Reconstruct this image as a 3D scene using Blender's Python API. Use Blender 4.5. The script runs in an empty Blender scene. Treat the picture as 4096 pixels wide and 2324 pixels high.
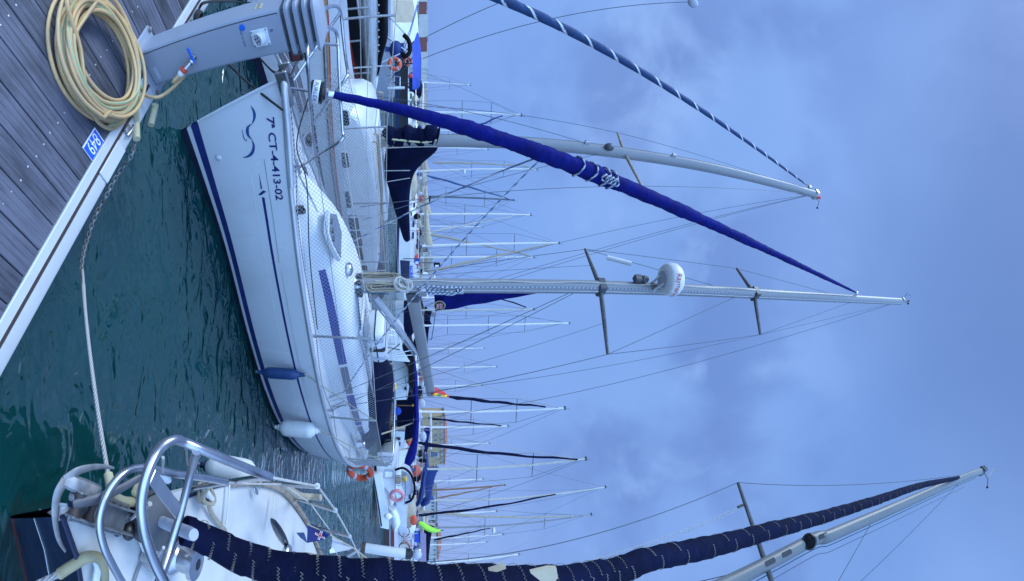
import bpy, math, random
import numpy as np
from mathutils import Vector, Matrix, noise
random.seed(7)
V = Vector
sc = bpy.context.scene
COL = sc.collection
E = 1.95                      # eye height above the water
F, HX, CY = 1755.0, 1690.0, 1162.0
EYE = V((0, 0, E))
NV = V((.588, .808, 0)).normalized()      # from the pontoon out over the water
UV = V((-NV.y, NV.x, 0))                  # along the pontoon, to the left
def ray(px, py):
    th = (px-HX)/F
    return V(((py-CY)/F, math.cos(th), math.sin(th)))
def PZ(px, py, z): r = ray(px, py); return EYE + r*((z-E)/r.z)
def PY(px, py, y): r = ray(px, py); return EYE + r*(y/r.y)
def PU(px, py, u): r = ray(px, py); return EYE + r*(u/r.dot(UV))
def PN(px, py, n): r = ray(px, py); return EYE + r*(n/r.dot(NV))
def B(s, u, z): return NV*s + UV*u + V((0, 0, z))
def lerp(a, b, t): return a + (b-a)*t
def interp(xs, ys, x):
    """smooth (Catmull-Rom) table lookup"""
    if x <= xs[0]: return ys[0]
    if x >= xs[-1]: return ys[-1]
    i = max(k for k in range(len(xs)-1) if xs[k] <= x)
    h = xs[i+1]-xs[i]; t = (x-xs[i])/h
    m0 = (ys[i+1]-ys[max(i-1, 0)])/(xs[i+1]-xs[max(i-1, 0)])*h
    m1 = (ys[min(i+2, len(ys)-1)]-ys[i])/(xs[min(i+2, len(ys)-1)]-xs[i])*h
    t2, t3 = t*t, t*t*t
    return (2*t3-3*t2+1)*ys[i]+(t3-2*t2+t)*m0+(-2*t3+3*t2)*ys[i+1]+(t3-t2)*m1
def smooth_path(pts, n=8, closed=False):
    out = []; N = len(pts)
    rng = range(N if closed else N-1)
    for i in rng:
        p0, p1, p2, p3 = (pts[(i-1) % N] if closed or i > 0 else pts[0], pts[i], pts[(i+1) % N], pts[(i+2) % N] if closed or i+2 < N else pts[-1])
        for k in range(n):
            t = k/n
            out.append(.5*((2*p1)+(p2-p0)*t+(2*p0-5*p1+4*p2-p3)*t*t+(-p0+3*p1-3*p2+p3)*t**3))
    if not closed: out.append(pts[-1].copy())
    return out
ORG = {}
class MB:
    def __init__(s): s.v = []; s.f = []; s.m = []; s.cur = 0
    def add(s, vs, fs, m=None):
        o = len(s.v); s.v += [V(p) for p in vs]
        for f in fs: s.f.append([i+o for i in f]); s.m.append(s.cur if m is None else m)
    def poly(s, pts, m=None): s.add(pts, [list(range(len(pts)))], m)
    def box(s, c, size, ax=None, m=None, bev=0):
        c = V(c); ax = ax or (V((1,0,0)), V((0,1,0)), V((0,0,1)))
        hx, hy, hz = size[0]/2, size[1]/2, size[2]/2
        if bev <= 0:
            vs = [c+ax[0]*hx*i+ax[1]*hy*j+ax[2]*hz*k for k in (-1,1) for j in (-1,1) for i in (-1,1)]
            s.add(vs, [(0,2,3,1),(4,5,7,6),(0,1,5,4),(2,6,7,3),(0,4,6,2),(1,3,7,5)], m)
        else:
            rings = []
            for z, ins in ((-hz, bev), (-hz+bev, 0), (hz-bev, 0), (hz, bev)):
                rings.append([c+ax[0]*x+ax[1]*y+ax[2]*z for x, y in s.rr(hx-ins, hy-ins, max(bev-ins, bev*.3))])
            s.loft(rings, m=m)
    @staticmethod
    def rr(hx, hy, r, n=3):
        out = []
        for qx, qy, a0 in ((1,1,0),(-1,1,90),(-1,-1,180),(1,-1,270)):
            for k in range(n+1):
                a = math.radians(a0+90*k/n)
                out.append((qx*(hx-r)+r*math.cos(a), qy*(hy-r)+r*math.sin(a)))
        return out
    def loft(s, rings, closed=True, cap0=True, cap1=True, m=None, rowm=None):
        n = len(rings[0]); o = len(s.v)
        for r in rings: s.v += [V(p) for p in r]
        for i in range(len(rings)-1):
            for j in range(n if closed else n-1):
                a, b = o+i*n+j, o+i*n+(j+1) % n
                s.f.append([a, b, b+n, a+n])
                s.m.append((rowm[j] if not callable(rowm) else rowm(i, j)) if rowm is not None else (s.cur if m is None else m))
        mm = s.cur if m is None else m
        if cap0: s.f.append([o+j for j in range(n)][::-1]); s.m.append(mm)
        if cap1: s.f.append([o+(len(rings)-1)*n+j for j in range(n)]); s.m.append(mm)
    def tube(s, pts, r, seg=8, closed=False, cap=True, m=None, flat=None, up=None):
        pts = [V(p) for p in pts]; N = len(pts)
        rr = r if hasattr(r, '__len__') else [r]*N
        t0 = (pts[1]-pts[0]).normalized()
        a = V(up) if up is not None else (V((0,0,1)) if abs(t0.z) < .9 else V((1,0,0)))
        nrm = (a-t0*a.dot(t0)).normalized()
        rings = []
        for i in range(N):
            if closed: t = pts[(i+1) % N]-pts[i-1]
            else: t = pts[min(i+1, N-1)]-pts[max(i-1, 0)]
            if t.length < 1e-9: t = t0
            t = t.normalized()
            nrm = nrm-t*nrm.dot(t)
            if nrm.length < 1e-6: nrm = t.orthogonal()
            nrm.normalize(); bn = t.cross(nrm)
            fx = flat or 1
            rings.append([pts[i]+(nrm*math.cos(2*math.pi*k/seg)*fx+bn*math.sin(2*math.pi*k/seg))*rr[i] for k in range(seg)])
        if closed: rings.append(rings[0]); cap = False
        s.loft(rings, cap0=cap, cap1=cap, m=m)
    def wire(s, a, b, r=.004, seg=4, m=None, sag=0):
        a, b = V(a), V(b)
        if sag: s.tube([lerp(a, b, t)-V((0,0,sag*4*t*(1-t))) for t in [k/10 for k in range(11)]], r, seg, m=m)
        else: s.tube([a, b], r, seg, m=m)
    def lathe(s, o, d, prof, seg=20, m=None, cap0=True, cap1=True):
        o = V(o); d = V(d).normalized(); a = d.orthogonal().normalized(); b = d.cross(a)
        s.loft([[o+d*h+(a*math.cos(2*math.pi*k/seg)+b*math.sin(2*math.pi*k/seg))*max(r, 1e-4) for k in range(seg)] for r, h in prof], cap0=cap0, cap1=cap1, m=m)
    def ball(s, c, r, ax=None, seg=12, rows=8, m=None):
        c = V(c); ax = ax or (V((1,0,0)), V((0,1,0)), V((0,0,1))); r = r if hasattr(r, '__len__') else (r, r, r)
        rings = []
        for i in range(rows+1):
            ph = -math.pi/2+math.pi*i/rows; cc = max(math.cos(ph), 1e-3)
            rings.append([c+ax[0]*r[0]*cc*math.cos(2*math.pi*k/seg)+ax[1]*r[1]*cc*math.sin(2*math.pi*k/seg)+ax[2]*r[2]*math.sin(ph) for k in range(seg)])
        s.loft(rings, m=m)
    def build(s, name, mats, parent=None, ang=40, org=None):
        me = bpy.data.meshes.new(name)
        if parent is not None: org = ORG[parent.name]
        elif org is None:
            xs = np.array([tuple(p) for p in s.v])
            org = V((float((xs[:,0].min()+xs[:,0].max())/2), float((xs[:,1].min()+xs[:,1].max())/2), float(xs[:,2].min())))
        me.from_pydata([tuple(p-org) for p in s.v], [], s.f)
        for mt in (mats if isinstance(mats, (list, tuple)) else [mats]): me.materials.append(mt)
        me.polygons.foreach_set('material_index', s.m)
        if ang:
            me.polygons.foreach_set('use_smooth', [True]*len(s.f))
            me.update(); me.set_sharp_from_angle(angle=math.radians(ang))
        me.update()
        o = bpy.data.objects.new(name, me); COL.objects.link(o)
        if parent is not None: o.parent = parent; ORG[o.name] = org
        else: o.location = org; ORG[o.name] = org
        return o
def thing(name, label, cat, o=(0,0,0), group=None):
    e = bpy.data.objects.new(name, None); e.empty_display_size = .2
    e.location = o; COL.objects.link(e); ORG[e.name] = V(o)
    e['label'] = label; e['category'] = cat
    if group: e['group'] = group
    return e
def tag(o, label, cat, group=None):
    o['label'] = label; o['category'] = cat
    if group: o['group'] = group
    return o
def struct(o, kind='structure'): o['kind'] = kind; return o
def text_polys(txt, size, shear=0, bold=0):
    """letter faces of a line of text as (verts2d, faces), origin at lower left"""
    cu = bpy.data.curves.new('lettering', 'FONT'); cu.body = txt; cu.size = size; cu.shear = shear; cu.resolution_u = 3; cu.offset = bold
    ob = bpy.data.objects.new('lettering', cu); COL.objects.link(ob)
    bpy.context.view_layer.update()
    me = bpy.data.meshes.new_from_object(ob.evaluated_get(bpy.context.evaluated_depsgraph_get()))
    vs = [tuple(v.co)[:2] for v in me.vertices]; fs = [list(p.vertices) for p in me.polygons]
    bpy.data.objects.remove(ob); bpy.data.curves.remove(cu); bpy.data.meshes.remove(me)
    return vs, fs
def put_text(mb, txt, size, o, ax, ay, m=None, shear=0, center=True, width=None):
    vs, fs = text_polys(txt, size, shear)
    x0, x1 = min(v[0] for v in vs), max(v[0] for v in vs); y0, y1 = min(v[1] for v in vs), max(v[1] for v in vs)
    k = 1 if width is None else width/(x1-x0)
    cx, cy = ((x0+x1)/2, (y0+y1)/2) if center else (x0, y0)
    mb.add([V(o)+V(ax)*(v[0]-cx)*k+V(ay)*(v[1]-cy) for v in vs], fs, m)
# ---------------------------------------------------------------- materials
def nodes(name):
    m = bpy.data.materials.new(name); m.use_nodes = True
    nt = m.node_tree; b = nt.nodes['Principled BSDF']
    return m, nt, b
def pm(name, col, rough=.5, metal=0, var=.12, scale=4, bump=0, bscale=60, spec=.5, dirt=None, dirt_amt=.5, dscale=3, coat=0, stretch=(1,1,1)):
    m, nt, b = nodes(name); N, L = nt.nodes.new, nt.links.new
    tc = N('ShaderNodeTexCoord'); mp = N('ShaderNodeMapping'); L(tc.outputs['Object'], mp.inputs['Vector'])
    mp.inputs['Scale'].default_value = stretch
    nz = N('ShaderNodeTexNoise'); nz.inputs['Scale'].default_value = scale; nz.inputs['Detail'].default_value = 5
    L(mp.outputs[0], nz.inputs['Vector'])
    rp = N('ShaderNodeMapRange'); rp.inputs['From Min'].default_value = .3; rp.inputs['From Max'].default_value = .7
    rp.inputs['To Min'].default_value = 1-var; rp.inputs['To Max'].default_value = 1+var
    L(nz.outputs['Fac'], rp.inputs['Value'])
    mx = N('ShaderNodeVectorMath'); mx.operation = 'SCALE'; mx.inputs[0].default_value = col[:3]
    L(rp.outputs[0], mx.inputs['Scale']); out = mx.outputs[0]
    if dirt:
        n2 = N('ShaderNodeTexNoise'); n2.inputs['Scale'].default_value = dscale; n2.inputs['Detail'].default_value = 8; n2.inputs['Roughness'].default_value = .7
        L(mp.outputs[0], n2.inputs['Vector'])
        r2 = N('ShaderNodeMapRange'); r2.inputs['From Min'].default_value = .5; r2.inputs['From Max'].default_value = .72; r2.inputs['To Max'].default_value = dirt_amt
        L(n2.outputs['Fac'], r2.inputs['Value'])
        mi = N('ShaderNodeMix'); mi.data_type = 'RGBA'; L(r2.outputs[0], mi.inputs[0]); L(out, mi.inputs[6]); mi.inputs[7].default_value = (*dirt, 1); out = mi.outputs[2]
    L(out, b.inputs['Base Color'])
    rr = N('ShaderNodeMapRange'); rr.inputs['To Min'].default_value = max(rough-.08, .02); rr.inputs['To Max'].default_value = min(rough+.1, 1)
    L(nz.outputs['Fac'], rr.inputs['Value']); L(rr.outputs[0], b.inputs['Roughness'])
    b.inputs['Metallic'].default_value = metal; b.inputs['Specular IOR Level'].default_value = spec; b.inputs['Coat Weight'].default_value = coat
    if bump:
        n3 = N('ShaderNodeTexNoise'); n3.inputs['Scale'].default_value = bscale; n3.inputs['Detail'].default_value = 4; L(mp.outputs[0], n3.inputs['Vector'])
        bp = N('ShaderNodeBump'); bp.inputs['Strength'].default_value = bump; bp.inputs['Distance'].default_value = .02
        L(n3.outputs['Fac'], bp.inputs['Height']); L(bp.outputs[0], b.inputs['Normal'])
    return m
M = {}
M['gel'] = pm('white_gelcoat', (.58,.59,.60), .28, var=.05, scale=1.5, dirt=(.50,.47,.41), dirt_amt=.22, dscale=2.2, coat=.2)
M['gelside'] = pm('hull_gelcoat', (.66,.67,.69), .25, var=.05, scale=1.0, dirt=(.42,.41,.37), dirt_amt=.3, dscale=1.6, coat=.3, stretch=(1,1,.35))
M['nonslip'] = pm('nonslip_deck', (.62,.63,.64), .55, var=.06, scale=3, bump=.35, bscale=40)
M['olddeck'] = pm('old_white_deck', (.55,.545,.53), .5, var=.06, scale=4, dirt=(.42,.33,.22), dirt_amt=.5, dscale=2.6)
M['navygel'] = pm('navy_gelcoat', (.008,.014,.06), .22, var=.3, scale=3, coat=.4)
M['navystripe'] = pm('navy_stripe', (.010,.022,.14), .3, var=.2, scale=4)
M['oldnavy'] = pm('weathered_navy_hull', (.004,.008,.036), .35, var=.35, scale=2.5, dirt=(.05,.06,.09), dirt_amt=.3, dscale=7)
M['redboot'] = pm('red_boot_top', (.12,.02,.02), .5)
M['antifoul'] = pm('antifouling', (.006,.010,.035), .6, var=.3)
M['blackgel'] = pm('black_gelcoat', (.008,.009,.013), .3)
M['alu'] = pm('anodised_aluminium', (.52,.53,.55), .42, metal=.55, var=.08, scale=6, bump=.02)
M['mastgrey'] = pm('painted_mast', (.225,.225,.23), .42, metal=.1, var=.07, scale=3, stretch=(1,1,.3))
M['mastbeige'] = pm('cream_mast', (.42,.40,.35), .45, var=.07, scale=3)
M['farmast'] = pm('distant_mast', (.60,.58,.55), .5, var=.05)
M['darkmast'] = pm('dark_mast', (.09,.10,.13), .45)
M['darkspar'] = pm('dark_spreader', (.10,.10,.11), .45, metal=.3, var=.25, scale=12)
M['steel'] = pm('stainless_steel', (.52,.52,.54), .27, metal=1, var=.12, scale=14)
M['dullsteel'] = pm('dull_steel', (.40,.40,.41), .38, metal=.9, var=.2, scale=20)
M['galv'] = pm('galvanised_iron', (.25,.26,.27), .55, metal=.6, var=.25, scale=25, dirt=(.25,.13,.06), dirt_amt=.6, dscale=18)
M['wire'] = pm('rigging_wire', (.10,.11,.13), .4, metal=.6, var=.05)
M['black'] = pm('black_plastic', (.012,.012,.014), .4, var=.2)
M['darkgrey'] = pm('dark_grey_plastic', (.05,.052,.06), .45)
M['whiteplastic'] = pm('white_plastic', (.60,.61,.62), .35, var=.04)
M['pedestal'] = pm('pedestal_paint', (.29,.315,.37), .42, metal=.15, var=.05, scale=5, dirt=(.28,.28,.28), dirt_amt=.25, dscale=5)
M['bluecanvas'] = pm('royal_blue_canvas', (.002,.005,.105), .8, var=.3, scale=7, bump=.7, bscale=16, spec=.12, dirt=(.010,.016,.12), dirt_amt=.5, dscale=4)
M['navycanvas'] = pm('navy_canvas', (.002,.004,.022), .85, var=.35, scale=6, bump=.7, bscale=16, spec=.1, dirt=(.007,.010,.030), dirt_amt=.6, dscale=5)
M['darkcanvas'] = pm('black_canvas', (.006,.006,.009), .85, var=.2, bump=.4, bscale=14, spec=.12)
M['midblue'] = pm('mid_blue_canvas', (.006,.026,.14), .75, var=.2, bump=.4, bscale=14)
M['sky_canvas'] = pm('bright_blue_canvas', (.006,.045,.32), .7, var=.2, bump=.4, bscale=14)
M['whitesail'] = pm('white_sailcloth', (.56,.58,.60), .6, var=.08, bump=.5, bscale=10)
M['beigesail'] = pm('beige_canvas', (.32,.285,.21), .75, var=.12, bump=.5, bscale=10)
M['cloth_grey'] = pm('grey_cloth', (.36,.38,.44), .8, var=.1, bump=.3, bscale=30)
M['stitch'] = pm('cream_stitching', (.27,.25,.21), .7)
M['ropewhite'] = pm('white_rope', (.42,.40,.37), .8, var=.15, scale=30, bump=.3, bscale=150)
M['ropeblack'] = pm('black_rope', (.02,.02,.022), .75, var=.4, scale=60, bump=.4, bscale=150)
M['ropetan'] = pm('tan_rope', (.30,.26,.19), .8, var=.2, scale=40)
M['ropegreen'] = pm('green_rope', (.02,.11,.14), .75, var=.2, scale=40)
M['ropeblue'] = pm('blue_rope', (.02,.08,.30), .7)
M['foam'] = pm('cream_foam', (.48,.43,.26), .65, var=.1, scale=12, dirt=(.30,.25,.12), dirt_amt=.4, dscale=9)
M['orange'] = pm('orange_plastic', (.48,.055,.015), .5, var=.12)
M['pink'] = pm('faded_pink_plastic', (.58,.20,.22), .55, var=.12)
M['yellow'] = pm('yellow_plastic', (.62,.38,.01), .5)
M['lime'] = pm('lime_fabric', (.28,.66,.04), .6)
M['bluesign'] = pm('blue_sign', (.01,.09,.62), .35, var=.04)
M['bluehandle'] = pm('blue_handle', (.01,.12,.55), .4)
M['red'] = pm('red_cloth', (.45,.03,.03), .6)
M['flagyellow'] = pm('yellow_cloth', (.70,.42,.02), .6)
M['flaggreen'] = pm('green_cloth', (.02,.22,.12), .6)
M['white'] = pm('white_paint', (.72,.72,.72), .5, var=.03)
M['fenderblue'] = pm('blue_fender', (.012,.045,.14), .5, var=.2, scale=15)
M['fenderwhite'] = pm('white_fender', (.70,.70,.68), .45, var=.06, dirt=(.4,.38,.33), dirt_amt=.35, dscale=9)
M['glass'] = pm('tinted_glass', (.012,.014,.02), .14, var=.1, spec=.35)
M['hatch'] = pm('smoked_acrylic', (.13,.14,.18), .18, var=.1)
M['wood'] = pm('varnished_wood', (.22,.10,.04), .4, var=.3, scale=4, stretch=(1,1,8))
M['tan'] = pm('tan_rubbing_strake', (.50,.27,.13), .5, var=.1, scale=6)
M['greywood'] = pm('weathered_teak', (.26,.21,.16), .7, var=.3, scale=14, bump=.2)
M['rubber'] = pm('brown_rubber', (.045,.028,.024), .6)
M['rail'] = pm('pontoon_rail', (.52,.53,.54), .45, metal=.15, var=.06, scale=3, dirt=(.36,.35,.34), dirt_amt=.35, dscale=6)
M['stone'] = pm('quay_stone', (.24,.21,.17), .85, var=.25, scale=.25)
M['ochre'] = pm('ochre_render', (.34,.26,.15), .85, var=.1, scale=.4)
M['whitewall'] = pm('white_render', (.42,.41,.39), .85, var=.08, scale=.4)
M['rooftile'] = pm('terracotta_tiles', (.28,.115,.075), .8, var=.2, scale=1.2)
M['rock'] = pm('breakwater_rock', (.22,.21,.19), .9, var=.5, scale=.35, bump=.6, bscale=.9)
M['redwall'] = pm('red_wall', (.16,.055,.05), .8)
M['leaf'] = pm('foliage', (.035,.055,.02), .7, var=.5, scale=1.5)
M['shutter'] = pm('window_dark', (.06,.08,.13), .3)
def deckboards():
    m, nt, b = nodes('weathered_boards'); N, L = nt.nodes.new, nt.links.new
    tc = N('ShaderNodeTexCoord')
    mp = N('ShaderNodeMapping'); mp.vector_type = 'POINT'; mp.inputs['Rotation'].default_value = (0,0,-math.atan2(NV.y, NV.x)); L(tc.outputs['Object'], mp.inputs[0])
    sp = N('ShaderNodeSeparateXYZ'); L(mp.outputs[0], sp.inputs[0])
    dv = N('ShaderNodeMath'); dv.operation = 'DIVIDE'; dv.inputs[1].default_value = .152; L(sp.outputs[1], dv.inputs[0])
    fl = N('ShaderNodeMath'); fl.operation = 'FLOOR'; L(dv.outputs[0], fl.inputs[0])
    wn = N('ShaderNodeTexWhiteNoise'); wn.noise_dimensions = '1D'; L(fl.outputs[0], wn.inputs['W'])
    m2 = N('ShaderNodeMapping'); m2.inputs['Scale'].default_value = (2.2, 26, 8); L(mp.outputs[0], m2.inputs[0])
    nz = N('ShaderNodeTexNoise'); nz.inputs['Scale'].default_value = 1.6; nz.inputs['Detail'].default_value = 8; nz.inputs['Roughness'].default_value = .65; L(m2.outputs[0], nz.inputs[0])
    n2 = N('ShaderNodeTexNoise'); n2.inputs['Scale'].default_value = 4.5; n2.inputs['Detail'].default_value = 6; L(mp.outputs[0], n2.inputs[0])
    a = N('ShaderNodeMath'); a.operation = 'MULTIPLY_ADD'; a.inputs[1].default_value = .30; a.inputs[2].default_value = -.15; L(wn.outputs['Value'], a.inputs[0])
    s1 = N('ShaderNodeMath'); s1.operation = 'ADD'; L(nz.outputs['Fac'], s1.inputs[0]); L(a.outputs[0], s1.inputs[1])
    s2 = N('ShaderNodeMath'); s2.operation = 'MULTIPLY_ADD'; s2.inputs[1].default_value = .62; L(n2.outputs['Fac'], s2.inputs[0]); L(s1.outputs[0], s2.inputs[2])
    cr = N('ShaderNodeValToRGB'); e = cr.color_ramp.elements
    e[0].position = .46; e[0].color = (.011,.011,.015,1); e[1].position = 1.08; e[1].color = (.112,.114,.150,1)
    L(s2.outputs[0], cr.inputs[0]); L(cr.outputs[0], b.inputs['Base Color']); b.inputs['Roughness'].default_value = .62
    bp = N('ShaderNodeBump'); bp.inputs['Strength'].default_value = .35; bp.inputs['Distance'].default_value = .004; L(nz.outputs['Fac'], bp.inputs['Height']); L(bp.outputs[0], b.inputs['Normal'])
    return m
M['boards'] = deckboards()
def hosemat():
    m, nt, b = nodes('garden_hose'); N, L = nt.nodes.new, nt.links.new
    tc = N('ShaderNodeTexCoord'); nz = N('ShaderNodeTexNoise'); nz.inputs['Scale'].default_value = 5; nz.inputs['Detail'].default_value = 2; L(tc.outputs['Object'], nz.inputs[0])
    n2 = N('ShaderNodeTexNoise'); n2.inputs['Scale'].default_value = 60; L(tc.outputs['Object'], n2.inputs[0])
    cr = N('ShaderNodeValToRGB'); e = cr.color_ramp.elements; e[0].position = .35; e[0].color = (.66,.42,.18,1); e[1].position = .70; e[1].color = (.48,.325,.165,1)
    L(nz.outputs['Fac'], cr.inputs[0])
    mi = N('ShaderNodeMix'); mi.data_type = 'RGBA'; mi.blend_type = 'MULTIPLY'; mi.inputs[0].default_value = .35; L(cr.outputs[0], mi.inputs[6]); L(n2.outputs['Color'], mi.inputs[7])
    L(mi.outputs[2], b.inputs['Base Color']); b.inputs['Roughness'].default_value = .5
    return m
M['hose'] = hosemat()
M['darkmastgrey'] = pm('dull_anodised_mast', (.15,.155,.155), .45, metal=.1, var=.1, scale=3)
M['hosegreen'] = pm('hose_green_line', (.27,.38,.20), .5)
def ropetwist(name, c1, c2, scale=70):
    m, nt, b = nodes(name); N, L = nt.nodes.new, nt.links.new
    tc = N('ShaderNodeTexCoord'); w = N('ShaderNodeTexWave'); w.bands_direction = 'DIAGONAL'; w.inputs['Scale'].default_value = scale; w.inputs['Distortion'].default_value = 1
    L(tc.outputs['Object'], w.inputs[0]); cr = N('ShaderNodeValToRGB'); e = cr.color_ramp.elements; e[0].color = (*c1, 1); e[1].color = (*c2, 1); e[0].position = .3; e[1].position = .6
    L(w.outputs['Fac'], cr.inputs[0]); L(cr.outputs[0], b.inputs['Base Color']); b.inputs['Roughness'].default_value = .8
    bp = N('ShaderNodeBump'); bp.inputs['Strength'].default_value = .5; bp.inputs['Distance'].default_value = .004; L(w.outputs['Fac'], bp.inputs['Height']); L(bp.outputs[0], b.inputs['Normal'])
    return m
M['twist'] = ropetwist('twisted_white_rope', (.26,.235,.22), (.46,.43,.40), 45)
M['fleck'] = ropetwist('flecked_rope', (.08,.12,.22), (.42,.44,.46), 12)
def watermat():
    m, nt, b = nodes('harbour_water'); N, L = nt.nodes.new, nt.links.new
    tc = N('ShaderNodeTexCoord')
    def nz(scale, det, st=(1,1,1), rot=0, dist=0, rough=.5):
        mp = N('ShaderNodeMapping'); mp.inputs['Scale'].default_value = st; mp.inputs['Rotation'].default_value = (0,0,rot); L(tc.outputs['Object'], mp.inputs[0])
        n = N('ShaderNodeTexNoise'); n.inputs['Scale'].default_value = scale; n.inputs['Detail'].default_value = det; n.inputs['Distortion'].default_value = dist; n.inputs['Roughness'].default_value = rough; L(mp.outputs[0], n.inputs[0]); return n.outputs['Fac']
    def mad(x, k, y):
        q = N('ShaderNodeMath'); q.operation = 'MULTIPLY_ADD'; q.inputs[1].default_value = k; L(x, q.inputs[0])
        if y is None: q.inputs[2].default_value = 0
        else: L(y, q.inputs[2])
        return q.outputs[0]
    calm = nz(.22, 2)      # patches of calmer and more ruffled water
    cm = N('ShaderNodeMapRange'); cm.inputs['From Min'].default_value = .35; cm.inputs['From Max'].default_value = .65; cm.inputs['To Min'].default_value = .55; cm.inputs['To Max'].default_value = 1.25; L(calm, cm.inputs[0])
    h = mad(nz(.8, 1, (1,1.5,1), .5, .3), 1.0, None)
    h = mad(nz(2.6, 2, (1,1.7,1), .25, .8), .62, h)
    h = mad(nz(6.5, 1, (1,1.4,1), -.3, .8), .11, h)
    h = mad(nz(17, 1, (1,1.3,1), .8, .4), .012, h)
    k = N('ShaderNodeMath'); k.operation = 'MULTIPLY'; L(h, k.inputs[0]); L(cm.outputs[0], k.inputs[1])
    bp = N('ShaderNodeBump'); bp.inputs['Strength'].default_value = 1.0; bp.inputs['Distance'].default_value = .115; L(k.outputs[0], bp.inputs['Height']); L(bp.outputs[0], b.inputs['Normal'])
    cr = N('ShaderNodeValToRGB'); el = cr.color_ramp.elements; el[0].color = (.001,.031,.032,1); el[1].color = (.002,.050,.047,1); L(nz(.35, 3), cr.inputs[0]); L(cr.outputs[0], b.inputs['Base Color'])
    b.inputs['Roughness'].default_value = .03; b.inputs['IOR'].default_value = 1.9
    return m
M['water'] = watermat()
# ---------------------------------------------------------------- sky, sun, camera
SUN_AZ, SUN_EL = math.radians(-96), math.radians(52)
w = bpy.data.worlds.new('World'); sc.world = w; w.use_nodes = True
nt = w.node_tree; N, L = nt.nodes.new, nt.links.new
bg = nt.nodes['Background']; bg.inputs['Strength'].default_value = .1
sky = N('ShaderNodeTexSky'); sky.sky_type = 'NISHITA'; sky.sun_disc = False; sky.sun_elevation = SUN_EL; sky.sun_rotation = SUN_AZ
sky.air_density = 1.3; sky.dust_density = 1.0; sky.ozone_density = 2.0
tc = N('ShaderNodeTexCoord')
sp = N('ShaderNodeSeparateXYZ'); L(tc.outputs['Generated'], sp.inputs[0])
def wnoise(scale, det, st, off, rough=.55, dist=0):
    mp = N('ShaderNodeMapping'); mp.inputs['Scale'].default_value = st; mp.inputs['Location'].default_value = off; L(tc.outputs['Generated'], mp.inputs[0])
    n = N('ShaderNodeTexNoise'); n.inputs['Scale'].default_value = scale; n.inputs['Detail'].default_value = det; n.inputs['Roughness'].default_value = rough; n.inputs['Distortion'].default_value = dist
    L(mp.outputs[0], n.inputs[0]); return n.outputs['Fac']
def mr(v, a, b, c, d):
    r = N('ShaderNodeMapRange'); r.interpolation_type = 'SMOOTHSTEP'
    for k, x in zip(('From Min','From Max','To Min','To Max'), (a,b,c,d)): r.inputs[k].default_value = x
    L(v, r.inputs['Value']); return r.outputs[0]
def wmix(f, a, b):
    m = N('ShaderNodeMix'); m.data_type = 'RGBA'
    for s_, x in ((m.inputs[0], f), (m.inputs[6], a), (m.inputs[7], b)):
        if hasattr(x, 'is_output'): L(x, s_)
        else: s_.default_value = x if not isinstance(x, tuple) else (*x, 1)
    return m.outputs[2]
broad = wnoise(1.3, 2, (1,1,1.1), (3.1,1.7,.4), .45)
bank = wnoise(.9, 3, (1,1,1.5), (5.2,.7,1.4), .5, .3)
puffs = wnoise(2.3, 5, (1,1,1.15), (.6,5.3,2.2), .5, .3)
wisps = wnoise(4.2, 6, (1.2,1,1.2), (8.2,2.1,6.0), .5, .3)
def mul(a, c_):
    q = N('ShaderNodeMath'); q.operation = 'MULTIPLY'; L(a, q.inputs[0]); L(c_, q.inputs[1]); return q.outputs[0]
zone = mul(mr(sp.outputs[2], .12, .26, .25, 1), mr(sp.outputs[2], .58, .84, 1, .3))   # broken cloud sits low, smooth banks above
lit = wmix(mr(broad, .36, .64, 0, 1), (.80,1.56,3.50), (1.08,1.92,3.98))
dk0 = wmix(mr(bank, .46, .66, 0, .65), lit, (.68,1.24,3.0))
dk = wmix(mul(mr(puffs, .44, .61, 0, .75), zone), dk0, (.60,1.10,2.70))
br = wmix(mul(mr(wisps, .52, .70, 0, .75), zone), dk, (1.35,2.20,4.25))
hz = wmix(mr(sp.outputs[0], -.25, .80, 0, 1), (.66,1.42,3.65), (1.22,1.80,3.65))
low = wmix(mr(sp.outputs[2], .02, .42, .8, 0), br, hz)
hi = wmix(mr(sp.outputs[2], .74, .98, 0, .75), low, (.57,1.04,2.5))
mist = wmix(.05, hi, sky.outputs[0])
back = wmix(mr(sp.outputs[1], -.7, .15, .95, 0), mist, (5.0,8.8,16.0))
L(back, bg.inputs['Color'])
sd = bpy.data.lights.new('sun', 'SUN'); sd.energy = 1.35; sd.angle = math.radians(30); sd.color = (.74,.88,1)
so = bpy.data.objects.new('sun', sd); COL.objects.link(so)
sv = V((math.sin(SUN_AZ)*math.cos(SUN_EL), math.cos(SUN_AZ)*math.cos(SUN_EL), math.sin(SUN_EL)))
so.rotation_euler = sv.to_track_quat('Z', 'Y').to_euler(); so.location = sv*50
cd = bpy.data.cameras.new('camera'); cam = bpy.data.objects.new('camera', cd); COL.objects.link(cam); sc.camera = cam
cd.type = 'PANO'; cd.panorama_type = 'CENTRAL_CYLINDRICAL'
cd.central_cylindrical_range_u_min = (0-HX)/F; cd.central_cylindrical_range_u_max = (4096-HX)/F
cd.central_cylindrical_range_v_min = -CY/F; cd.central_cylindrical_range_v_max = CY/F; cd.central_cylindrical_radius = 1
cd.clip_start = .02; cd.clip_end = 3000
cam.matrix_world = Matrix.Translation(EYE) @ Matrix(((0,-1,0),(0,0,-1),(1,0,0))).to_4x4()
vs = sc.view_settings; vs.view_transform = 'Standard'; vs.look = 'None'; vs.exposure = 1.2; vs.gamma = 1
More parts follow.
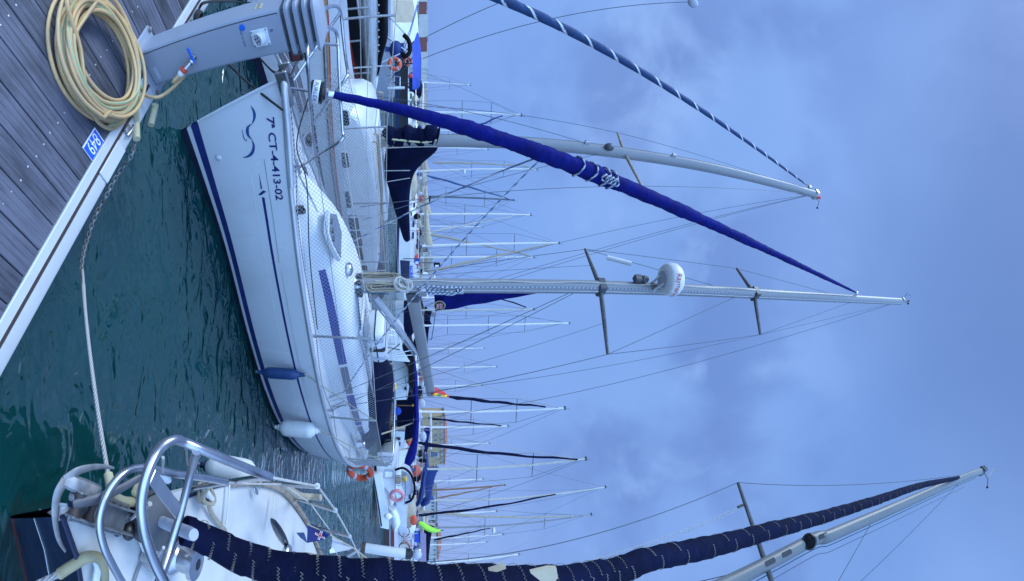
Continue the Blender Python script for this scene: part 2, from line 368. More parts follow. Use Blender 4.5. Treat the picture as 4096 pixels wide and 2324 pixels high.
# ---------------------------------------------------------------- water and pontoon
b = MB(); b.poly([(-900,-60,0),(900,-60,0),(900,1200,0),(-900,1200,0)])
struct(b.build('water', M['water'], ang=0, org=V((0,0,0))))
DK, N_IN, N_OUT = .40, .945, 1.09
b = MB(); rnd = random.Random(3)
prof = [(0,-.03),(0,-.003),(.003,0),(.034,0),(.036,-.0022),(.040,-.0022),(.042,0),(.07,0),(.072,-.0022),(.076,-.0022),(.078,0),(.106,0),(.108,-.0022),(.112,-.0022),(.114,0),(.142,0),(.145,-.003),(.145,-.03)]
for k in range(-34, 70):
    u0 = k*.152+.004; dz = rnd.uniform(-.002, .0015)
    b.loft([[B(n, u0+x, DK+y+dz) for x, y in prof] for n in (-1.9, N_IN-rnd.uniform(.002,.006))])
pon = struct(b.build('pontoon', M['boards'], ang=25, org=V((0,0,0))))
b = MB(); b.box(B(-.5,3,DK-.05), (2.9,16,.03), (NV,UV,V((0,0,1))))
b.box(B(-.5,3,.06), (2.6,15.8,.28), (NV,UV,V((0,0,1))))
struct(b.build('pontoon_float', M['black'], pon))
b = MB(); hh = DK+.012
prof = [(N_IN,DK-.03),(N_IN,hh-.004),(N_IN+.004,hh),(.994,hh),(.996,hh-.012),(1.014,hh-.012),(1.016,hh),(1.072,hh),(1.086,hh-.006),(N_OUT,hh-.02),(N_OUT,.17),(1.05,.15),(1.05,DK-.05)]
b.loft([[B(n, u, z) for n, z in prof] for u in (-5.2, -1.5, 2.2, 5.9, 10.6)])
struct(b.build('edge_rail', M['rail'], pon, ang=30))
b = MB(); b.box(B(1.005,2.7,hh-.009), (.0175,15.7,.014), (NV,UV,V((0,0,1)))); struct(b.build('rubber_strip', M['rubber'], pon))
b = MB()
for k in range(-30, 60):
    for n in (.67,.2,-.27):
        for o in (.038,.112):
            c = B(n+rnd.uniform(-.006,.006), k*.152+o+rnd.uniform(-.004,.004), DK-.001)
            b.lathe(c, (0,0,1), [(.0052,0),(.0052,.0015),(.003,.0022)], 8)
struct(b.build('deck_screws', M['alu'], pon))
# rail joint plates near the pedestal
b = MB()
b.box(B(1.045,1.62,hh+.006), (.075,.26,.010), (NV,UV,V((0,0,1))), bev=.003)
struct(b.build('rail_cover_plate', M['rail'], pon))
# ---------------------------------------------------------------- service pedestal
pc = PZ(600, 250, DK); pc = V((pc.x, pc.y, DK))
ped = thing('power_pedestal', 'grey metal power and water pedestal with louvred cap on the pontoon edge', 'pedestal', pc)
AX = (NV, UV, V((0,0,1)))
b = MB(); b.box(pc+V((0,0,.012)), (.31,.27,.020), AX, bev=.006); b.build('base_plate', M['pedestal'], ped)
for i, j in ((1,1),(1,-1),(-1,1),(-1,-1)):
    b = MB(); c = pc+NV*.135*i+UV*.115*j+V((0,0,.0225)); b.lathe(c, (0,0,1), [(.018,0),(.018,.003),(.012,.004),(.012,.016),(.006,.018)], 8); b.build('anchor_bolt', M['galv'], ped)
b = MB(); HB = .86
rings = []
for z in (.0225, HB): rings.append([pc+NV*x+UV*y+V((0,0,z)) for x, y in MB.rr(.106, .095, .020, 4)])
b.loft(rings); b.build('body', M['pedestal'], ped)
b = MB(); fN = -UV   # socket face
b.box(pc+fN*.096+NV*.0+V((0,0,HB/2)), (.182,.004,HB-.03), (NV,fN,V((0,0,1))), bev=.0015); b.build('front_panel', M['pedestal'], ped)
fz = pc+fN*.0985
b = MB(); b.box(pc+fN*.0965-NV*.0925+V((0,0,HB/2)), (.0025,.004,HB-.02), (NV,fN,V((0,0,1)))); b.box(pc+fN*.0965+V((0,0,.030)), (.186,.004,.0025), (NV,fN,V((0,0,1)))); b.build('panel_seam', M['black'], ped)
for k, z in enumerate((.882,.928,.974)):
    b = MB()
    rings = []
    for z0, e in ((z,-.006),(z+.003,.004),(z+.018,.005),(z+.024,-.004)): rings.append([pc+NV*x+UV*y+V((0,0,z0)) for x, y in MB.rr(.116+e, .105+e, .03, 4)])
    b.loft(rings); b.build('louvre', M['pedestal'], ped)
b = MB(); b.loft([[pc+NV*x+UV*y+V((0,0,z)) for x, y in MB.rr(.085, .075, .02, 3)] for z in (HB, 1.022)]); b.build('neck', M['darkgrey'], ped)
b = MB(); rings = []
for z0, e in ((1.018,-.006),(1.021,.004),(1.034,.005),(1.050,-.022),(1.054,-.05)): rings.append([pc+NV*x+UV*y+V((0,0,z0)) for x, y in MB.rr(.116+e, .105+e, .03, 4)])
b.loft(rings); b.build('cap', M['pedestal'], ped)
# socket with its flange
b = MB(); sc_c = fz+V((0,0,.735)); b.box(sc_c+fN*.004, (.085,.008,.092), (NV,fN,V((0,0,1))), bev=.003)
sk = b.build('socket', M['whiteplastic'], ped)
sd_ = (fN+V((0,0,-.45))-NV*.1).normalized()
b = MB(); b.lathe(sc_c+fN*.004+V((0,0,.006)), sd_, [(.034,0),(.034,.030),(.031,.038),(.026,.038),(.026,.026)], 20); b.build('socket_collar', M['whiteplastic'], sk)
b = MB(); q = sc_c+fN*.004+V((0,0,.006))+sd_*.032; b.lathe(q, sd_, [(.021,-.004),(.021,.003)], 16); b.build('socket_core', M['cloth_grey'], sk)
a1 = sd_.orthogonal().normalized(); a2 = sd_.cross(a1)
for k in range(4):
    b = MB(); b.lathe(q+(a1*math.cos(k*math.pi/2+.6)+a2*math.sin(k*math.pi/2+.6))*.011, sd_, [(.0045,.001),(.0045,.0045)], 8); b.build('socket_pin_hole', M['black'], sk)
for i in (-1,1):
    for j in (-1,1):
        b = MB(); b.lathe(sc_c+NV*.035*i+V((0,0,.038*j))+fN*.008, fN, [(.005,0),(.004,.003)], 8); b.build('socket_screw', M['dullsteel'], sk)
b = MB(); b.lathe(fz+NV*(-.066)+V((0,0,.655)), fN, [(.016,0),(.016,.003),(.012,.004)], 20); b.build('blue_button', M['bluehandle'], ped)
b = MB(); put_text(b, 'Push to open', .017, fz+fN*.0006+NV*(-.015)+V((0,0,.640)), NV, V((0,0,1))); b.build('button_caption', M['navystripe'], ped)
b = MB(); put_text(b, 'B', .026, fz+fN*.0006+NV*(-.02)+V((0,0,.80)), NV, V((0,0,1))); b.build('outlet_letter', M['navystripe'], ped)
lf = -NV
b = MB(); b.box(pc+lf*.1072+UV*.0+V((0,0,.735)), (.056,.002,.036), (UV*-1,lf,V((0,0,1)))); st = b.build('number_sticker', M['foam'], ped)
b = MB(); put_text(b, '8/9661', .020, pc+lf*.1086+V((0,0,.735)), UV*-1, V((0,0,1))); b.build('sticker_lettering', M['navystripe'], st)
b = MB(); b.box(fz+NV*.035+V((0,0,.075))+fN*.0004, (.075,.001,.022), (NV,fN,V((0,0,1)))); b.build('maker_label', M['cloth_grey'], ped)
# tap, lever and hose coupling
tp = fz+NV*.01+V((0,0,.335))
b = MB(); b.lathe(tp, fN, [(.017,0),(.017,.004),(.012,.005),(.012,.035),(.016,.036),(.016,.06),(.011,.064)], 14)
b.lathe(tp+fN*.05, V((0,0,-1))*.8+fN*.35+NV*.35, [(.013,0),(.013,.03),(.016,.031),(.016,.046)], 14)
tap = b.build('tap', M['steel'], ped)
b = MB(); b.box(tp+fN*.055-NV*.035+V((0,0,.016)), (.085,.016,.008), (-NV,V((0,0,1)),fN), bev=.003); b.build('tap_lever', M['bluehandle'], tap)
cdir = (V((0,0,-1))*.8+fN*.35+NV*.35).normalized(); cq = tp+fN*.05+cdir*.046
b = MB(); b.lathe(cq, cdir, [(.019,0),(.020,.004),(.020,.024),(.017,.026)], 16); b.build('hose_coupling', M['orange'], tap)
b = MB(); b.lathe(cq+cdir*.026, cdir, [(.018,0),(.019,.012),(.016,.022),(.013,.026)], 16); b.build('coupling_collar', M['whiteplastic'], tap)
cend = cq+cdir*.05
b = MB(); q = pc+NV*.13+V((0,0,.90))
b.lathe(q-V((0,0,.045)), (0,0,1), [(.028,0),(.034,.004),(.034,.05),(.028,.056)], 16); b.box(q-NV*.03, (.03,.03,.03), AX, bev=.004); b.build('pilot_lamp', M['darkgrey'], ped)
# ---------------------------------------------------------------- hose
cc = PZ(370, 259, DK); hr = .0108
pts = []; rnd = random.Random(11); z = DK+hr
loops = [(.320,-.015,-.03,.02),(.295,-.03,.015,0),(.262,.005,.02,.0),(.240,.025,-.02,0),(.222,-.015,.03,0),(.268,.01,-.03,0),(.205,.025,.02,0),(.285,-.03,-.01,0),(.232,.015,.015,0),(.195,-.01,.015,0),(.255,.02,-.04,0),(.278,-.02,.03,0),(.215,.02,-.01,0),(.245,-.03,-.02,0)]
hp = []
for i, (r0, ox, oy, _) in enumerate(loops):
    nx = loops[(i+1) % len(loops)]
    for k in range(16):
        t = k/16; a = math.radians(20)+2*math.pi*t
        r = lerp(r0, nx[0], t); x = lerp(ox, nx[1], t); y = lerp(oy, nx[2], t)
        hp.append(cc+V((x+r*1.08*math.cos(a)*.98, y+r*1.06*math.sin(a), hr+.004+min(i,6)*.011+.008*math.sin(a*2+i)+max(0,i-5)*.004)))
hose_in = smooth_path(hp, 3)
lead = [hp[-1], PZ(548,352,DK+.03), PZ(585,382,DK+.06), PN(636,388,1.03), PN(690,352,1.05), PN(738,300,1.03), cend+cdir*.05, cend-cdir*.01]
full = hose_in[:-1]+smooth_path(lead, 8)
b = MB(); b.tube(full, hr, 8)
hz_ = b.build('garden_hose', M['hose'], ang=60)
tag(hz_, 'coiled cream garden hose lying on the dark pontoon boards', 'hose')
b = MB()   # faint green line along the hose
off = []
for i, p in enumerate(full):
    a = i*.11; off.append(p+V((math.cos(i*.7)*.001, math.sin(a)*.004, math.cos(a)*.0086)))
b.tube(off, .0045, 5); b.build('green_stripe', M['hosegreen'], hz_)
b = MB(); q = PZ(525, 415, DK+.05); d = (PZ(545,400,DK+.06)-PZ(505,432,DK+.04)).normalized()
b.lathe(q, d, [(.012,-.03),(.015,-.028),(.015,0),(.017,.002)], 14); b.build('hose_end_fitting', M['black'], hz_)
b = MB(); b.lathe(q, d, [(.0185,.002),(.0185,.02),(.012,.022)], 14); b.build('hose_end_collar', M['flaggreen'], hz_)
b = MB(); b.tube(smooth_path([hp[40]+V((0,0,.07)), hp[44]+V((0,0,.05)), q-d*.09-V((0,0,.02)), q-d*.025], 6), hr, 8); b.build('loose_end', M['hose'], hz_)
b = MB(); b.tube(smooth_path([PZ(395,430,DK+.05), PZ(420,470,DK+.03), PZ(460,500,DK+.02), PZ(500,478,DK+.03), q-d*.03], 6), hr, 8); b.build('loose_end', M['hose'], hz_)
b = MB(); b.tube(smooth_path([PZ(300,-60,DK+.13), PZ(268,0,DK+.14), PZ(285,80,DK+.13), PZ(320,190,DK+.11), PZ(340,330,DK+.10), PZ(380,470,DK+.05), PZ(440,515,DK+.02), PZ(490,490,DK+.015)], 6), hr, 8); b.build('crossing_loop', M['hose'], hz_)
# ---------------------------------------------------------------- berth plate
cs = [PZ(x, y, DK+.004) for x, y in ((379,511),(415,569),(364,643),(328,585))]
pcn = sum(cs, V())/4; ex, ey = -UV, NV
wd = .5*((cs[3]-cs[0]).length+(cs[2]-cs[1]).length); ht = .5*((cs[1]-cs[0]).length+(cs[2]-cs[3]).length)
pt = thing('berth_plate', 'blue berth number plate 849 screwed to the pontoon boards', 'number plate', pcn)
b = MB(); b.box(pcn+V((0,0,.002)), (wd,ht,.004), (ex,ey,V((0,0,1)))); b.build('backing', M['white'], pt)
b = MB(); b.box(pcn+V((0,0,.0046))+ex*.003+ey*.003, (wd-.010,ht-.010,.002), (ex,ey,V((0,0,1)))); b.build('plate_face', M['bluesign'], pt)
b = MB(); put_text(b, '849', .105, pcn+V((0,0,.0066)), ex, ey, width=wd*.66); b.build('plate_number', M['white'], pt)
for k in (-1,1):
    b = MB(); b.lathe(pcn+ex*wd*.42*k+V((0,0,.0058)), (0,0,1), [(.005,0),(.004,.003)], 8); b.build('plate_screw', M['bluehandle'], pt)
# ---------------------------------------------------------------- chafe tubes, chain, rope
t1 = smooth_path([PZ(566,386,DK+.05), PZ(553,405,DK+.055), PZ(545,435,DK+.06), PN(545,490,1.06), PN(547,556,1.10)], 6)
b = MB(); b.tube(t1, .021, 14); tag(b.build('chafe_tube', M['foam'], ang=60), 'cream foam chafe tube bent over the pontoon rail beside the hose end', 'chafe tube', 'cream foam tubes on the mooring lines')
t2 = smooth_path([PN(622,418,1.10), PN(616,445,1.13), PN(603,500,1.16)], 6)
b = MB(); b.tube(t2, .021, 14); tag(b.build('chafe_tube', M['foam'], ang=60), 'shorter cream foam chafe tube hanging on the water side of the rail', 'chafe tube', 'cream foam tubes on the mooring lines')
cl = thing('rail_cleat', 'small steel sliding cleat clamped in the rail groove beside the chafe tube', 'cleat', PZ(515,520,hh))
b = MB(); c = PZ(515,522,hh+.012); b.box(c, (.055,.05,.024), AX, bev=.006); b.build('clamp_block', M['dullsteel'], cl)
b = MB(); b.tube([c+V((0,0,.012))-UV*.045, c+V((0,0,.022)), c+V((0,0,.012))+UV*.045], .007, 8); b.build('clamp_bar', M['steel'], cl)
cp = [(547,552),(540,567),(527,620),(508,648),(491,670),(464,710),(442,750),(424,786),(406,812),(388,848),(366,902),(353,946),(341,982),(333,1018),(327,1050),(326,1082)]
path = smooth_path([PN(x, y, lerp(1.115, 1.34, min(1, i/11))) for i, (x, y) in enumerate(cp)], 10)
def resample(path, step):
    out = [path[0]]; acc = 0
    for a, c in zip(path, path[1:]):
        l = (c-a).length; d = step-acc
        while d <= l and l > 0: out.append(a+(c-a)*(d/l)); d += step
        acc = (acc+l) % step if l > 0 else acc
    return out
lk = resample(path, .027); b = MB()
for i in range(len(lk)-1):
    c = (lk[i]+lk[i+1])/2; t = (lk[i+1]-lk[i]).normalized(); s1 = t.cross(V((.3,-.2,1))).normalized(); s2 = t.cross(s1)
    sd2 = (s1+s2*.3).normalized() if i % 2 else (s2-s1*.3).normalized()
    b.tube([c+t*.0205*math.cos(a)+sd2*.0115*math.sin(a) for a in [2*math.pi*k/12 for k in range(12)]], .0042, 6, closed=True)
tag(b.build('mooring_chain', M['galv'], ang=60), 'galvanised mooring chain hanging along the outer face of the pontoon rail', 'chain')
th = PN(326,1085,1.34); re = PZ(437,1925,.97)
mr_ = thing('mooring_rope', 'white three strand mooring rope running from the chain to the navy yacht', 'rope', th)
d = (re-th).normalized(); sdv = d.cross(V((.6,-.6,.5))).normalized()
b = MB(); tq = th+d*.06
b.tube([th+d*(.035-.035*math.cos(a))+sdv*.017*math.sin(a)*(1 if a < math.pi else 1) for a in [2*math.pi*k/16 for k in range(16)]], .0045, 6, closed=True); b.build('thimble', M['steel'], mr_)
b = MB(); b.tube(smooth_path([th+d*.13+sdv*.004, th+d*.07+sdv*.019, th+d*.02+sdv*.021, th-d*.006, th+d*.02-sdv*.021, th+d*.07-sdv*.019, th+d*.13-sdv*.004], 6), .0075, 8); b.build('eye_splice', M['twist'], mr_)
n_ = 40; b = MB(); b.tube([lerp(th+d*.12, re, k/n_)-V((0,0,.015*4*(k/n_)*(1-k/n_))) for k in range(n_+1)], [lerp(.0115,.0085,min(1,k/8)) for k in range(n_+1)], 10); b.build('rope_line', M['twist'], mr_)
b = MB(); b.tube(smooth_path([PZ(433,1898,.955), PZ(439,1925,.972), PZ(443,1955,.975), PZ(460,1985,.985), PZ(495,2005,.99), PZ(535,2008,.99)], 6), .017, 12); b.build('rope_sleeve', M['foam'], mr_)
# ---------------------------------------------------------------- the white yacht in the middle
CU = 2.97
SD = [1.5,1.73,2.07,2.44,2.82,3.27,3.8,4.375,4.99,5.5,6.17,6.95,7.8,8.77]
BD = [.015,.13,.27,.41,.57,.73,.90,1.05,1.16,1.22,1.25,1.19,1.03,.76]
SW = [1.77,2.3,2.97,3.98,4.9,5.79,6.97,7.9,8.62]
BW = [.01,.11,.28,.68,.97,1.11,1.06,.85,.56]
def sheer(s): return interp([1.5,2.4,4,6,8.77], [.97,.885,.825,.785,.77], s)
def hull_pt(t, f, side=-1, off=0):
    """t 0 bow .. 1 stern, f 0 waterline .. 1 sheer; side -1 starboard"""
    s = lerp(lerp(1.77, 1.5, f), lerp(8.5, 8.77, f), t)
    sd, sw = lerp(1.5, 8.77, t), lerp(1.77, 8.62, t)
    bd, bw = interp(SD, BD, sd), interp(SW, BW, sw)
    if f >= 0: h = lerp(bw, bd, f**.75); z = f*sheer(sd)
    else: h = bw*(1+f*.9); z = f*.8
    return B(s, CU+side*(h+off), z)
def hull_at(s, f, off=0):
    return hull_pt((s-lerp(1.77,1.5,f))/(lerp(8.5,8.77,f)-lerp(1.77,1.5,f)), f, -1, off)
y = thing('white_sailing_yacht', 'white sailing yacht with furled royal blue jib and its registration lettered on the bow', 'sailing yacht', B(1.6,CU,0))
FR = [-.6,-.3,0,.04,.07,.115,.195,.4,.55,.665,.675,.78,.787,.88,1.0]
FM = [1,1,1,1,0,2,0,0,0,0,0,3,0,0]     # per band: 0 white 1 antifouling 2 navy 3 groove
T = [k/60 for k in range(61)]
b = MB(); rows = FR
for side in (-1, 1):
    g = [[hull_pt(t, f, side) for f in rows] for t in T]
    b.loft(g, closed=False, cap0=False, cap1=False, rowm=lambda i, j: (0 if (FM[j] == 3 and i < 12) else FM[j]))
tr = [hull_pt(1, f, -1) for f in rows]; tl = [hull_pt(1, f, 1) for f in rows]
b.loft([tr, tl], closed=False, cap0=False, cap1=False, rowm=[0]*14)
hull = b.build('hull', [M['gelside'], M['antifoul'], M['navystripe'], M['alu']], y)
def hull_strip(name, pts, wf, mat, off=.0025):
    """a stripe on the starboard side along (s, f) points"""
    b = MB(); P_ = [V((p[0], p[1], 0)) for p in pts]; P_ = smooth_path(P_, 6)
    b.loft([[hull_at(p.x, p.y-wf(p.x)/2, off), hull_at(p.x, p.y+wf(p.x)/2, off)] for p in P_], closed=False, cap0=False, cap1=False)
    return b.build(name, mat, y)
def proj(p):
    d = p-EYE; return HX+F*math.atan2(d.z, d.y), CY+F*d.x/math.hypot(d.y, d.z)
def hull_inv(px, py):
    """where on the starboard side (s, f) a sight line meets the hull"""
    s, f = 3.0, .6
    for it in range(40):
        a = proj(hull_at(s, f)); e1, e2 = px-a[0], py-a[1]
        b1 = proj(hull_at(s+.01, f)); b2 = proj(hull_at(s, f+.01))
        j11, j12, j21, j22 = (b1[0]-a[0])/.01, (b2[0]-a[0])/.01, (b1[1]-a[1])/.01, (b2[1]-a[1])/.01
        det = j11*j22-j12*j21
        if abs(det) < 1e-6: break
        ds, df = (e1*j22-e2*j12)/det, (j11*e2-j21*e1)/det
        s = min(8.4, max(1.62, s+max(-.4, min(.4, ds)))); f = min(1.0, max(.02, f+max(-.15, min(.15, df))))
    return s, f
def graphic(name, poly, mat, off=.004):
    b = MB(); b.poly([hull_at(*hull_inv(x, yv), off) for x, yv in poly]); return b.build(name, mat, y)
def hull_line(name, pts, w, mat, more=()):
    P_ = [hull_inv(*p) for p in pts]+list(more); P_ = smooth_path([V((p[0], p[1], 0)) for p in P_], 6)
    b = MB(); b.loft([[hull_at(p.x, p.y-w/2, .003), hull_at(p.x, p.y+w/2, .003)] for p in P_], closed=False, cap0=False, cap1=False); return b.build(name, mat, y)
s_, f_ = hull_inv(1054, 800)
hull_line('navy_pinstripe', [(1053,789),(1073,915),(1095,1050)], .030, M['navystripe'], [(4.2,f_-.005),(5.5,f_-.005),(7,f_+.005),(8.5,f_+.015)])
graphic('navy_pinstripe', [(1036,688),(1043,756),(1049,752)], M['navystripe'])
graphic('diamond_mark', [(1033,778),(1045,780),(1065,765),(1053,760)], M['navystripe'])
hull_line('white_pinstripe', [(1003,690),(1030,860),(1059,1050)], .009, M['white'], [(4.2,hull_inv(1059,1050)[1]-.01),(5.5,hull_inv(1059,1050)[1]-.02),(8.4,hull_inv(1059,1050)[1])])
hull_line('white_pinstripe', [(1044,634),(1024,660),(1003,690)], .009, M['white'])
def hull_text(name, txt, q0, q1, r0, r1, mat):
    """q0,q1: baseline start and end; r0,r1: cap line start and end (sight lines)"""
    A, B_, C_, D_ = [V((*hull_inv(*q), 0)) for q in (q0, q1, r0, r1)]
    vs, fs = text_polys(txt, 1.0, bold=.018); x0, x1 = min(v[0] for v in vs), max(v[0] for v in vs); y1 = max(v[1] for v in vs); y0 = min(v[1] for v in vs)
    b = MB(); out = []
    for v in vs:
        t, h = (v[0]-x0)/(x1-x0), (v[1]-y0)/(y1-y0); q = lerp(lerp(A, B_, t), lerp(C_, D_, t), h); out.append(hull_at(q.x, q.y, .004))
    b.add(out, fs); return b.build(name, mat, y)
hull_text('registration_lettering', '7\u00aa CT-4-413-02', (1065,467), (1104,800), (1097,467), (1134,800), M['navystripe'])
EM = pm('emblem_blue', (.02,.07,.22), .35)
def swash(pts, wmax):
    P_ = smooth_path([V((a, c, 0)) for a, c in pts], 10); n = len(P_); L_, R_ = [], []
    for i, p in enumerate(P_):
        t = (P_[min(i+1, n-1)]-P_[max(i-1, 0)]).normalized(); k = wmax*max(.04, math.sin(math.pi*i/(n-1)))
        L_.append(hull_at(*hull_inv(p.x-t.y*k, p.y+t.x*k), .004)); R_.append(hull_at(*hull_inv(p.x+t.y*k, p.y-t.x*k), .004))
    b = MB(); b.loft([[a, c] for a, c in zip(L_, R_)], closed=False, cap0=False, cap1=False); b.build('scroll_emblem', EM, y)
swash([(1003,420),(1016,445),(1018,470),(1008,497)], 5.5)
swash([(1010,495),(994,505),(990,523),(995,543),(1010,557)], 6)
swash([(1006,555),(1015,580),(1010,608),(993,624),(970,630)], 6)
swash([(972,521),(967,518),(972,531),(975,548),(983,561),(988,556),(982,553)], 1.6)
hull_line('rub_mark_line', [(1057,634),(1085,820),(1117,1050)], .008, M['alu'])
b = MB(); c = hull_at(2.02,.31,.0); b.ball(c, (.030,.030,.016), (NV, V((0,0,1)), -UV)); b.build('skin_fitting', M['whiteplastic'], y)
# rubbing rail
b = MB(); pts = [hull_pt(t, 1, -1, -.005)+V((0,0,.012)) for t in T]; b.tube(pts[1:], [.024]*len(pts[1:]), 10); b.build('toe_rail', M['alu'], y)
b = MB(); pts = [hull_pt(t, 1, 1, -.005)+V((0,0,.012)) for t in T]; b.tube(pts[1:], .024, 10); b.build('toe_rail', M['alu'], y)
# deck
b = MB(); g = []
for t in T:
    sd = lerp(1.5, 8.77, t); bd = interp(SD, BD, sd); z = sheer(sd)
    g.append([B(sd, CU+bd*x, z-.008+.03*min(bd,1)*(1-x*x)) for x in [-.99,-.75,-.5,-.25,0,.25,.5,.75,.99]])
b.loft(g, closed=False, cap0=False, cap1=False); b.build('deck', M['nonslip'], y)
# coachroof
CS = [2.35,2.7,3.05,3.5,4.0,4.8,5.6,6.4,7.0,7.15]
CW = [.10,.27,.40,.52,.63,.74,.79,.78,.74,.72]
CZ = [.90,1.0,1.085,1.15,1.175,1.185,1.175,1.155,1.13,1.10]
def cab(s):
    w, zt, zd = interp(CS, CW, s), interp(CS, CZ, s), sheer(s)+.005
    h = zt-zd
    return [(w, zd), (w-.012, zd+h*.18), (w-.025, zd+h*.42), (w-.045, zd+h*.68), (w-.085, zd+h*.88), (w-.15, zd+h*.98), (w*.4, zt+.012), (0, zt+.02)]
b = MB(); g = []; ss = [2.35+4.8*k/40 for k in range(41)]
for s in ss:
    c = cab(s); row = [B(s, CU-x, z) for x, z in c]+[B(s, CU+x, z) for x, z in c[::-1][1:]]
    g.append(row)
b.loft(g, closed=False, cap0=False, cap1=False, rowm=lambda i, j: 1 if (j in (2, 11) and ss[i] > 3.15) else 0)
b.poly(g[-1]); b.build('coachroof', [M['nonslip'], pm('coachroof_blue_stripe', (.016,.028,.20), .35)], y)
def cab_pt(s, k, off=.004):
    c = cab(s); i = min(int(k), len(c)-2); f = k-i; x = lerp(c[i][0], c[i+1][0], f); z = lerp(c[i][1], c[i+1][1], f)
    return B(s, CU-x-off, z+off*.3)
for s0, s1 in ((4.62,5.35),(5.85,6.35),(6.55,6.85)):
    fr = []
    for (x, yv) in MB.rr((s1-s0)/2, .62, .10, 3): fr.append((x, yv))
    b = MB(); o_ = [cab_pt((s0+s1)/2+x, 2.5+yv*.95, .012) for x, yv in fr]; o2 = [cab_pt((s0+s1)/2+x*1.0, 2.5+yv*.95, -.005) for x, yv in fr]
    i_ = [cab_pt((s0+s1)/2+x*.90, 2.5+yv*.74, .012) for x, yv in fr]
    b.loft([o2, o_, i_], cap0=False, cap1=False); fo = b.build('portlight', M['whiteplastic'], y)
    b = MB(); b.poly([cab_pt((s0+s1)/2+x*.90, 2.5+yv*.74, .007) for x, yv in fr]); b.build('portlight_pane', M['hatch'], fo)
# fore hatch
b = MB(); hc = [PZ(x, yv, z) for x, yv, z in ((1310,842,1.10),(1338,848,1.115),(1362,930,1.15),(1358,1045,1.165),(1325,985,1.13),(1307,930,1.10))]
ctr = sum(hc, V())/6
b.loft([[p-V((0,0,.03)) for p in hc], [p+V((0,0,.012)) for p in hc], [lerp(p, ctr, .07)+V((0,0,.016)) for p in hc]]); ho = b.build('fore_hatch', M['whiteplastic'], y)
b = MB(); q = [lerp(p, ctr, .12)+V((0,0,.0175)) for p in hc]; b.loft([[p for p in q], [lerp(p, ctr, .03)+V((0,0,.006)) for p in q]], cap0=False); b.build('hatch_pane', M['hatch'], ho)
for t_ in (.25,.55,.8):
    b = MB(); p = lerp(q[0], q[4], t_)+V((0,0,.012)); b.box(p, (.03,.05,.012), AX, bev=.003); b.build('hatch_hinge', M['darkgrey'], ho)
b = MB(); c = PZ(1397,1078,1.19); b.lathe(c-V((0,0,.02)), (0,0,1), [(.075,0),(.075,.02),(.06,.045),(.02,.06)], 20); b.build('deck_vent', M['steel'], y)
b = MB(); c = PZ(1225,700,.90); b.ball(c, (.10,.05,.012), (NV,UV,V((0,0,1)))); b.build('anchor_locker_grip', M['darkgrey'], y)
# companion slide and grab rails on the roof
b = MB(); b.box(B(5.1,CU-.05,1.215), (1.3,.62,.035), AX, bev=.012); b.build('sliding_hatch', M['gel'], y)
b = MB(); b.box(B(4.75,CU-.12,1.235), (.42,.36,.014), AX, bev=.004); b.build('roof_hatch_pane', M['hatch'], y)
for sd_s in (-1, 1):
    b = MB(); P_ = [B(4.45,CU+.42*sd_s,1.19), B(4.5,CU+.42*sd_s,1.25), B(5.4,CU+.46*sd_s,1.245), B(6.4,CU+.48*sd_s,1.225), B(6.48,CU+.48*sd_s,1.17)]
    b.tube(smooth_path(P_, 5), .014, 8); b.build('grab_rail', M['steel'], y)
for k, (mt, o_) in enumerate((('ropegreen',-.30),('ropegreen',-.27),('ropeblack',-.24),('ropewhite',-.21))):
    b = MB(); b.tube(smooth_path([B(4.02,CU-.08,1.21), B(4.4,CU+o_,1.215), B(5.0,CU+o_-.02,1.215), B(6.5,CU+o_-.10,1.19)], 6), .006, 5); b.build('halyard_tail', M[mt], y)
b = MB(); b.box(B(5.0,CU-.29,1.215), (.07,.20,.05), AX, bev=.01); b.build('line_organiser', M['dullsteel'], y)
# stern cover over the companionway, wheel cover
b = MB()
ring = []
for s, zz, wd_ in ((5.75,1.18,.45),(5.88,1.31,.56),(6.3,1.40,.64),(6.8,1.48,.66),(7.2,1.44,.62),(7.4,1.2,.52)):
    ring.append([B(s, CU-.02+wd_*math.cos(a)*(1-.0*k), lerp(.9, zz, max(0, math.sin(a))**.6)+.012*math.sin(s*30+a*5)) for k, a in enumerate([math.pi*j/14 for j in range(15)])])
b.loft(ring, closed=False, cap0=False, cap1=False); b.poly(ring[0]); b.poly(ring[-1]); b.build('sprayhood', M['navycanvas'], y)
b = MB(); ring = []
for s, h_, w_ in ((7.25,.03,.55),(7.3,.20,.58),(7.6,.30,.56),(7.95,.16,.50),(8.05,.02,.45)):
    ring.append([B(s, CU-.30+w_*.8*x, .98+h_*(1-abs(x)**3)+.015*math.sin(9*x+s*20)) for x in [-1+.2*j for j in range(11)]])
b.loft(ring, closed=False, cap0=False, cap1=False); b.poly(ring[0]); b.poly(ring[-1]); b.build('cockpit_cover', M['navycanvas'], y)
b = MB(); b.box(B(7.6,CU-.02,.86), (1.6,1.5,.16), AX, bev=.05); b.build('cockpit_coaming', M['gel'], y)
b = MB(); c = B(7.1,CU-.86,.95); b.lathe(c-V((0,0,.05)), (0,0,1), [(.07,0),(.065,.04),(.05,.06),(.05,.11),(.062,.115),(.05,.13)], 18); b.build('sheet_winch', M['steel'], y)
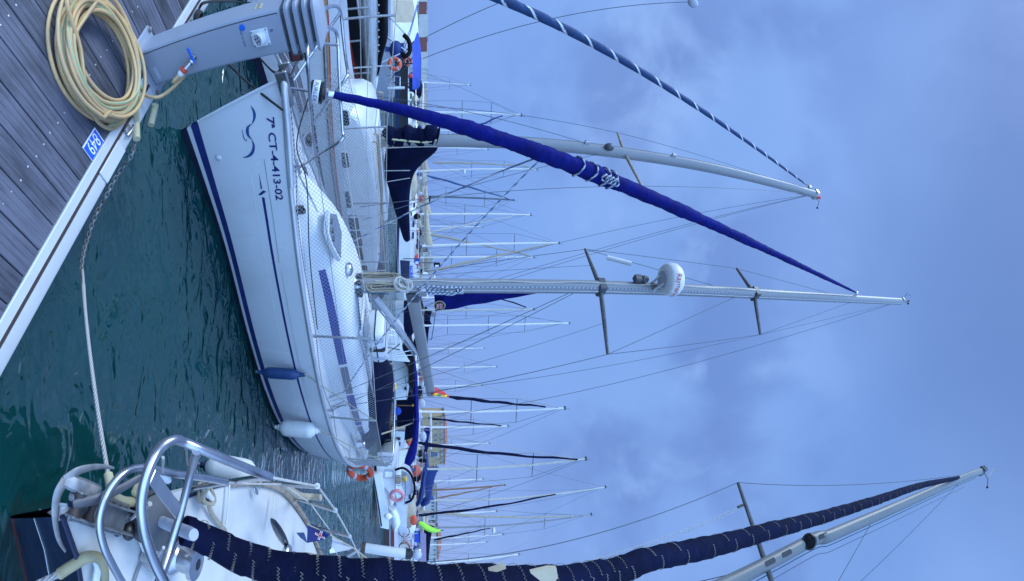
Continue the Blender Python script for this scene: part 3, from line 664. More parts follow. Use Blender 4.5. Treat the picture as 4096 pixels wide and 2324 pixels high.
# stanchions, lifelines and net along the starboard side
stn = [(3.72,.62),(5.15,.60),(6.9,.58),(7.9,.58)]
tops = {}
for side in (-1, 1):
    for s, h in stn:
        p = B(s, CU+side*(interp(SD, BD, s)-.05), sheer(s)); tp_ = p+V((0,0,h))+UV*side*.02
        b = MB(); b.tube([p, tp_], .0125, 8); so_ = b.build('stanchion', M['dullsteel'], y); tops[(side, s)] = tp_
        b = MB(); b.lathe(p, (0,0,1), [(.035,0),(.035,.012),(.020,.016),(.018,.06)], 10); b.build('stanchion_base', M['steel'], so_)
pf = {-1: PZ(1370,545,1.35), 1: PZ(1390,290,1.35)}
st_end = {s: B(8.6, CU+s*.72, 1.36) for s in (-1, 1)}
net_top, net_bot = {}, {}
for side in (-1, 1):
    P_ = [pf[side]]+[tops[(side, s)] for s, h in stn]+[st_end[side]]
    for k, nm in ((1.0,'lifeline'), (.5,'lifeline')):
        b = MB()
        Q = []
        for i, p in enumerate(P_):
            s = p.dot(NV); base = B(s, CU+side*(interp(SD, BD, s)-.05), sheer(s)); Q.append(lerp(base, p, k))
        b.tube(Q, .0028 if k == .5 else .0035, 5); b.build(nm, M['ropewhite'] if k == 1 else M['dullsteel'], y)
    net_top[side] = P_
def net(name, top, bot, cell, mat, r=.0016, dia=True):
    def at(pts, d):
        for a, c in zip(pts, pts[1:]):
            l = (c-a).length
            if d <= l: return lerp(a, c, d/l)
            d -= l
        return pts[-1]
    L_ = sum((c-a).length for a, c in zip(top, top[1:])); Lb = sum((c-a).length for a, c in zip(bot, bot[1:]))
    H = (top[len(top)//2]-bot[len(bot)//2]).length; b = MB(); nx = int(L_/cell); nh = max(3, int(H/cell))
    def P2(i, j):
        x = i/nx; return lerp(at(bot, x*Lb), at(top, x*L_), j/nh)
    for i in range(-nh, nx+1):
        for sgn in (1, -1):
            line = []
            for j in range(nh+1):
                ii = i+j if sgn > 0 else i+nh-j
                if 0 <= ii <= nx: line.append(P2(ii, j))
            if len(line) > 1: b.tube(line, r, 3, cap=False)
    return b.build(name, mat, y, ang=0)
NETM = pm('white_net', (.27,.28,.30), .8)
for side in (-1, 1):
    P_ = net_top[side]; bt = []
    for p in P_:
        s = p.dot(NV); bt.append(B(s, CU+side*(interp(SD, BD, s)-.02), sheer(s)+.03))
    net('lifeline_net', P_, bt, .040, NETM)
# bow net panels hung from the pulpit
net('pulpit_net', [PZ(1370,545,1.33), PZ(1352,260,1.33)], [PZ(1180,680,.93), PZ(1205,420,.95)], .042, NETM)
# black line woven along the rail
b = MB(); P_ = [hull_pt(.02,1,-1,-.1)+V((0,0,.03))]+[B(s, CU-interp(SD, BD, s)+.10+.03*math.sin(s*5), sheer(s)+.035+.02*math.sin(s*4)) for s in [2.1+.35*k for k in range(17)]]
b.tube(smooth_path(P_, 4), .006, 5); b.build('jackline', M['fleck'], y)
# pulpit
def pz_list(l, z): return [PZ(a, c, z) for a, c in l]
b = MB(); st = pz_list([(1300,110),(1322,112),(1345,130),(1352,180),(1355,260),(1362,400),(1370,530),(1366,560)], 1.35)
foot = PZ(1175,685,.90); P_ = st+[lerp(st[-1], foot, .35), lerp(st[-1], foot, .7), foot]
P_ = [PZ(1288,95,1.32)]+P_
b.tube(smooth_path(P_, 5), .0125, 10); b.build('pulpit_rail', M['steel'], y)
b = MB(); pt_ = pz_list([(1292,40),(1315,28),(1345,25),(1362,50),(1372,140),(1382,230),(1390,285),(1384,312)], 1.35)
foot2 = B(2.2, CU+.27, .92); P_ = pt_+[lerp(pt_[-1], foot2, .3), lerp(pt_[-1], foot2, .7), foot2]
b.tube(smooth_path(P_, 5), .0125, 10); b.build('pulpit_rail', M['steel'], y)
b = MB(); P_ = [PZ(1228,170,1.22), PZ(1232,260,1.22), PZ(1240,400,1.16), PZ(1250,520,1.11), PZ(1259,640,1.06)]; b.tube(smooth_path(P_, 5), .0115, 10); b.build('pulpit_rail', M['steel'], y)
for a_, c_ in ((PZ(1228,172,1.22), PZ(1150,330,.97)), (st[3], PZ(1228,172,1.22)), (pt_[3], B(1.62,CU+.06,.98))):
    b = MB(); b.tube([a_, c_], .011, 8); b.build('pulpit_leg', M['steel'], y)
b = MB(); q = PZ(1186,215,1.2); b.box(q, (.07,.05,.085), AX, bev=.008); nl = b.build('bow_light', M['black'], y)
b = MB(); b.box(q-UV*.027+V((0,0,.0)), (.045,.006,.05), AX); b.build('bow_light_lens', M['redboot'], nl)
# stem fitting, bow roller, forestay and furler
b = MB(); b.box(B(1.56,CU-.06,.985), (.26,.028,.085), AX, bev=.006); b.box(B(1.56,CU+.06,.985), (.26,.028,.085), AX, bev=.006); b.box(B(1.60,CU,.965), (.24,.11,.02), AX); b.build('stem_fitting', M['steel'], y)
b = MB(); P_ = [hull_pt(0,1,-1)+V((0,0,.02)), B(1.55,CU-.09,.99), hull_pt(.045,1,-1,.0)+V((0,0,.025)), hull_pt(.10,1,-1,-.004)+V((0,0,.02))]
b.tube(smooth_path(P_, 6), .027, 10); b.build('bow_rail_casting', M['alu'], y)
b = MB(); b.tube([hull_pt(0,.2,-1,.004), hull_pt(0,.6,-1,.004), hull_pt(0,.97,-1,.006)], .012, 8); b.build('stem_band', M['gelside'], y)
fb = V((-1.46, 3.03, E-.93)); mt_top = PY(3447,1181,4.97)
fd = (mt_top-fb).normalized(); 
b = MB(); b.box(fb+fd*.06, (.02,.012,.16), (UV,NV,fd)); b.build('forestay_toggle', M['steel'], y)
dc = fb+fd*.15
b = MB(); b.lathe(dc, fd, [(.02,-.03),(.075,-.012),(.078,0),(.05,.004),(.046,.05),(.05,.06),(.075,.064),(.078,.078),(.04,.09)], 22); dr = b.build('furling_drum', M['black'], y)
b = MB(); b.lathe(dc, fd, [(.0785,.006),(.081,.010),(.081,.052),(.0785,.056)], 24, cap0=False, cap1=False); b.build('drum_band', M['whiteplastic'], dr)
b = MB()
vs, fs = text_polys('FURLEX', 1.0); x0, x1 = min(v[0] for v in vs), max(v[0] for v in vs)
toC = (EYE-dc); toC = (toC-fd*toC.dot(fd)).normalized(); sd3 = fd.cross(toC)
b.add([dc+(toC*math.cos((v[0]-(x0+x1)/2)/(x1-x0)*1.7)+sd3*math.sin((v[0]-(x0+x1)/2)/(x1-x0)*1.7))*.0822+fd*(.018+.026*v[1]/.7) for v in vs], fs); b.build('drum_lettering', M['navystripe'], dr)
b = MB(); b.lathe(dc+fd*.09, fd, [(.045,0),(.05,.012),(.03,.03),(.028,.06),(.018,.075),(.016,.14)], 14); b.build('furler_swivel', M['steel'], y)
b = MB(); P_ = [dc-fd*.01+UV*.06, B(1.9,CU-.22,1.02), B(2.2,CU-.33,1.05), B(2.8,CU-.55,.98), B(3.6,CU-.82,.93)]; b.tube(smooth_path(P_, 8), .005, 5); b.build('furling_line', M['ropeblack'], y)
js, je = .30, (mt_top-fb).length-.38
b = MB(); rings = []; nS = 420
a1 = fd.orthogonal().normalized(); a2 = fd.cross(a1)
for i in range(nS+1):
    t = i/nS; d_ = lerp(js, je, t); p = fb+fd*d_
    r0 = interp([0,.01,.04,.11,.24,.38,.6,.8,.95,1], [.022,.030,.034,.052,.074,.068,.050,.038,.025,.015], t)
    row = []
    for k in range(14):
        a = 2*math.pi*k/14; tw = a+d_*2.6
        saw = (d_*(7.0 if t < .25 else 2.2)+a/(2*math.pi)) % 1.0
        rr_ = r0*(.95+(.10 if t < .22 else .06)*saw+.05*math.cos(2*tw+1)+.04*math.sin(d_*11+2*a)+.03*math.sin(d_*37+a))
        row.append(p+(a1*math.cos(a)+a2*math.sin(a))*rr_)
    rings.append(row)
b.loft(rings); jib = b.build('furled_jib', M['bluecanvas'], y, ang=35)
b = MB()
for dd, n2 in ((2.22,1),(2.36,1),(2.50,1),(2.58,1)):
    p = fb+fd*(dd+.1); r0 = .084
    b.tube([p+(a1*math.cos(2*math.pi*k/18)+a2*math.sin(2*math.pi*k/18))*r0+fd*.02*math.sin(4*math.pi*k/18) for k in range(18)], .0085, 6, closed=True)
for k in range(4):
    p = fb+fd*(2.56+.04*k)+toC*.10; b.tube([p+sd3*.03*math.cos(a)+fd*.03*math.sin(a)+toC*.012*math.sin(2*a) for a in [2*math.pi*j/10 for j in range(10)]], .009, 6, closed=True)
b.build('sheet_wraps', M['fleck'], y)
pj_ = min((fb+fd*(2.0+.02*k) for k in range(60)), key=lambda q: abs(proj(q)[0]-1912))
b = MB(); a_, c_ = pj_, PZ(1373,1571,.98); b.tube([lerp(a_, c_, k/14)-V((0,0,.10*4*(k/14)*(1-k/14))) for k in range(15)], .0075, 6); b.build('jib_sheet', M['fleck'], y)
b = MB(); a_, c_ = pj_, PU(1385,982,3.45); b.tube([lerp(a_, c_, k/14)-V((0,0,.05*4*(k/14)*(1-k/14))) for k in range(15)], .0075, 6); b.build('jib_sheet', M['fleck'], y)
b = MB(); b.tube([mt_top-fd*.40, mt_top], .008, 6); b.lathe(mt_top-fd*.34, fd, [(.02,0),(.035,.02),(.035,.06),(.02,.08)], 12); b.build('halyard_swivel', M['steel'], y)
# mast
MY = 4.97
mp = smooth_path([PY(x, yv, MY) for x, yv in ((1422,1141),(1700,1143),(2050,1145),(2400,1149),(2800,1163),(3100,1179),(3602,1206))], 8)
b = MB(); b.tube(mp, [.076]*len(mp), 18, up=NV, flat=1.25); mast = b.build('mast', M['mastgrey'], y, ang=60)
b = MB(); b.tube([p-UV*.074-NV*.01 for p in mp], .006, 6); b.build('sail_track', M['dullsteel'], mast)
b = MB(); b.tube([p-NV*.098-UV*.01+V((.008*math.sin(i*.9),0,0)) for i, p in enumerate(mp[3:-4])], .007, 6); b.build('halyard', M['ropewhite'], mast)
b = MB(); b.tube([p-NV*.06-UV*.062 for i, p in enumerate(mp[3:-10])], .006, 6); b.build('halyard', M['fleck'], mast)
b = MB(); q = mp[0]; b.lathe(q-V((0,0,.03)), (0,0,1), [(.13,0),(.13,.02),(.10,.05),(.09,.09)], 18); b.build('mast_collar', M['dullsteel'], mast)
for k in range(7):
    a = k*.9; b = MB(); b.box(q+V((.11*math.cos(a),.11*math.sin(a),.05)), (.05,.05,.07), AX, bev=.012); b.build('mast_foot_block', M['black'], mast)
def mpt(px): # point on the mast at an image column
    for a, c in zip(mp, mp[1:]):
        pa, pc_ = HX+F*math.atan2(a.z-E, a.y), HX+F*math.atan2(c.z-E, c.y)
        if pa <= px <= pc_: return lerp(a, c, (px-pa)/(pc_-pa))
    return mp[-1]
sl = [(2402,(2341,997,5.55),(2431,1417,4.62)), (3017,(2947,1074,5.5),(3041,1338,4.66))]
tipL, tipR = [], []
for px, l, r in sl:
    c = mpt(px); pl, pr = PY(*l), PY(*r); tipL.append(pl); tipR.append(pr)
    for tip in (pl, pr):
        b = MB(); b.tube([c, lerp(c, tip, .5), tip], [.034,.028,.020], 8); b.build('spreader', M['darkspar'], mast)
    b = MB(); b.box(c, (.19,.17,.12), AX, bev=.02); b.build('spreader_bracket', M['darkgrey'], mast)
# hanging lamps, radar
b = MB(); c = mpt(2540)-NV*.13+UV*.05; b.box(c, (.09,.10,.12), AX, bev=.02); b.lathe(c+V((0,0,.06)), (0,0,1), [(.045,0),(.05,.02),(.04,.08)], 14); b.build('steaming_light', M['darkgrey'], mast)
rc = PY(2680,1118,4.68)
b = MB(); b.lathe(rc-V((0,0,.10)), (0,0,1), [(.10,0),(.185,.02),(.205,.05),(.215,.10),(.21,.16),(.18,.205),(.11,.225)], 32); ra = b.build('radar_dome', M['whiteplastic'], mast, ang=60)
b = MB(); b.lathe(rc-V((0,0,.115)), (0,0,1), [(.02,0),(.11,.002),(.11,.016)], 20); b.build('radar_base', M['cloth_grey'], ra)
b = MB(); mm_ = mpt(2600)
for o_ in (-.05,.05): b.tube([mm_+UV*o_, rc-V((0,0,.115))+UV*o_*1.3], .016, 6)
b.tube([mm_+V((0,0,.25)), rc-V((0,0,.10))], .014, 6); b.build('radar_bracket', M['whiteplastic'], ra)
vs, fs = text_polys('Raymarine', 1.0); x0, x1 = min(v[0] for v in vs), max(v[0] for v in vs); b = MB()
b.add([rc+V((math.sin(.95-1.25+(v[0]-x0)/(x1-x0)*1.7), -math.cos(.95-1.25+(v[0]-x0)/(x1-x0)*1.7), 0))*.2195+V((0,0,-.03+.075*v[1]/.7)) for v in vs], fs); b.build('radar_lettering', M['red'], ra)
# standing rigging
mh = mp[-1]
def rig(name, pts, r=.0042, par=None, mat='wire'):
    b = MB(); b.tube(pts, r, 5); return b.build(name, M[mat], par or y)
chR = hull_pt(.515,1,-1,-.22); chL = hull_pt(.515,1,1,-.22)
rig('cap_shroud', [chR, tipR[0], tipR[1], mpt(3435)]); rig('cap_shroud', [chL, tipL[0], tipL[1], mpt(3400)])
rig('lower_shroud', [hull_pt(.49,1,-1,-.25), mpt(2330)]); rig('lower_shroud', [hull_pt(.53,1,-1,-.24), mpt(2345)]); rig('lower_shroud', [hull_pt(.47,1,1,-.25), mpt(2330)])
rig('diagonal_shroud', [tipR[0], mpt(2975)]); rig('diagonal_shroud', [tipL[0], mpt(2950)])
bs = B(8.6, CU, 1.0); bk1 = PY(1750,1560,6.45)
rig('backstay', [bs, mh-V((0,0,.04))]); rig('topping_lift', [bk1, mh-V((0,0,.06))], .0035)
rig('flag_halyard', [lerp(mpt(2402), tipR[0], .55), hull_pt(.50,1,-1,-.24)], .0025); rig('flag_halyard', [lerp(mpt(2402), tipL[0], .55), hull_pt(.50,1,1,-.24)], .0025)
b = MB(); a_, c_ = PY(2428,1030,5.45), PY(2525,1055,5.33); b.tube([a_, c_], .034, 10); b.build('radar_reflector', M['whiteplastic'], mast)
# turnbuckles
for p in (hull_pt(.515,1,-1,-.22), hull_pt(.49,1,-1,-.25), hull_pt(.53,1,-1,-.24)):
    b = MB(); b.lathe(p, (mpt(2350)-p), [(.012,0),(.016,.03),(.010,.06),(.010,.16),(.005,.2)], 8); b.build('turnbuckle', M['steel'], y)
# masthead gear
b = MB(); b.box(mh+V((0,0,.02))-NV*.02, (.20,.10,.05), AX, bev=.012); mhd = b.build('masthead_box', M['dullsteel'], mast)
b = MB(); b.tube([mh, mh+V((.02,0,.28)), mh-NV*.1+V((.05,0,.34))], .008, 6); b.tube([mh-NV*.08, mh-NV*.12+V((-.12,0,.16)), mh-NV*.05+V((-.1,0,.48))], .006, 6); b.build('wind_instrument', M['black'], mast)
b = MB(); b.tube([mh+V((.05,-.02,.36)), mh+V((.05,-.02,.36))+V((-.08,0,.05))], .012, 6); b.ball(mh+V((.06,0,.42)), .03); b.build('wind_cups', M['black'], mast)
# boom, vang and furled mainsail
ba = PY(1650,1172,5.02)-NV*0; be = PU(1725,1575,CU)
bd_ = (be-ba).normalized()
b = MB(); rg = []
for d_, k in ((.12,1),((be-ba).length,1)):
    p = ba+bd_*d_; up = V((0,0,1)); sd4 = bd_.cross(up).normalized(); up = sd4.cross(bd_)
    rg.append([p+sd4*.052*x+up*.075*z for x, z in ((1,.5),(.8,.85),(0,1),(-.8,.85),(-1,.5),(-1,-.5),(-.7,-1),(.7,-1),(1,-.5))])
b.loft(rg); boom = b.build('boom', M['mastgrey'], y)
b = MB(); b.box(ba+bd_*.05, (.16,.11,.15), (bd_,bd_.cross(V((0,0,1))).normalized(),V((0,0,1))), bev=.02); b.build('gooseneck', M['darkgrey'], boom)
va = PY(1500,1186,4.95)-UV*.0; ve = ba+bd_*1.55-V((0,0,.08))
b = MB(); vd = (ve-va); b.tube([va, va+vd*.62], .037, 10); b.tube([va+vd*.60, ve], .028, 10); vn = b.build('vang_strut', M['alu'], y)
b = MB(); b.tube([va-V((0,0,.06)), ve-V((0,0,.05))-UV*.03], .007, 5); b.tube([va-V((0,0,.07))-UV*.02, ve-V((0,0,.06))+UV*.03], .007, 5); b.box(lerp(va, ve, .45)-V((0,0,.055)), (.10,.03,.05), (vd.normalized(), vd.cross(V((0,0,1))).normalized(), V((0,0,1))), bev=.01); b.build('vang_tackle', M['fleck'], vn)
b = MB(); g = []
cw = PU(1742,1247,CU); hd = mpt(2210)+NV*.09; tk = mpt(1735)+NV*.09
for i in range(25):
    t = i/24; a_ = lerp(tk, hd, t); c_ = lerp(cw, hd, t); row = []
    for k in range(9):
        f = k/8; row.append(lerp(a_, c_, f)+UV*(.02*math.sin(f*math.pi)*(1-t)+.010*math.sin(t*23+f*7)*(1-t)))
    g.append(row)
back = [[p+UV*.004 for p in r] for r in g]
b.loft(g, closed=False, cap0=False, cap1=False); b.loft(back, closed=False, cap0=False, cap1=False); ms = b.build('mainsail_leech', M['bluecanvas'], y)
bc = PU(1758,1222,CU-.03); ex = NV*.95+V((0,0,-.0)); 
b = MB(); b.add([bc-UV*.004+NV*.105*math.cos(a)+V((0,0,.115*math.sin(a)*.62)) for a in [2*math.pi*k/28 for k in range(28)]], [list(range(28))]); bd2 = b.build('sail_badge', M['foam'], ms)
b = MB(); b.add([bc-UV*.007+NV*.092*math.cos(a)+V((0,0,.100*math.sin(a)*.62)) for a in [2*math.pi*k/28 for k in range(28)]], [list(range(28))]); b.build('badge_field', M['black'], bd2)
b = MB(); b.add([bc-UV*.009+NV*(.085 if k % 2 == 0 else .035)*math.cos(math.pi/2+math.pi*k/5)+V((0,0,(.085 if k % 2 == 0 else .035)*.62*math.sin(math.pi/2+math.pi*k/5))) for k in range(10)], [list(range(10))]); b.build('badge_star', M['red'], bd2)
b = MB(); put_text(b, 'ELITE', .040, bc-UV*.011+V((0,0,.020)), NV, V((0,0,1)), width=.105); put_text(b, 'SAILS', .040, bc-UV*.011-V((0,0,.020)), NV, V((0,0,1)), width=.105); b.build('badge_lettering', M['white'], bd2)
b = MB(); b.box(cw+V((0,0,-.02))+NV*.04, (.12,.03,.06), AX, bev=.01); b.build('clew_block', M['dullsteel'], ms)
b = MB(); b.tube([cw+NV*.05, be-bd_*1.9+V((0,0,.14)), be-bd_*1.9+V((0,0,.06))], .006, 5); b.build('outhaul', M['ropegreen'], ms)
# rope coils on the mast
def coil(name, mat, c, ax1, ax2, n, L_, w, r, par):
    b = MB(); rr_ = random.Random(n)
    for k in range(n):
        ox = (rr_.random()-.5)*.05; oy = (rr_.random()-.5)*.04; l2 = L_*(1+rr_.uniform(-.12,.12)); w2 = w*(1+rr_.uniform(-.4,.4)); cx_ = c+V((ox,oy,rr_.uniform(-.03,.03)))
        b.tube([cx_+ax1*l2*.5*math.cos(a)+ax2*w2*.5*math.sin(a)*(.6+.4*abs(math.cos(a)))+UV*.01*math.sin(3*a+k) for a in [2*math.pi*j/18 for j in range(18)]], r, 6, closed=True)
    return b.build(name, mat, par)
coil('rope_coil', M['ropetan'], mpt(1545)-UV*.085-NV*.08, V((0,0,1)), (NV*.6-UV*.8), 8, .40, .10, .008, mast)
coil('rope_coil', M['ropewhite'], mpt(1615)-UV*.075-NV*.11, V((.3,0,.9)).normalized(), (NV*.5-UV*.85), 9, .17, .15, .009, mast)
coil('rope_coil', M['fleck'], mpt(1770)-UV*.09-NV*.03, V((.05,0,1)), (NV*.6-UV*.8), 8, .42, .09, .009, mast)
coil('rope_coil', M['ropetan'], mpt(1500)+UV*.11-NV*.02, V((0,0,1)), (NV*.6-UV*.8), 8, .52, .07, .008, mast)
b = MB(); b.tube([mpt(1430)-UV*.08, mpt(1640)-UV*.085], .006, 5); b.tube([mpt(1430)-UV*.10, mpt(1560)-UV*.12], .006, 5); b.build('halyard_tail', M['ropegreen'], mast)
b = MB(); q = mpt(1690)-UV*.09; b.box(q, (.12,.05,.10), AX, bev=.012); b.build('mast_winch_pad', M['dullsteel'], mast)
b = MB(); q = mpt(1710)+UV*.10; b.box(q, (.10,.07,.18), AX, bev=.012); b.build('mast_winch_pad', M['dullsteel'], mast)
# pushpit
b = MB(); P_ = [B(7.9,CU-.93,1.37), B(8.5,CU-.74,1.37), B(8.85,CU-.55,1.37), B(8.9,CU,1.37), B(8.85,CU+.55,1.37), B(8.5,CU+.74,1.37), B(7.9,CU+.93,1.37)]
b.tube(smooth_path(P_, 6), .0125, 8); b.build('pushpit_rail', M['steel'], y)
for s, u_ in ((8.5,-.72),(8.72,-.6),(8.5,.72),(8.72,.6)):
    b = MB(); b.tube([B(s,CU+u_,.78), B(s,CU+u_,1.37)], .0125, 8); b.build('pushpit_leg', M['steel'], y)
b = MB(); b.box(B(8.75,CU-.62,1.22), (.05,.22,.30), AX, bev=.012); b.build('dodger_panel', M['cloth_grey'], y)
# cleats, spare warps on the foredeck
for s, u_ in ((2.15,-.17),(5.1,-1.07)):
    b = MB(); c = B(s, CU+u_, sheer(s)+.02); b.tube([c+NV*.08+V((0,0,.03)), c+NV*.03+V((0,0,.04)), c-NV*.03+V((0,0,.04)), c-NV*.08+V((0,0,.03))], .011, 8); b.lathe(c-V((0,0,.02)), (0,0,1), [(.018,0),(.014,.05)], 8); b.build('deck_cleat', M['steel'], y)
b = MB(); c = PZ(1232,560,.93)
for k in range(4): b.tube([c+V((.05*math.cos(a+k),.07*math.sin(a+k),.01*k+.006*math.sin(3*a))) for a in [2*math.pi*j/14 for j in range(14)]], .009, 6, closed=True)
b.build('coiled_warp', M['ropeblack'], y)
b = MB(); c = PZ(1195,840,.90)
for k in range(4): b.tube([c+V((.03*math.cos(a+k),.06*math.sin(a+k),.012*k+.006*math.sin(3*a))) for a in [2*math.pi*j/14 for j in range(14)]], .009, 6, closed=True)
b.build('coiled_warp', M['ropeblack'], y)
def rope(name, pts, r, mat, label, sag=0, seg=6):
    P_ = smooth_path(pts, 8) if len(pts) > 2 else [lerp(pts[0], pts[1], k/16)-V((0,0,sag*4*(k/16)*(1-k/16))) for k in range(17)]
    b = MB(); b.tube(P_, r, seg); return tag(b.build(name, M[mat], ang=60), label, 'rope')
rope('bow_line', [PZ(908,250,.42), PZ(1131,440,.985)], .0095, 'ropeblack', 'black braided bow line from the pontoon to the white yacht\u2019s starboard bow cleat', .02)
rope('bow_line', [PZ(1030,222,.42), PZ(1090,285,.70), PZ(1122,282,.99)], .0095, 'ropeblack', 'black bow line passing behind the pedestal to the white yacht\u2019s stem')
# things carried by the yacht
lr = thing('liferaft_canister', 'white liferaft canister with grey straps lying on the coachroof aft of the mast', 'liferaft', B(5.3,CU+.05,1.2))
lc = B(5.32,CU+.10,1.325); la = (PU(1492,1452,CU)-PU(1492,1270,CU)).normalized(); la.z = 0; la.normalize(); lb = la.cross(V((0,0,1)))
LL = .80
def canrings(z0, z1, e0, e1):
    return [[lc+la*x+lb*yv+V((0,0,z)) for x, yv in MB.rr(LL/2+e, .22+e, .07, 4)] for z, e in ((z0,e0),(lerp(z0,z1,.5),lerp(e0,e1,.5)+.012),(z1,e1))]
b = MB(); b.loft(canrings(-.115,-.006,-.035,0)); b.build('lower_shell', M['whiteplastic'], lr)
b = MB(); b.loft(canrings(.006,.115,0,-.035)); b.build('upper_shell', M['whiteplastic'], lr)
b = MB(); b.loft([[lc+la*x+lb*yv+V((0,0,z)) for x, yv in MB.rr(LL/2+.006, .226, .07, 4)] for z in (-.008,.008)]); b.build('seam_band', M['black'], lr)
for k, mt in ((-.27,'cloth_grey'),(-.02,'black'),(.22,'cloth_grey')):
    b = MB(); b.loft([[lc+la*(k+o_)+lb*x+V((0,0,z)) for x, z in MB.rr(.238,.120,.04,3)] for o_ in (-.026,.026)]); b.build('strap', M[mt], lr)
b = MB()
for k in (-.3,.3): b.box(lc+la*k-V((0,0,.12)), (.05,.5,.03), (la,lb,V((0,0,1))))
b.build('cradle', M['greywood'], lr)
fb_c = PU(1123,1492,CU-1.22); 
def fender(name_label, c, L_, r, mat, endmat, lanyard_top, grp='fenders hanging from the yachts'):
    t = thing('fender', name_label, 'fender', c-V((0,0,L_/2)), grp)
    b = MB(); b.lathe(c-V((0,0,L_/2)), (0,0,1), [(.02,-.0),(r*.45,.02),(r*.92,.07),(r,.12),(r*1.01,L_/2),(r,L_-.12),(r*.92,L_-.07),(r*.45,L_-.02),(.02,L_)], 20); b.build('body', M[mat], t, ang=60)
    for s_ in (-1, 1):
        b = MB(); q = c+V((0,0,s_*L_/2)); b.lathe(q-V((0,0,s_*.02)), (0,0,s_), [(r*.42,0),(r*.40,.02),(.022,.035),(.022,.06)], 12); b.build('end_cap', M[endmat], t)
        b = MB(); b.tube([q+V((0,0,s_*.045))+NV*.02*math.cos(a)+V((0,0,.02*math.sin(a))) for a in [2*math.pi*k/10 for k in range(10)]], .005, 5, closed=True); b.build('rope_eye', M['ropewhite'], t)
    b = MB(); b.tube([c+V((0,0,L_/2+.05)), lanyard_top], .006, 5); b.build('lanyard', M['ropetan'], t)
    return t
c = PZ(1123,1494,.43); fender('blue cylindrical fender hanging amidships on the white yacht\u2019s starboard side', c, .46, .062, 'fenderblue', 'fenderblue', tops[(-1,5.15)]+V((0,0,-.02)))
c = PZ(1190,1717,.42); t_ = fender('large white fender hanging near the stern quarter of the white yacht', c, .50, .098, 'fenderwhite', 'fenderwhite', tops[(-1,6.9)])
def lifebuoy(label, c, ax1, ax2, R_, r, mat, cat='lifebuoy', bands=True):
    t = thing('lifebuoy', label, cat, c)
    nrm = ax1.cross(ax2).normalized()
    b = MB(); b.tube([c+ax1*R_*math.cos(a)+ax2*R_*math.sin(a) for a in [2*math.pi*k/32 for k in range(32)]], r, 12, closed=True); b.build('ring', M[mat], t)
    if bands:
        for k in range(4):
            b = MB(); A = [2*math.pi*(k/4+.1)+d_ for d_ in (-.13,-.05,.05,.13)]; b.tube([c+ax1*R_*math.cos(a)+ax2*R_*math.sin(a) for a in A], r*1.04, 12, cap=False); b.build('reflective_band', M['cloth_grey'], t)
        b = MB(); b.tube([c+(ax1*math.cos(a)+ax2*math.sin(a))*(R_+r*(1.05+.25*abs(math.sin(2*a+.6)))) for a in [2*math.pi*k/32 for k in range(32)]], .006, 5, closed=True); b.build('grab_line', M['ropewhite'], t)
    return t
lifebuoy('orange lifebuoy hanging from the stern rail of the white yacht', PN(1440,1886,9.05), V((0,0,1)), V((.82,.55,0)).normalized(), .215, .060, 'orange')
fo_ = thing('spanish_flag', 'red and yellow flag furled around a staff at the boom end', 'flag', PU(1728,1560,CU-.1))
P_ = [PU(1727,1561,CU), PU(1745,1566,CU), PU(1768,1574,CU), PU(1795,1586,CU)]
b = MB(); b.tube([P_[0], P_[1], P_[2], P_[3]], [.075,.06,.045,.012], 8); b.build('furled_red_cloth', M['red'], fo_)
b = MB(); b.tube([lerp(P_[0],P_[1],.5)-UV*.02-V((0,0,.02)), P_[1]-UV*.02-V((0,0,.02)), lerp(P_[2],P_[3],.6)-UV*.01], [.058,.06,.03], 8); b.build('furled_yellow_cloth', M['flagyellow'], fo_)
b = MB(); b.ball(lerp(P_[1],P_[2],.2)-UV*.06+V((0,0,.02)), (.03,.012,.05), AX); b.build('crest_patch', M['flaggreen'], fo_)
# ---------------------------------------------------------------- navy yacht at the right, bow towards the camera
AN = math.radians(12)
RA = (NV*math.cos(AN)-UV*math.sin(AN)).normalized(); RL = (UV*math.cos(AN)+NV*math.sin(AN)).normalized()
RO = NV*1.11+UV*(.0)
def RR(s, l, z): return RO+RA*s+RL*l+V((0,0,z))
RSD = [0,.12,.25,.5,1.08,1.7,2.2,3.0,3.6,5,6.5,7.4]; RBD = [.02,.055,.12,.27,.65,.94,1.09,1.20,1.20,1.15,.95,.7]
RSW = [.8,1.3,2,3,5,6.5,7]; RBW = [.01,.26,.58,.9,1.0,.75,.55]
def rsheer(s): return interp([0,1,3,7.4], [1.0,.96,.92,.92], s)
r = thing('navy_sailing_yacht', 'weathered navy hulled yacht with stainless pulpit, anchor and tall furled navy jib', 'sailing yacht', RR(.5,0,0))
b = MB(); rows = [-.5,-.25,0,.05,.09,.3,.55,.8,.93,1.0]; RT = [k/48 for k in range(49)]
def rhull(t, f, side):
    sd, sw = lerp(0, 7.4, t), lerp(.8, 7.0, t); s = lerp(sw, sd, f) if f >= 0 else sw
    bd, bw = interp(RSD, RBD, sd), interp(RSW, RBW, sw)
    if f >= 0: return RR(s, side*lerp(bw, bd, f**.8), f*rsheer(sd))
    return RR(s-f*.3, side*bw*(1+f), f*.8)
for side in (-1, 1):
    b.loft([[rhull(t, f, side) for f in rows] for t in RT], closed=False, cap0=False, cap1=False, rowm=[2,2,1,1,0,0,0,0,0])
b.loft([[rhull(1, f, -1) for f in rows], [rhull(1, f, 1) for f in rows]], closed=False, cap0=False, cap1=False)
b.build('hull', [M['oldnavy'], M['redboot'], M['antifoul']], r)
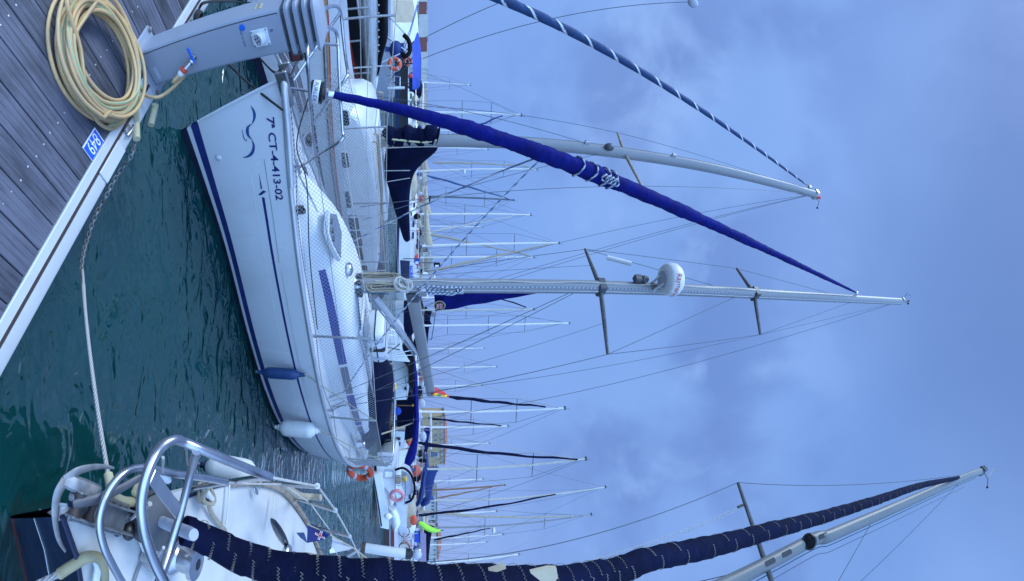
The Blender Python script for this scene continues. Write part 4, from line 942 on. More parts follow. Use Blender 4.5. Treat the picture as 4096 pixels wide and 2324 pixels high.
for side in (-1, 1):
    b = MB(); b.tube([rhull(t, .62, side)+RL*side*.002 for t in RT[:20]], .003, 5); b.build('grey_pinstripe', M['dullsteel'], r)
    b = MB(); b.tube([rhull(t, 1, side)+V((0,0,.012)) for t in RT[7:]], .020, 8); b.build('toe_rail', M['greywood'], r)
    b = MB(); b.tube([rhull(t, 1, side)+V((0,0,.002)) for t in RT[:9]], .009, 8); b.build('bow_edge', M['oldnavy'], r)
b = MB(); b.loft([[RR(lerp(0,7.4,t), interp(RSD,RBD,lerp(0,7.4,t))*x*.985, rsheer(lerp(0,7.4,t))-.004+.05*min(1,interp(RSD,RBD,lerp(0,7.4,t)))*(1-x*x)) for x in [-1,-.8,-.55,-.3,0,.3,.55,.8,1]] for t in RT], closed=False, cap0=False, cap1=False)
b.build('deck', M['olddeck'], r)
# coachroof with rounded front
b = MB(); g = []
for s, w_, h in ((2.02,.05,.0),(2.08,.30,.05),(2.2,.50,.11),(2.45,.62,.17),(2.9,.72,.23),(3.6,.80,.30),(5.0,.80,.34),(6.0,.75,.34)):
    row = []
    for k in range(13):
        a = math.pi*k/12; x = math.cos(a); row.append(RR(s, w_*(abs(x)**.6)*(1 if x > 0 else -1), rsheer(s)+.03+h*(math.sin(a)**.45 if math.sin(a) > 0 else 0)))
    g.append(row)
b.loft(g, closed=False, cap0=False, cap1=False); b.poly(g[-1]); b.build('coachroof', M['olddeck'], r)
b = MB(); q = PZ(1120,2135,1.14); b.ball(q, (.22,.02,.03), (RA, RL, V((0,0,1)))); b.build('cabin_window', M['glass'], r)
b = MB(); b.ball(PZ(1148,2212,1.16), (.05,.05,.03), (RA, RL, V((0,0,1)))); b.build('deck_vent', M['steel'], r)
b = MB(); b.tube(smooth_path([PZ(1200,2222,1.19), PZ(1235,2218,1.24), PZ(1275,2232,1.22)], 5), .012, 8); b.build('cabin_grab_rail', M['greywood'], r)
for (x0, y0, x1, y1) in ((918,1940,905,2100),(1098,1985,1078,2110),(750,1980,722,2120)):
    b = MB(); p, q = PZ(x0,y0,.985), PZ(x1,y1,1.0); b.tube([p, lerp(p, q, .5)+V((0,0,.004)), q], .009, 5, flat=.5); b.build('deck_seam', M['gel'], r)
b = MB(); b.ball(PZ(1024,1965,.985), (.045,.014,.01), (RA, RL, V((0,0,1)))); b.build('deck_filler_cap', M['steel'], r)
# anchor locker lid and bow platform
b = MB(); b.loft([[p+V((0,0,z)) for p in (PZ(540,2130,1.0), PZ(560,1990,1.0), PZ(735,1950,1.0), PZ(722,2150,1.0), PZ(600,2290,1.0))] for z in (.0,.022)]); b.build('locker_lid', M['olddeck'], r)
b = MB(); b.ball(PZ(517,2125,1.02), (.030,.030,.022), AX, 14, 8); b.build('hawse_hole', M['black'], r)
pl0, pl1 = PZ(292,2012,1.03), PZ(528,2092,1.04); pd = (pl1-pl0).normalized(); ps = pd.cross(V((0,0,1)))
for k in (-1, 1):
    b = MB(); b.box(lerp(pl0, pl1, .5)+ps*.034*k, ((pl1-pl0).length,.007,.040), (pd, ps, V((0,0,1))), bev=.003); ck = b.build('roller_cheek', M['galv'], r)
    for d_ in (-.10,-.04,.03,.07,.10):
        b = MB(); b.lathe(lerp(pl0, pl1, .5)+ps*(.034*k+k*.003)+pd*d_, ps*k, [(.007,0),(.007,.004),(.003,.005)], 10); b.build('cheek_bolt', M['rubber'], ck)
b = MB(); b.box(lerp(pl0, pl1, .55)-V((0,0,.03)), ((pl1-pl0).length*.9,.10,.014), (pd, ps, V((0,0,1))), bev=.004); b.build('bow_platform', M['galv'], r)
for d_, rad in ((-.04,.022),(.03,.020)):
    b = MB(); c = pl0+pd*(.06+d_); b.lathe(c-ps*.03, ps, [(rad,0),(rad*.6,.02),(rad*.6,.04),(rad,.06)], 16); b.build('bow_roller', M['rubber'], r)
b = MB(); c = PZ(250,2060,.97); b.lathe(c-ps*.03, (ps+V((0,0,.3))).normalized(), [(.028,0),(.018,.008),(.017,.036),(.028,.044)], 16); b.build('side_roller', M['whiteplastic'], r)
b = MB(); b.loft([[p-V((0,0,z)) for p in (PZ(232,2075,.97), PZ(285,2110,.97), PZ(310,2090,.97), PZ(280,2040,.97))] for z in (0,.05)]); b.build('side_roller_cheek', M['galv'], r)
# claw anchor
an = thing('claw_anchor', 'galvanised claw anchor stowed on the bow roller of the navy yacht', 'anchor', PZ(285,1960,.95))
shk = [PZ(292,2020,1.03), PZ(400,1990,1.07), PZ(500,1945,1.10), PZ(592,1888,1.13)]
b = MB(); b.tube(smooth_path(shk, 6), [.015+.002*math.sin(k*.3) for k in range(19)], 8, flat=.6); b.build('shank', M['darkspar'], an, ang=60)
crown = PZ(265,1918,1.00)
def claw(pts, w0, w1):
    P_ = smooth_path(pts, 7); n = len(P_); b = MB(); b.tube(P_, [lerp(w0, w1, k/(n-1)) for k in range(n)], 8, flat=.5); return b.build('fluke', M['galv'], an, ang=60)
claw([crown, PZ(310,1885,1.02), PZ(370,1869,1.03), PZ(420,1867,1.04), PZ(456,1873,1.05)], .020, .004)
claw([crown, PZ(235,1965,.99), PZ(222,2020,.985), PZ(222,2090,.98), PZ(236,2160,.975), PZ(262,2206,.97)], .021, .004)
b = MB(); b.tube(smooth_path([crown, PZ(300,1935,1.02), PZ(345,1950,1.03), PZ(395,1974,1.05)], 6), [.023]*19, 8, flat=.6); b.build('anchor_arm', M['galv'], an)
b = MB(); b.tube(smooth_path([PZ(290,1952,1.0), PZ(330,1965,1.01), PZ(310,1990,1.02), PZ(285,1985,1.0)], 5), .014, 8); b.build('anchor_shackle', M['galv'], an)
# pulpit tubes
def pul(name, pts, rad, z=None, seg=12):
    P_ = [PZ(a, c, d) for a, c, d in pts]; b = MB(); b.tube(smooth_path(P_, 7), rad, seg); return b.build(name, M['steel'], r, ang=60)
pul('pulpit_top_rail', [(1078,1908,1.50),(1000,1878,1.48),(900,1838,1.44),(800,1795,1.40),(735,1768,1.37),(695,1758,1.36),(650,1782,1.35),(612,1835,1.35),(582,1915,1.35),(566,2000,1.35),(569,2075,1.35),(586,2160,1.35),(618,2250,1.35),(668,2350,1.36)], .0132)
pul('pulpit_lower_rail', [(905,1929,1.20),(820,1912,1.19),(700,1895,1.17),(600,1872,1.14),(535,1873,1.12),(485,1900,1.11),(435,1965,1.10),(405,2040,1.10),(398,2110,1.10),(418,2195,1.10),(455,2270,1.10),(500,2350,1.10)], .0125)
pul('pulpit_crossbar', [(785,1805,1.40),(760,1900,1.35),(725,2040,1.31),(680,2190,1.30),(640,2310,1.31),(625,2360,1.32)], .0115)
b = MB(); p, q = PZ(608,1905,1.355), PZ(712,2048,1.325); dd = (q-p).normalized(); b.box((p+q)/2, ((q-p).length,.036,.005), (dd, dd.cross(V((0,0,1))).normalized(), V((0,0,1))), bev=.0015); b.build('pulpit_bracket', M['steel'], r)
for a_, c_ in (((652,1830,1.345),(650,1925,.99)),((742,1785,1.36),(752,1880,.985)),((600,2015,1.34),(520,2080,1.0)),((655,2190,1.31),(610,2255,1.0))):
    b = MB(); b.tube([PZ(*a_), PZ(*c_)], .0045 if a_[0] != 600 else .006, 6); b.build('pulpit_lashing', M['ropewhite'] if a_[0] < 700 else M['steel'], r)
pul('pulpit_leg', [(1078,1908,1.50),(1000,1915,1.30),(905,1930,1.15),(770,1952,.98)], .0115)
b = MB(); b.ball(PZ(655,1908,1.12), (.034,.018,.028), (RA, RL, V((0,0,1)))); b.build('navigation_lamp', M['whiteplastic'], r)
b = MB(); b.ball(PZ(615,2030,1.06), (.045,.030,.034), (RA, RL, V((0,0,1)))); b.build('navigation_lamp', M['foam'], r)
# furling drum, windlass winch, bow gear
fbR = PZ(620,2075,1.06); ftR = PY(3876,1901,3.04)
b = MB(); fdR = (PZ(740,2125,1.25)-fbR).normalized(); b.lathe(fbR-fdR*.02, fdR, [(.02,-.05),(.085,-.04),(.09,-.02),(.05,-.015),(.05,.045),(.09,.05),(.09,.075),(.04,.085)], 22); fd_o = b.build('furling_drum', M['darkgrey'], r)
b = MB(); b.lathe(fbR-fdR*.02, fdR, [(.058,-.012),(.066,.005),(.064,.03),(.055,.043)], 18); b.build('drum_line', M['ropewhite'], fd_o)
b = MB(); b.lathe(fbR+fdR*.065, fdR, [(.019,0),(.019,.20),(.017,.22)], 14); b.build('furler_tube', M['cloth_grey'], r)
b = MB(); c = PZ(700,2225,1.02); b.lathe(c, (0,0,1), [(.07,-.03),(.066,.01),(.045,.03),(.045,.075),(.060,.082),(.058,.10),(.02,.106),(.02,.095)], 24); b.build('windlass_drum', M['steel'], r)
b = MB(); b.lathe(c+V((0,0,.104)), (0,0,1), [(.018,0),(.018,.003)], 12); b.build('winch_socket', M['black'], r)
b = MB(); b.box(PZ(648,2170,1.02), (.14,.20,.08), (RA, RL, V((0,0,1))), bev=.02); b.build('windlass_body', M['dullsteel'], r)
b = MB(); b.ball(PZ(668,2068,1.03), (.028,.028,.04), AX, 12, 8); b.build('bollard', M['black'], r)
b = MB(); b.tube(smooth_path([PZ(612,2180,1.03), PZ(590,2225,1.01), PZ(560,2260,1.0), PZ(535,2330,1.0)], 6), .006, 6); b.build('chain_tail', M['galv'], r)
cq = PZ(808,1972,1.0); b = MB()
for k in range(3): b.tube([cq+RA*.045*math.cos(a)*(1+.1*k)+RL*.035*math.sin(a)+V((0,0,.018*k+.01*math.sin(2*a+k))) for a in [2*math.pi*j/14 for j in range(14)]], .010, 7, closed=True)
b.tube(smooth_path([cq+RA*.03, PZ(830,2005,1.0), PZ(850,2060,.99), PZ(900,2122,.99)], 8), .011, 8); b.build('coiled_warp', M['ropetan'], r)
b = MB(); b.tube([cq-RA*.06+V((0,0,.035)), cq+RA*.06+V((0,0,.035))], .013, 8); b.lathe(cq, (0,0,1), [(.02,0),(.016,.035)], 8); b.build('deck_cleat', M['whiteplastic'], r)
for x_, y_ in ((470,2120),(420,2055)):
    b = MB(); b.lathe(PZ(x_,y_,1.0), (0,0,1), [(.020,0),(.020,.006),(.010,.010)], 12); b.build('platform_bolt', M['rubber'], r)
b = MB(); b.box(PZ(560,1962,1.0), (.05,.06,.05), (RA,RL,V((0,0,1))), bev=.012); b.build('fairlead', M['foam'], r)
b = MB(); b.tube(smooth_path([PZ(382,2235,1.02), PZ(392,2270,1.02), PZ(385,2325,1.02), PZ(400,2370,1.0)], 5), .013, 8); b.build('fairlead', M['whiteplastic'], r)
rp = thing('chafed_bow_line', 'muddy yellow chafe sleeve and rope leading off the navy yacht\u2019s starboard bow', 'rope', PZ(300,2240,.95))
b = MB(); b.tube(smooth_path([PZ(415,2350,1.02), PZ(415,2280,1.03), PZ(398,2235,1.03), PZ(350,2228,1.02), PZ(290,2262,.98), PZ(238,2296,.94)], 6), .0165, 12); b.build('chafe_sleeve', pm('muddy_sleeve', (.30,.26,.15), .7, dirt=(.14,.12,.08), dirt_amt=.6, dscale=14), rp, ang=60)
b = MB(); b.tube([PZ(240,2294,.94), PZ(160,2330,.86), PZ(60,2390,.75)], .0105, 8); b.build('rope_line', M['twist'], rp)
# furled navy jib
pj = [(735,2122,1.247+.02,.046),(800,2145,1.30,.047),(1000,2240,1.36,.050),(1250,2300,1.39,.058),(1500,2318,1.41,.060),(1700,2343,1.43,.064),(1950,2345,1.50,.066),(2250,2333,1.60,.062),(2450,2290,1.70,.055),(2600,2236,1.78,.050),(2800,2196,1.92,.056),(3100,2118,2.12,.055),(3300,2065,2.30,.052),(3500,2003,2.48,.048),(3700,1938,2.76,.044),(3876,1903,3.04,.030)]
pp = [PY(a, c, d) for a, c, d, e in pj]; rad_ = [e for *_, e in pj]
sp_ = smooth_path(pp, 14); n_ = len(sp_); b = MB(); rings = []; ln = 0; a_ = None
prev = None; nrm = V((0,0,1)); cum = []
for i, p in enumerate(sp_):
    t = (sp_[min(i+1,n_-1)]-sp_[max(i-1,0)]).normalized(); nrm = (nrm-t*nrm.dot(t)).normalized(); bn = t.cross(nrm)
    if i: ln += (p-sp_[i-1]).length
    cum.append((ln, p.copy(), nrm.copy(), bn.copy()))
    k = i/14; r0 = lerp(rad_[min(int(k), len(rad_)-1)], rad_[min(int(k)+1, len(rad_)-1)], k-int(k))
    row = []
    for q in range(16):
        a = 2*math.pi*q/16; saw = ((ln*7.5+a/(2*math.pi)) % 1.0) if ln < 3 else ((ln*1.6+a/(2*math.pi)) % 1.0)
        row.append(p+(nrm*math.cos(a)+bn*math.sin(a))*r0*(.95+.10*saw+.03*math.sin(ln*23+a*2)))
    rings.append(row)
b.loft(rings); d_ = .03; i = 0
while d_ < 7.2:
    j = min(range(len(cum)), key=lambda q: abs(cum[q][0]-d_)); ln_, p, nn, bb = cum[j]; k = j/14; r0 = lerp(rad_[min(int(k),15)], rad_[min(int(k)+1,15)], k-int(k))*1.055
    t = nn.cross(bb) if False else bb.cross(nn)*-1
    pts = []
    slope = .05 if d_ < 1.7 else .16
    for q in range(72):
        a = 2*math.pi*q/71; pts.append(p+(nn*math.cos(a)+bb*math.sin(a))*r0+t*(.0045*(1 if q % 2 else -1)+slope*a/(2*math.pi)))
    b.tube(pts, .0008 if d_ < 1.5 else .0011, 3, cap=False, m=1)
    d_ += .078 if d_ < 1.7 else .22
jb = b.build('furled_jib', [M['navycanvas'], M['stitch']], r, ang=60)
b = MB(); q = PY(2175,2300,1.48)
for dx, sg in ((0,1),):
    pA = [PY(2118,2278,1.44), PY(2185,2262,1.46), PY(2222,2262,1.47), PY(2228,2300,1.46), PY(2205,2324,1.45), PY(2160,2312,1.44)]
    b.loft([[p for p in pA], [p+V((.004,-.012,0)) for p in pA]])
b.build('clew_patch', M['beigesail'], jb)
b = MB(); pA = [PY(1952,2270,1.42), PY(1990,2258,1.43), PY(2012,2248,1.44), PY(2022,2262,1.43), PY(1985,2275,1.41)]; b.loft([[p for p in pA], [p+V((.003,-.012,0)) for p in pA]]); b.build('clew_patch', M['beigesail'], jb)
# mast
pm_ = [RR(3.3,.48,1.15), PY(3130,2222,3.35), PY(3320,2142,3.27), PY(3500,2065,3.19), PY(3700,1977,3.07), PY(3850,1912,2.97), PY(3925,1884,2.93)]
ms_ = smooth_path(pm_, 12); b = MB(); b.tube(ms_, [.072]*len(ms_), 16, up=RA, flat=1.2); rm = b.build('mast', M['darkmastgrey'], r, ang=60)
def rpt(px, off=0): 
    j = min(range(len(ms_)), key=lambda q: abs(HX+F*math.atan2(ms_[q].z-E, ms_[q].y)-px)); return ms_[j]
def face(p): return (EYE-p).normalized()
for px, kind in ((3038,'slot'),(3085,'slot'),(3142,'slot'),(3272,'slot')):
    p = rpt(px); d = face(p); tdir = (rpt(px+120)-rpt(px-120)).normalized(); d = (d-tdir*d.dot(tdir)).normalized(); sdv = tdir.cross(d)
    b = MB(); b.loft([[p+d*z+tdir*x+sdv*yv for x, yv in MB.rr(.075,.026,.02,3)] for z in (.066,.086)]); b.build('sheave_slot', M['black'], rm)
p = rpt(3228); d = face(p); b = MB(); b.lathe(p+d*.07, d, [(.05,0),(.085,.03),(.09,.07),(.075,.085),(.06,.075)], 20); sl_ = b.build('deck_light', M['black'], rm)
b = MB(); b.lathe(p+d*.145, d, [(.068,0),(.06,.012),(.02,.018)], 18); b.build('light_lens', M['glass'], sl_)
mhR = ms_[-1]; tR = (ms_[-1]-ms_[-6]).normalized()
b = MB(); b.box(mhR+tR*.05, (.22,.14,.26), (RA, RL, tR), bev=.02); b.build('masthead_cap', M['black'], rm)
b = MB(); b.tube([mhR+tR*.1, mhR+V((.25,-.1,.2)), mhR+V((.22,-.1,.75))], .009, 5); b.tube([mhR+V((.25,-.1,.2)), mhR+V((.42,-.1,.15))], .009, 5); b.ball(mhR+V((.42,-.1,.15)), .03); b.build('wind_vane', M['black'], rm)
spc = rpt(3040); spl = PY(2952,1930,3.95); spr_ = spc+(spc-spl)*.9
b = MB(); b.tube([spl, spc], [.020,.032], 8); b.tube([spc, spr_], [.032,.02], 8); b.build('spreader', M['darkspar'], rm)
def rigR(name, pts, rad=.0045, mat='wire'): b = MB(); b.tube(pts, rad, 5); b.build(name, M[mat], r)
rigR('cap_shroud', [PY(3838,1900,3.0), spl, RR(3.6,1.1,.98)])
fh = lerp(spl, spc, .28); rigR('flag_halyard', [fh, RR(3.7,.98,.98)], .0035, 'ropewhite'); rigR('flag_halyard', [lerp(spl, spc, .31), RR(3.85,.98,.98)], .0035, 'ropewhite')
b = MB(); b.tube([fh, lerp(fh, RR(3.7,.98,.98), .025)], .016, 6); b.build('halyard_block', M['black'], r)
rigR('lower_shroud', [rpt(3020), RR(3.3,1.1,.98)]); rigR('lower_shroud', [rpt(3025), RR(3.9,1.1,.98)])
rigR('backstay', [rpt(3860), V((5.9,5.2,1.0))]); rigR('halyard', [p+V((.10,-.03,0)) for p in ms_[6:-6]], .005, 'ropegreen'); rigR('halyard', [p+V((.16,-.05,-.03)) for p in ms_[6:-12]], .004)
rigR('diagonal_shroud', [spr_, rpt(3500)])
# stanchions and lifelines on the port side
sa = [((1052,1930,.95),(1270,1944,1.55)),((1180,1993,.94),(1342,2041,1.54)),((1272,2110,.94),(1400,2145,1.50))]
tp2 = [PZ(1078,1908,1.50)]
for a_, c_ in sa:
    b = MB(); p, q = PZ(*a_), PZ(*c_)
    q = V((p.x+.05*(q.x-p.x), p.y+.05*(q.y-p.y), 1.52)) if False else q
    b.tube([p, q], .0115, 8); s_ = b.build('stanchion', M['dullsteel'], r); tp2.append(q)
    b = MB(); b.lathe(p, (q-p), [(.03,0),(.022,.02),(.018,.07)], 10); b.build('stanchion_base', M['greywood'], s_)
b = MB(); b.tube(tp2+[PZ(1440,2230,1.5)], .0045, 6); b.build('lifeline', M['ropewhite'], r)
b = MB(); b.tube([PZ(905,1930,1.2)]+[lerp(PZ(*a_), PZ(*c_), .5) for a_, c_ in sa]+[PZ(1360,2260,1.2)], .0045, 6); b.build('lifeline', M['ropewhite'], r)
b = MB(); b.tube(smooth_path([PZ(1140,1940,1.18), PZ(1190,1980,1.2), PZ(1240,1987,1.25), PZ(1283,1990,1.32)], 4), .022, 6); b.build('tied_canvas', M['ropetan'], r)
# white fender on the port side
c = PZ(925,1884,.62); fender('cream fender with navy ends behind the navy yacht\u2019s pulpit', c, .42, .10, 'fenderwhite', 'navygel', PZ(1040,1925,1.1))
# flags on the navy yacht's halyard
fl = thing('navy_burgee', 'navy burgee with a red and white cross on the navy yacht\u2019s flag line', 'flag', PZ(1240,2130,1.4))
fy = 3.3
def FP(x, yv, dy=0): return PY(x, yv, fy+dy)
b = MB(); A = [FP(1230,2099), FP(1250,2097,.04), FP(1320,2140,.02), FP(1290,2160,-.03), FP(1228,2172,.03)]; b.loft([A, [p+V((.004,.010,0)) for p in A]]); b.build('flag_cloth', M['navystripe'], fl)
b = MB(); A = [FP(1215,2130), FP(1185,2131,.05), FP(1200,2150,.04), FP(1228,2171,.02)]; b.loft([A, [p+V((.004,.010,0)) for p in A]]); b.build('flag_tail', EM, fl)
b = MB(); A = [FP(1262,2128,-.035), FP(1300,2150,-.035), FP(1298,2157,-.035), FP(1260,2137,-.035)]; b.poly(A); A = [FP(1282,2122,-.035), FP(1292,2126,-.035), FP(1278,2160,-.035), FP(1270,2156,-.035)]; b.poly(A); b.build('white_cross', M['white'], fl)
b = MB(); A = [FP(1264,2131,-.045), FP(1298,2151,-.045), FP(1297,2155,-.045), FP(1263,2135,-.045)]; b.poly(A); A = [FP(1285,2125,-.046), FP(1289,2127,-.046), FP(1276,2157,-.046), FP(1272,2155,-.046)]; b.poly(A); b.build('red_cross', M['red'], fl)
fl2 = thing('grey_pennant', 'limp grey pennant on the navy yacht\u2019s flag line below the burgee', 'flag', PZ(1350,2180,1.45))
b = MB(); A = [FP(1330,2148,.1), FP(1375,2170,.12), FP(1412,2192,.14), FP(1395,2200,.1), FP(1350,2208,.05), FP(1326,2212,.02), FP(1325,2190,.05)]; b.loft([A, [p+V((.004,.010,0)) for p in A]]); b.build('flag_cloth', M['cloth_grey'], fl2)
b = MB(); A = [FP(1330,2190,-.01), FP(1318,2200,-.02), FP(1320,2214,-.02), FP(1342,2210,.0)]; b.loft([A, [p+V((.004,.010,0)) for p in A]]); b.build('flag_fold', M['whitesail'], fl2)
b = MB(); b.tube([FP(1228,2096), FP(1322,2140,.05), FP(1415,2193,.15), FP(1470,2235,.2), FP(1560,2278,.25), FP(1640,2330,.3)], .0055, 6); tag(b.build('flag_line', M['ropetan']), 'tan flag line slanting past the white tube beside the navy jib', 'rope')
wt = thing('white_tube', 'white plastic tube with black end caps standing beside the navy furled jib', 'tube', PY(1462,2195,4.2))
p, q = PY(1460,2191,4.2), PY(1625,2214,4.2); d = (q-p).normalized()
b = MB(); b.lathe(p, d, [(.040,0),(.043,.004),(.043,(q-p).length)], 18); b.build('tube_body', M['whiteplastic'], wt)
b = MB(); b.lathe(p-d*.035, d, [(.046,0),(.046,.04)], 14); b.build('end_cap', M['rubber'], wt)
b = MB(); b.lathe(q-d*.005, d, [(.046,0),(.046,.05),(.02,.07)], 14); b.build('end_cap', M['black'], wt)
b = MB(); b.tube([p-d*.03, V((p.x+.25, p.y-.1, .95))], .018, 8); b.build('tube_post', M['dullsteel'], wt)
# ---------------------------------------------------------------- neighbouring yacht on the left
LU = 6.3
l = thing('motorsailer_yacht', 'white yacht with tan rubbing strake, square cabin windows and navy boom cover', 'sailing yacht', B(4,LU,0))
def lb(s): return interp([.8,1.5,2,3,4,5,7.5,9.2], [.03,.20,.35,.70,1.10,1.33,1.33,1.05], s)
def lc(s): return 4.95+lb(s)
def ls(s): return interp([.7,1.6,2.1,3,4,6,9.2], [1.16,1.06,1.0,.87,.77,.68,.64], s)
b = MB(); g2 = [.8+8.4*k/40 for k in range(41)]
rows = [-.3,0,.10,.16,.62,.66,.86,.95,1.07]
def lh(s, f, side): w0 = lb(s)*(.72 if s < 8 else .8); return B(s+ (1-min(f,1))*1.0*(1-min(1,(s-.7)/4)), lc(s)+side*lerp(w0, lb(s), max(0,f)**.6 if f >= 0 else 0), f*ls(s))
for side in (-1, 1): b.loft([[lh(s, f, side) for f in rows] for s in g2], closed=False, cap0=False, cap1=False, rowm=[2,2,0,0,3,0,1,0])
b.loft([[lh(9.2, f, -1) for f in rows], [lh(9.2, f, 1) for f in rows]], closed=False, cap0=False, cap1=False)
b.build('hull', [M['gelside'], M['tan'], M['antifoul'], M['blackgel']], l)
b = MB(); b.tube([lh(s, .89, -1)+UV*-.01 for s in g2], .022, 8); b.build('rubbing_strake', M['dullsteel'], l)
b = MB(); b.tube([lh(s, .95, -1)+UV*-.003 for s in g2], .005, 5); b.build('red_line', M['red'], l)
b = MB(); b.loft([[B(s, lc(s)+lb(s)*x*.98, ls(s)-.02) for x in (-1,-.5,0,.5,1)] for s in g2], closed=False, cap0=False, cap1=False); b.build('deck', M['gel'], l)
CLs = [3.35,3.5,3.75,4.2,5.6,6.9,7.1]; CLw = [.40,.62,.72,.80,.90,.92,.90]; CLz = [.98,1.12,1.18,1.21,1.16,1.03,.98]
b = MB(); g = []
for k in range(31):
    s = 3.35+3.75*k/30; w_, zt = interp(CLs, CLw, s), interp(CLs, CLz, s); zd = ls(s)-.02
    cu_ = 5.38+w_
    g.append([B(s, cu_-x, z) for x, z in ((w_, zd), (w_-.03, lerp(zd, zt, .8)), (w_-.10, zt), (w_*.4, zt+.03), (0, zt+.04), (-w_*.4, zt+.03), (-w_+.10, zt), (-w_+.03, lerp(zd, zt, .8)), (-w_, zd))])
b.loft(g, closed=False, cap0=False, cap1=False); b.poly(g[0]); b.poly(g[-1]); b.build('cabin', M['gel'], l)
for (x0, x1, y0, y1) in ((1371,1394,444,496),(1368,1393,612,665),(1374,1400,768,825),(1398,1432,862,912),(1408,1444,925,978),(1418,1450,990,1034),(1447,1468,1060,1080)):
    cx_, cy_ = (x0+x1)/2, (y0+y1)/2; c = PU(cx_, cy_, 5.375); 
    lenY = abs((PU(cx_, y1, LU-.96)-PU(cx_, y0, LU-.96)).dot(NV)); hgt = abs((PU(x1, cy_, LU-.96)-PU(x0, cy_, LU-.96)).z)
    b = MB(); b.loft([[c-UV*o_+NV*x+V((0,0,z)) for x, z in MB.rr(lenY*.58+e, hgt*.56+e, .04, 3)] for o_, e in ((-.04,.02),(.018,.02),(.018,0))]); wf = b.build('window', M['whiteplastic'], l)
    b = MB(); b.poly([c-UV*.0205+NV*x+V((0,0,z)) for x, z in MB.rr(lenY*.58, hgt*.56, .03, 3)]); b.build('window_pane', M['glass'], wf)
b = MB(); b.box(B(4.1,LU-.2,1.25), (.5,.5,.05), AX, bev=.02); b.box(B(5.2,LU+.05,1.24), (1.5,.8,.09), AX, bev=.03); b.build('roof_hatch', M['gel'], l)
for o_ in (-.55,-.75,.6):
    b = MB(); b.tube([B(3.9,LU+o_,1.22), B(3.92,LU+o_,1.285), B(5.0,LU+o_,1.265), B(6.4,LU+o_,1.14), B(6.42,LU+o_,1.08)], .017, 8); b.build('handrail', M['greywood'], l)
b = MB(); b.ball(B(7.9,LU-.3,.86), (.55,.5,.28), (NV,UV,V((0,0,1)))); b.build('cockpit_cover', M['navycanvas'], l)
lt = {}
for s in (2.0,3.3,4.6,6.0,7.6,9.0):
    for side in (-1, 1):
        p = B(s, lc(s)+side*(lb(s)-.05), ls(s)+.08); q = p+V((0,0,.58)); b = MB(); b.tube([p, q], .012, 8); b.build('stanchion', M['dullsteel'], l); lt[(side, s)] = q
for side in (-1, 1):
    for k in (0,.27):
        b = MB(); b.tube([lt[(side, s)]-V((0,0,k)) for s in (2.0,3.3,4.6,6.0,7.6,9.0)], .0045, 5); b.build('lifeline', M['ropewhite'], l)
def netL(name, top, bot, cell, mat, rad):
    b = MB(); n_ = int(sum((c-a).length for a, c in zip(top, top[1:]))/cell); T_ = resample(top, cell); B_ = [None]*len(T_)
    Lb = sum((c-a).length for a, c in zip(bot, bot[1:])); B_ = resample(bot, Lb/len(T_)*.999)[:len(T_)]; nh = 12
    for i in range(-nh, len(T_)):
        for sg in (1, -1):
            ln_ = [lerp(B_[i+(j if sg > 0 else nh-j)], T_[i+(j if sg > 0 else nh-j)], j/nh) for j in range(nh+1) if 0 <= i+(j if sg > 0 else nh-j) < min(len(T_), len(B_))]
            if len(ln_) > 1: b.tube(ln_, rad, 3, cap=False)
    return b.build(name, mat, l, ang=0)
ss_ = (3.3,4.6,6.0,7.6,9.0)
netL('lifeline_net', [lt[(-1, s)] for s in ss_], [lt[(-1, s)]-V((0,0,.56)) for s in ss_], .05, M['ropetan'], .0016)
ml = smooth_path([PY(x, yv, 7.24) for x, yv in ((1465,563),(1700,563),(2075,571),(2498,613),(2873,678),(3258,777))], 8)
b = MB(); b.tube(ml, .092, 16, up=NV, flat=1.2); lm = b.build('mast', M['mastgrey'], l, ang=60)
b = MB(); b.tube([p-NV*.105+UV*.01 for p in ml], .009, 6); b.build('halyard', M['wire'], lm)
def lpt(px): j = min(range(len(ml)), key=lambda q: abs(HX+F*math.atan2(ml[q].z-E, ml[q].y)-px)); return ml[j]
sL, sR = PY(2470,531,7.75), PY(2567,745,6.72); lc_ = lpt(2508)
b = MB(); b.tube([sL, lc_], [.02,.032], 8); b.tube([lc_, sR], [.032,.02], 8); b.build('spreader', M['greywood'], lm)
b = MB(); q = PY(2437,588,7.1); b.ball(q, (.07,.07,.09)); b.build('steaming_light', M['darkgrey'], lm)
for px in (2320,2685):
    b = MB(); b.box(lpt(px)-NV*.12-V((.0,0,0)), (.08,.05,.10), AX, bev=.01); b.build('mast_fitting', M['dullsteel'], lm)
mhl = ml[-1]
b = MB(); b.box(mhl+V((0,0,.02)), (.26,.16,.12), AX, bev=.02); b.build('masthead_box', M['dullsteel'], lm)
b = MB(); b.lathe(mhl+V((.05,0,.07)), (0,0,1), [(.05,0),(.05,.14)], 12); b.build('masthead_lamp', M['red'], lm)
b = MB(); b.tube([mhl+V((.12,0,.05)), mhl+V((.14,0,.2)), mhl+V((.34,0,.12))], .008, 5); b.ball(mhl+V((.34,0,.12)), .03); b.build('wind_vane', M['black'], lm)
def rigL(name, pts, rad=.0048, mat='wire', par=None): b = MB(); b.tube(pts, rad, 5); return b.build(name, M[mat], par or l)
rigL('cap_shroud', [mhl, sL, B(4.6,LU+1.38,1.0)]); rigL('cap_shroud', [mhl, sR, B(4.6,LU-1.38,1.0)])
rigL('lower_shroud', [lpt(2440), B(4.4,LU+1.36,1.0)]); rigL('lower_shroud', [lpt(2470), B(4.9,LU-1.36,1.0)])
rigL('backstay', [mhl, B(9.15,LU-.5,1.0)]); rigL('backstay', [mhl+V((0,0,-.03)), B(9.15,LU-.35,1.0)]); rigL('topping_lift', [mhl, B(8.9,LU+.6,1.9)])
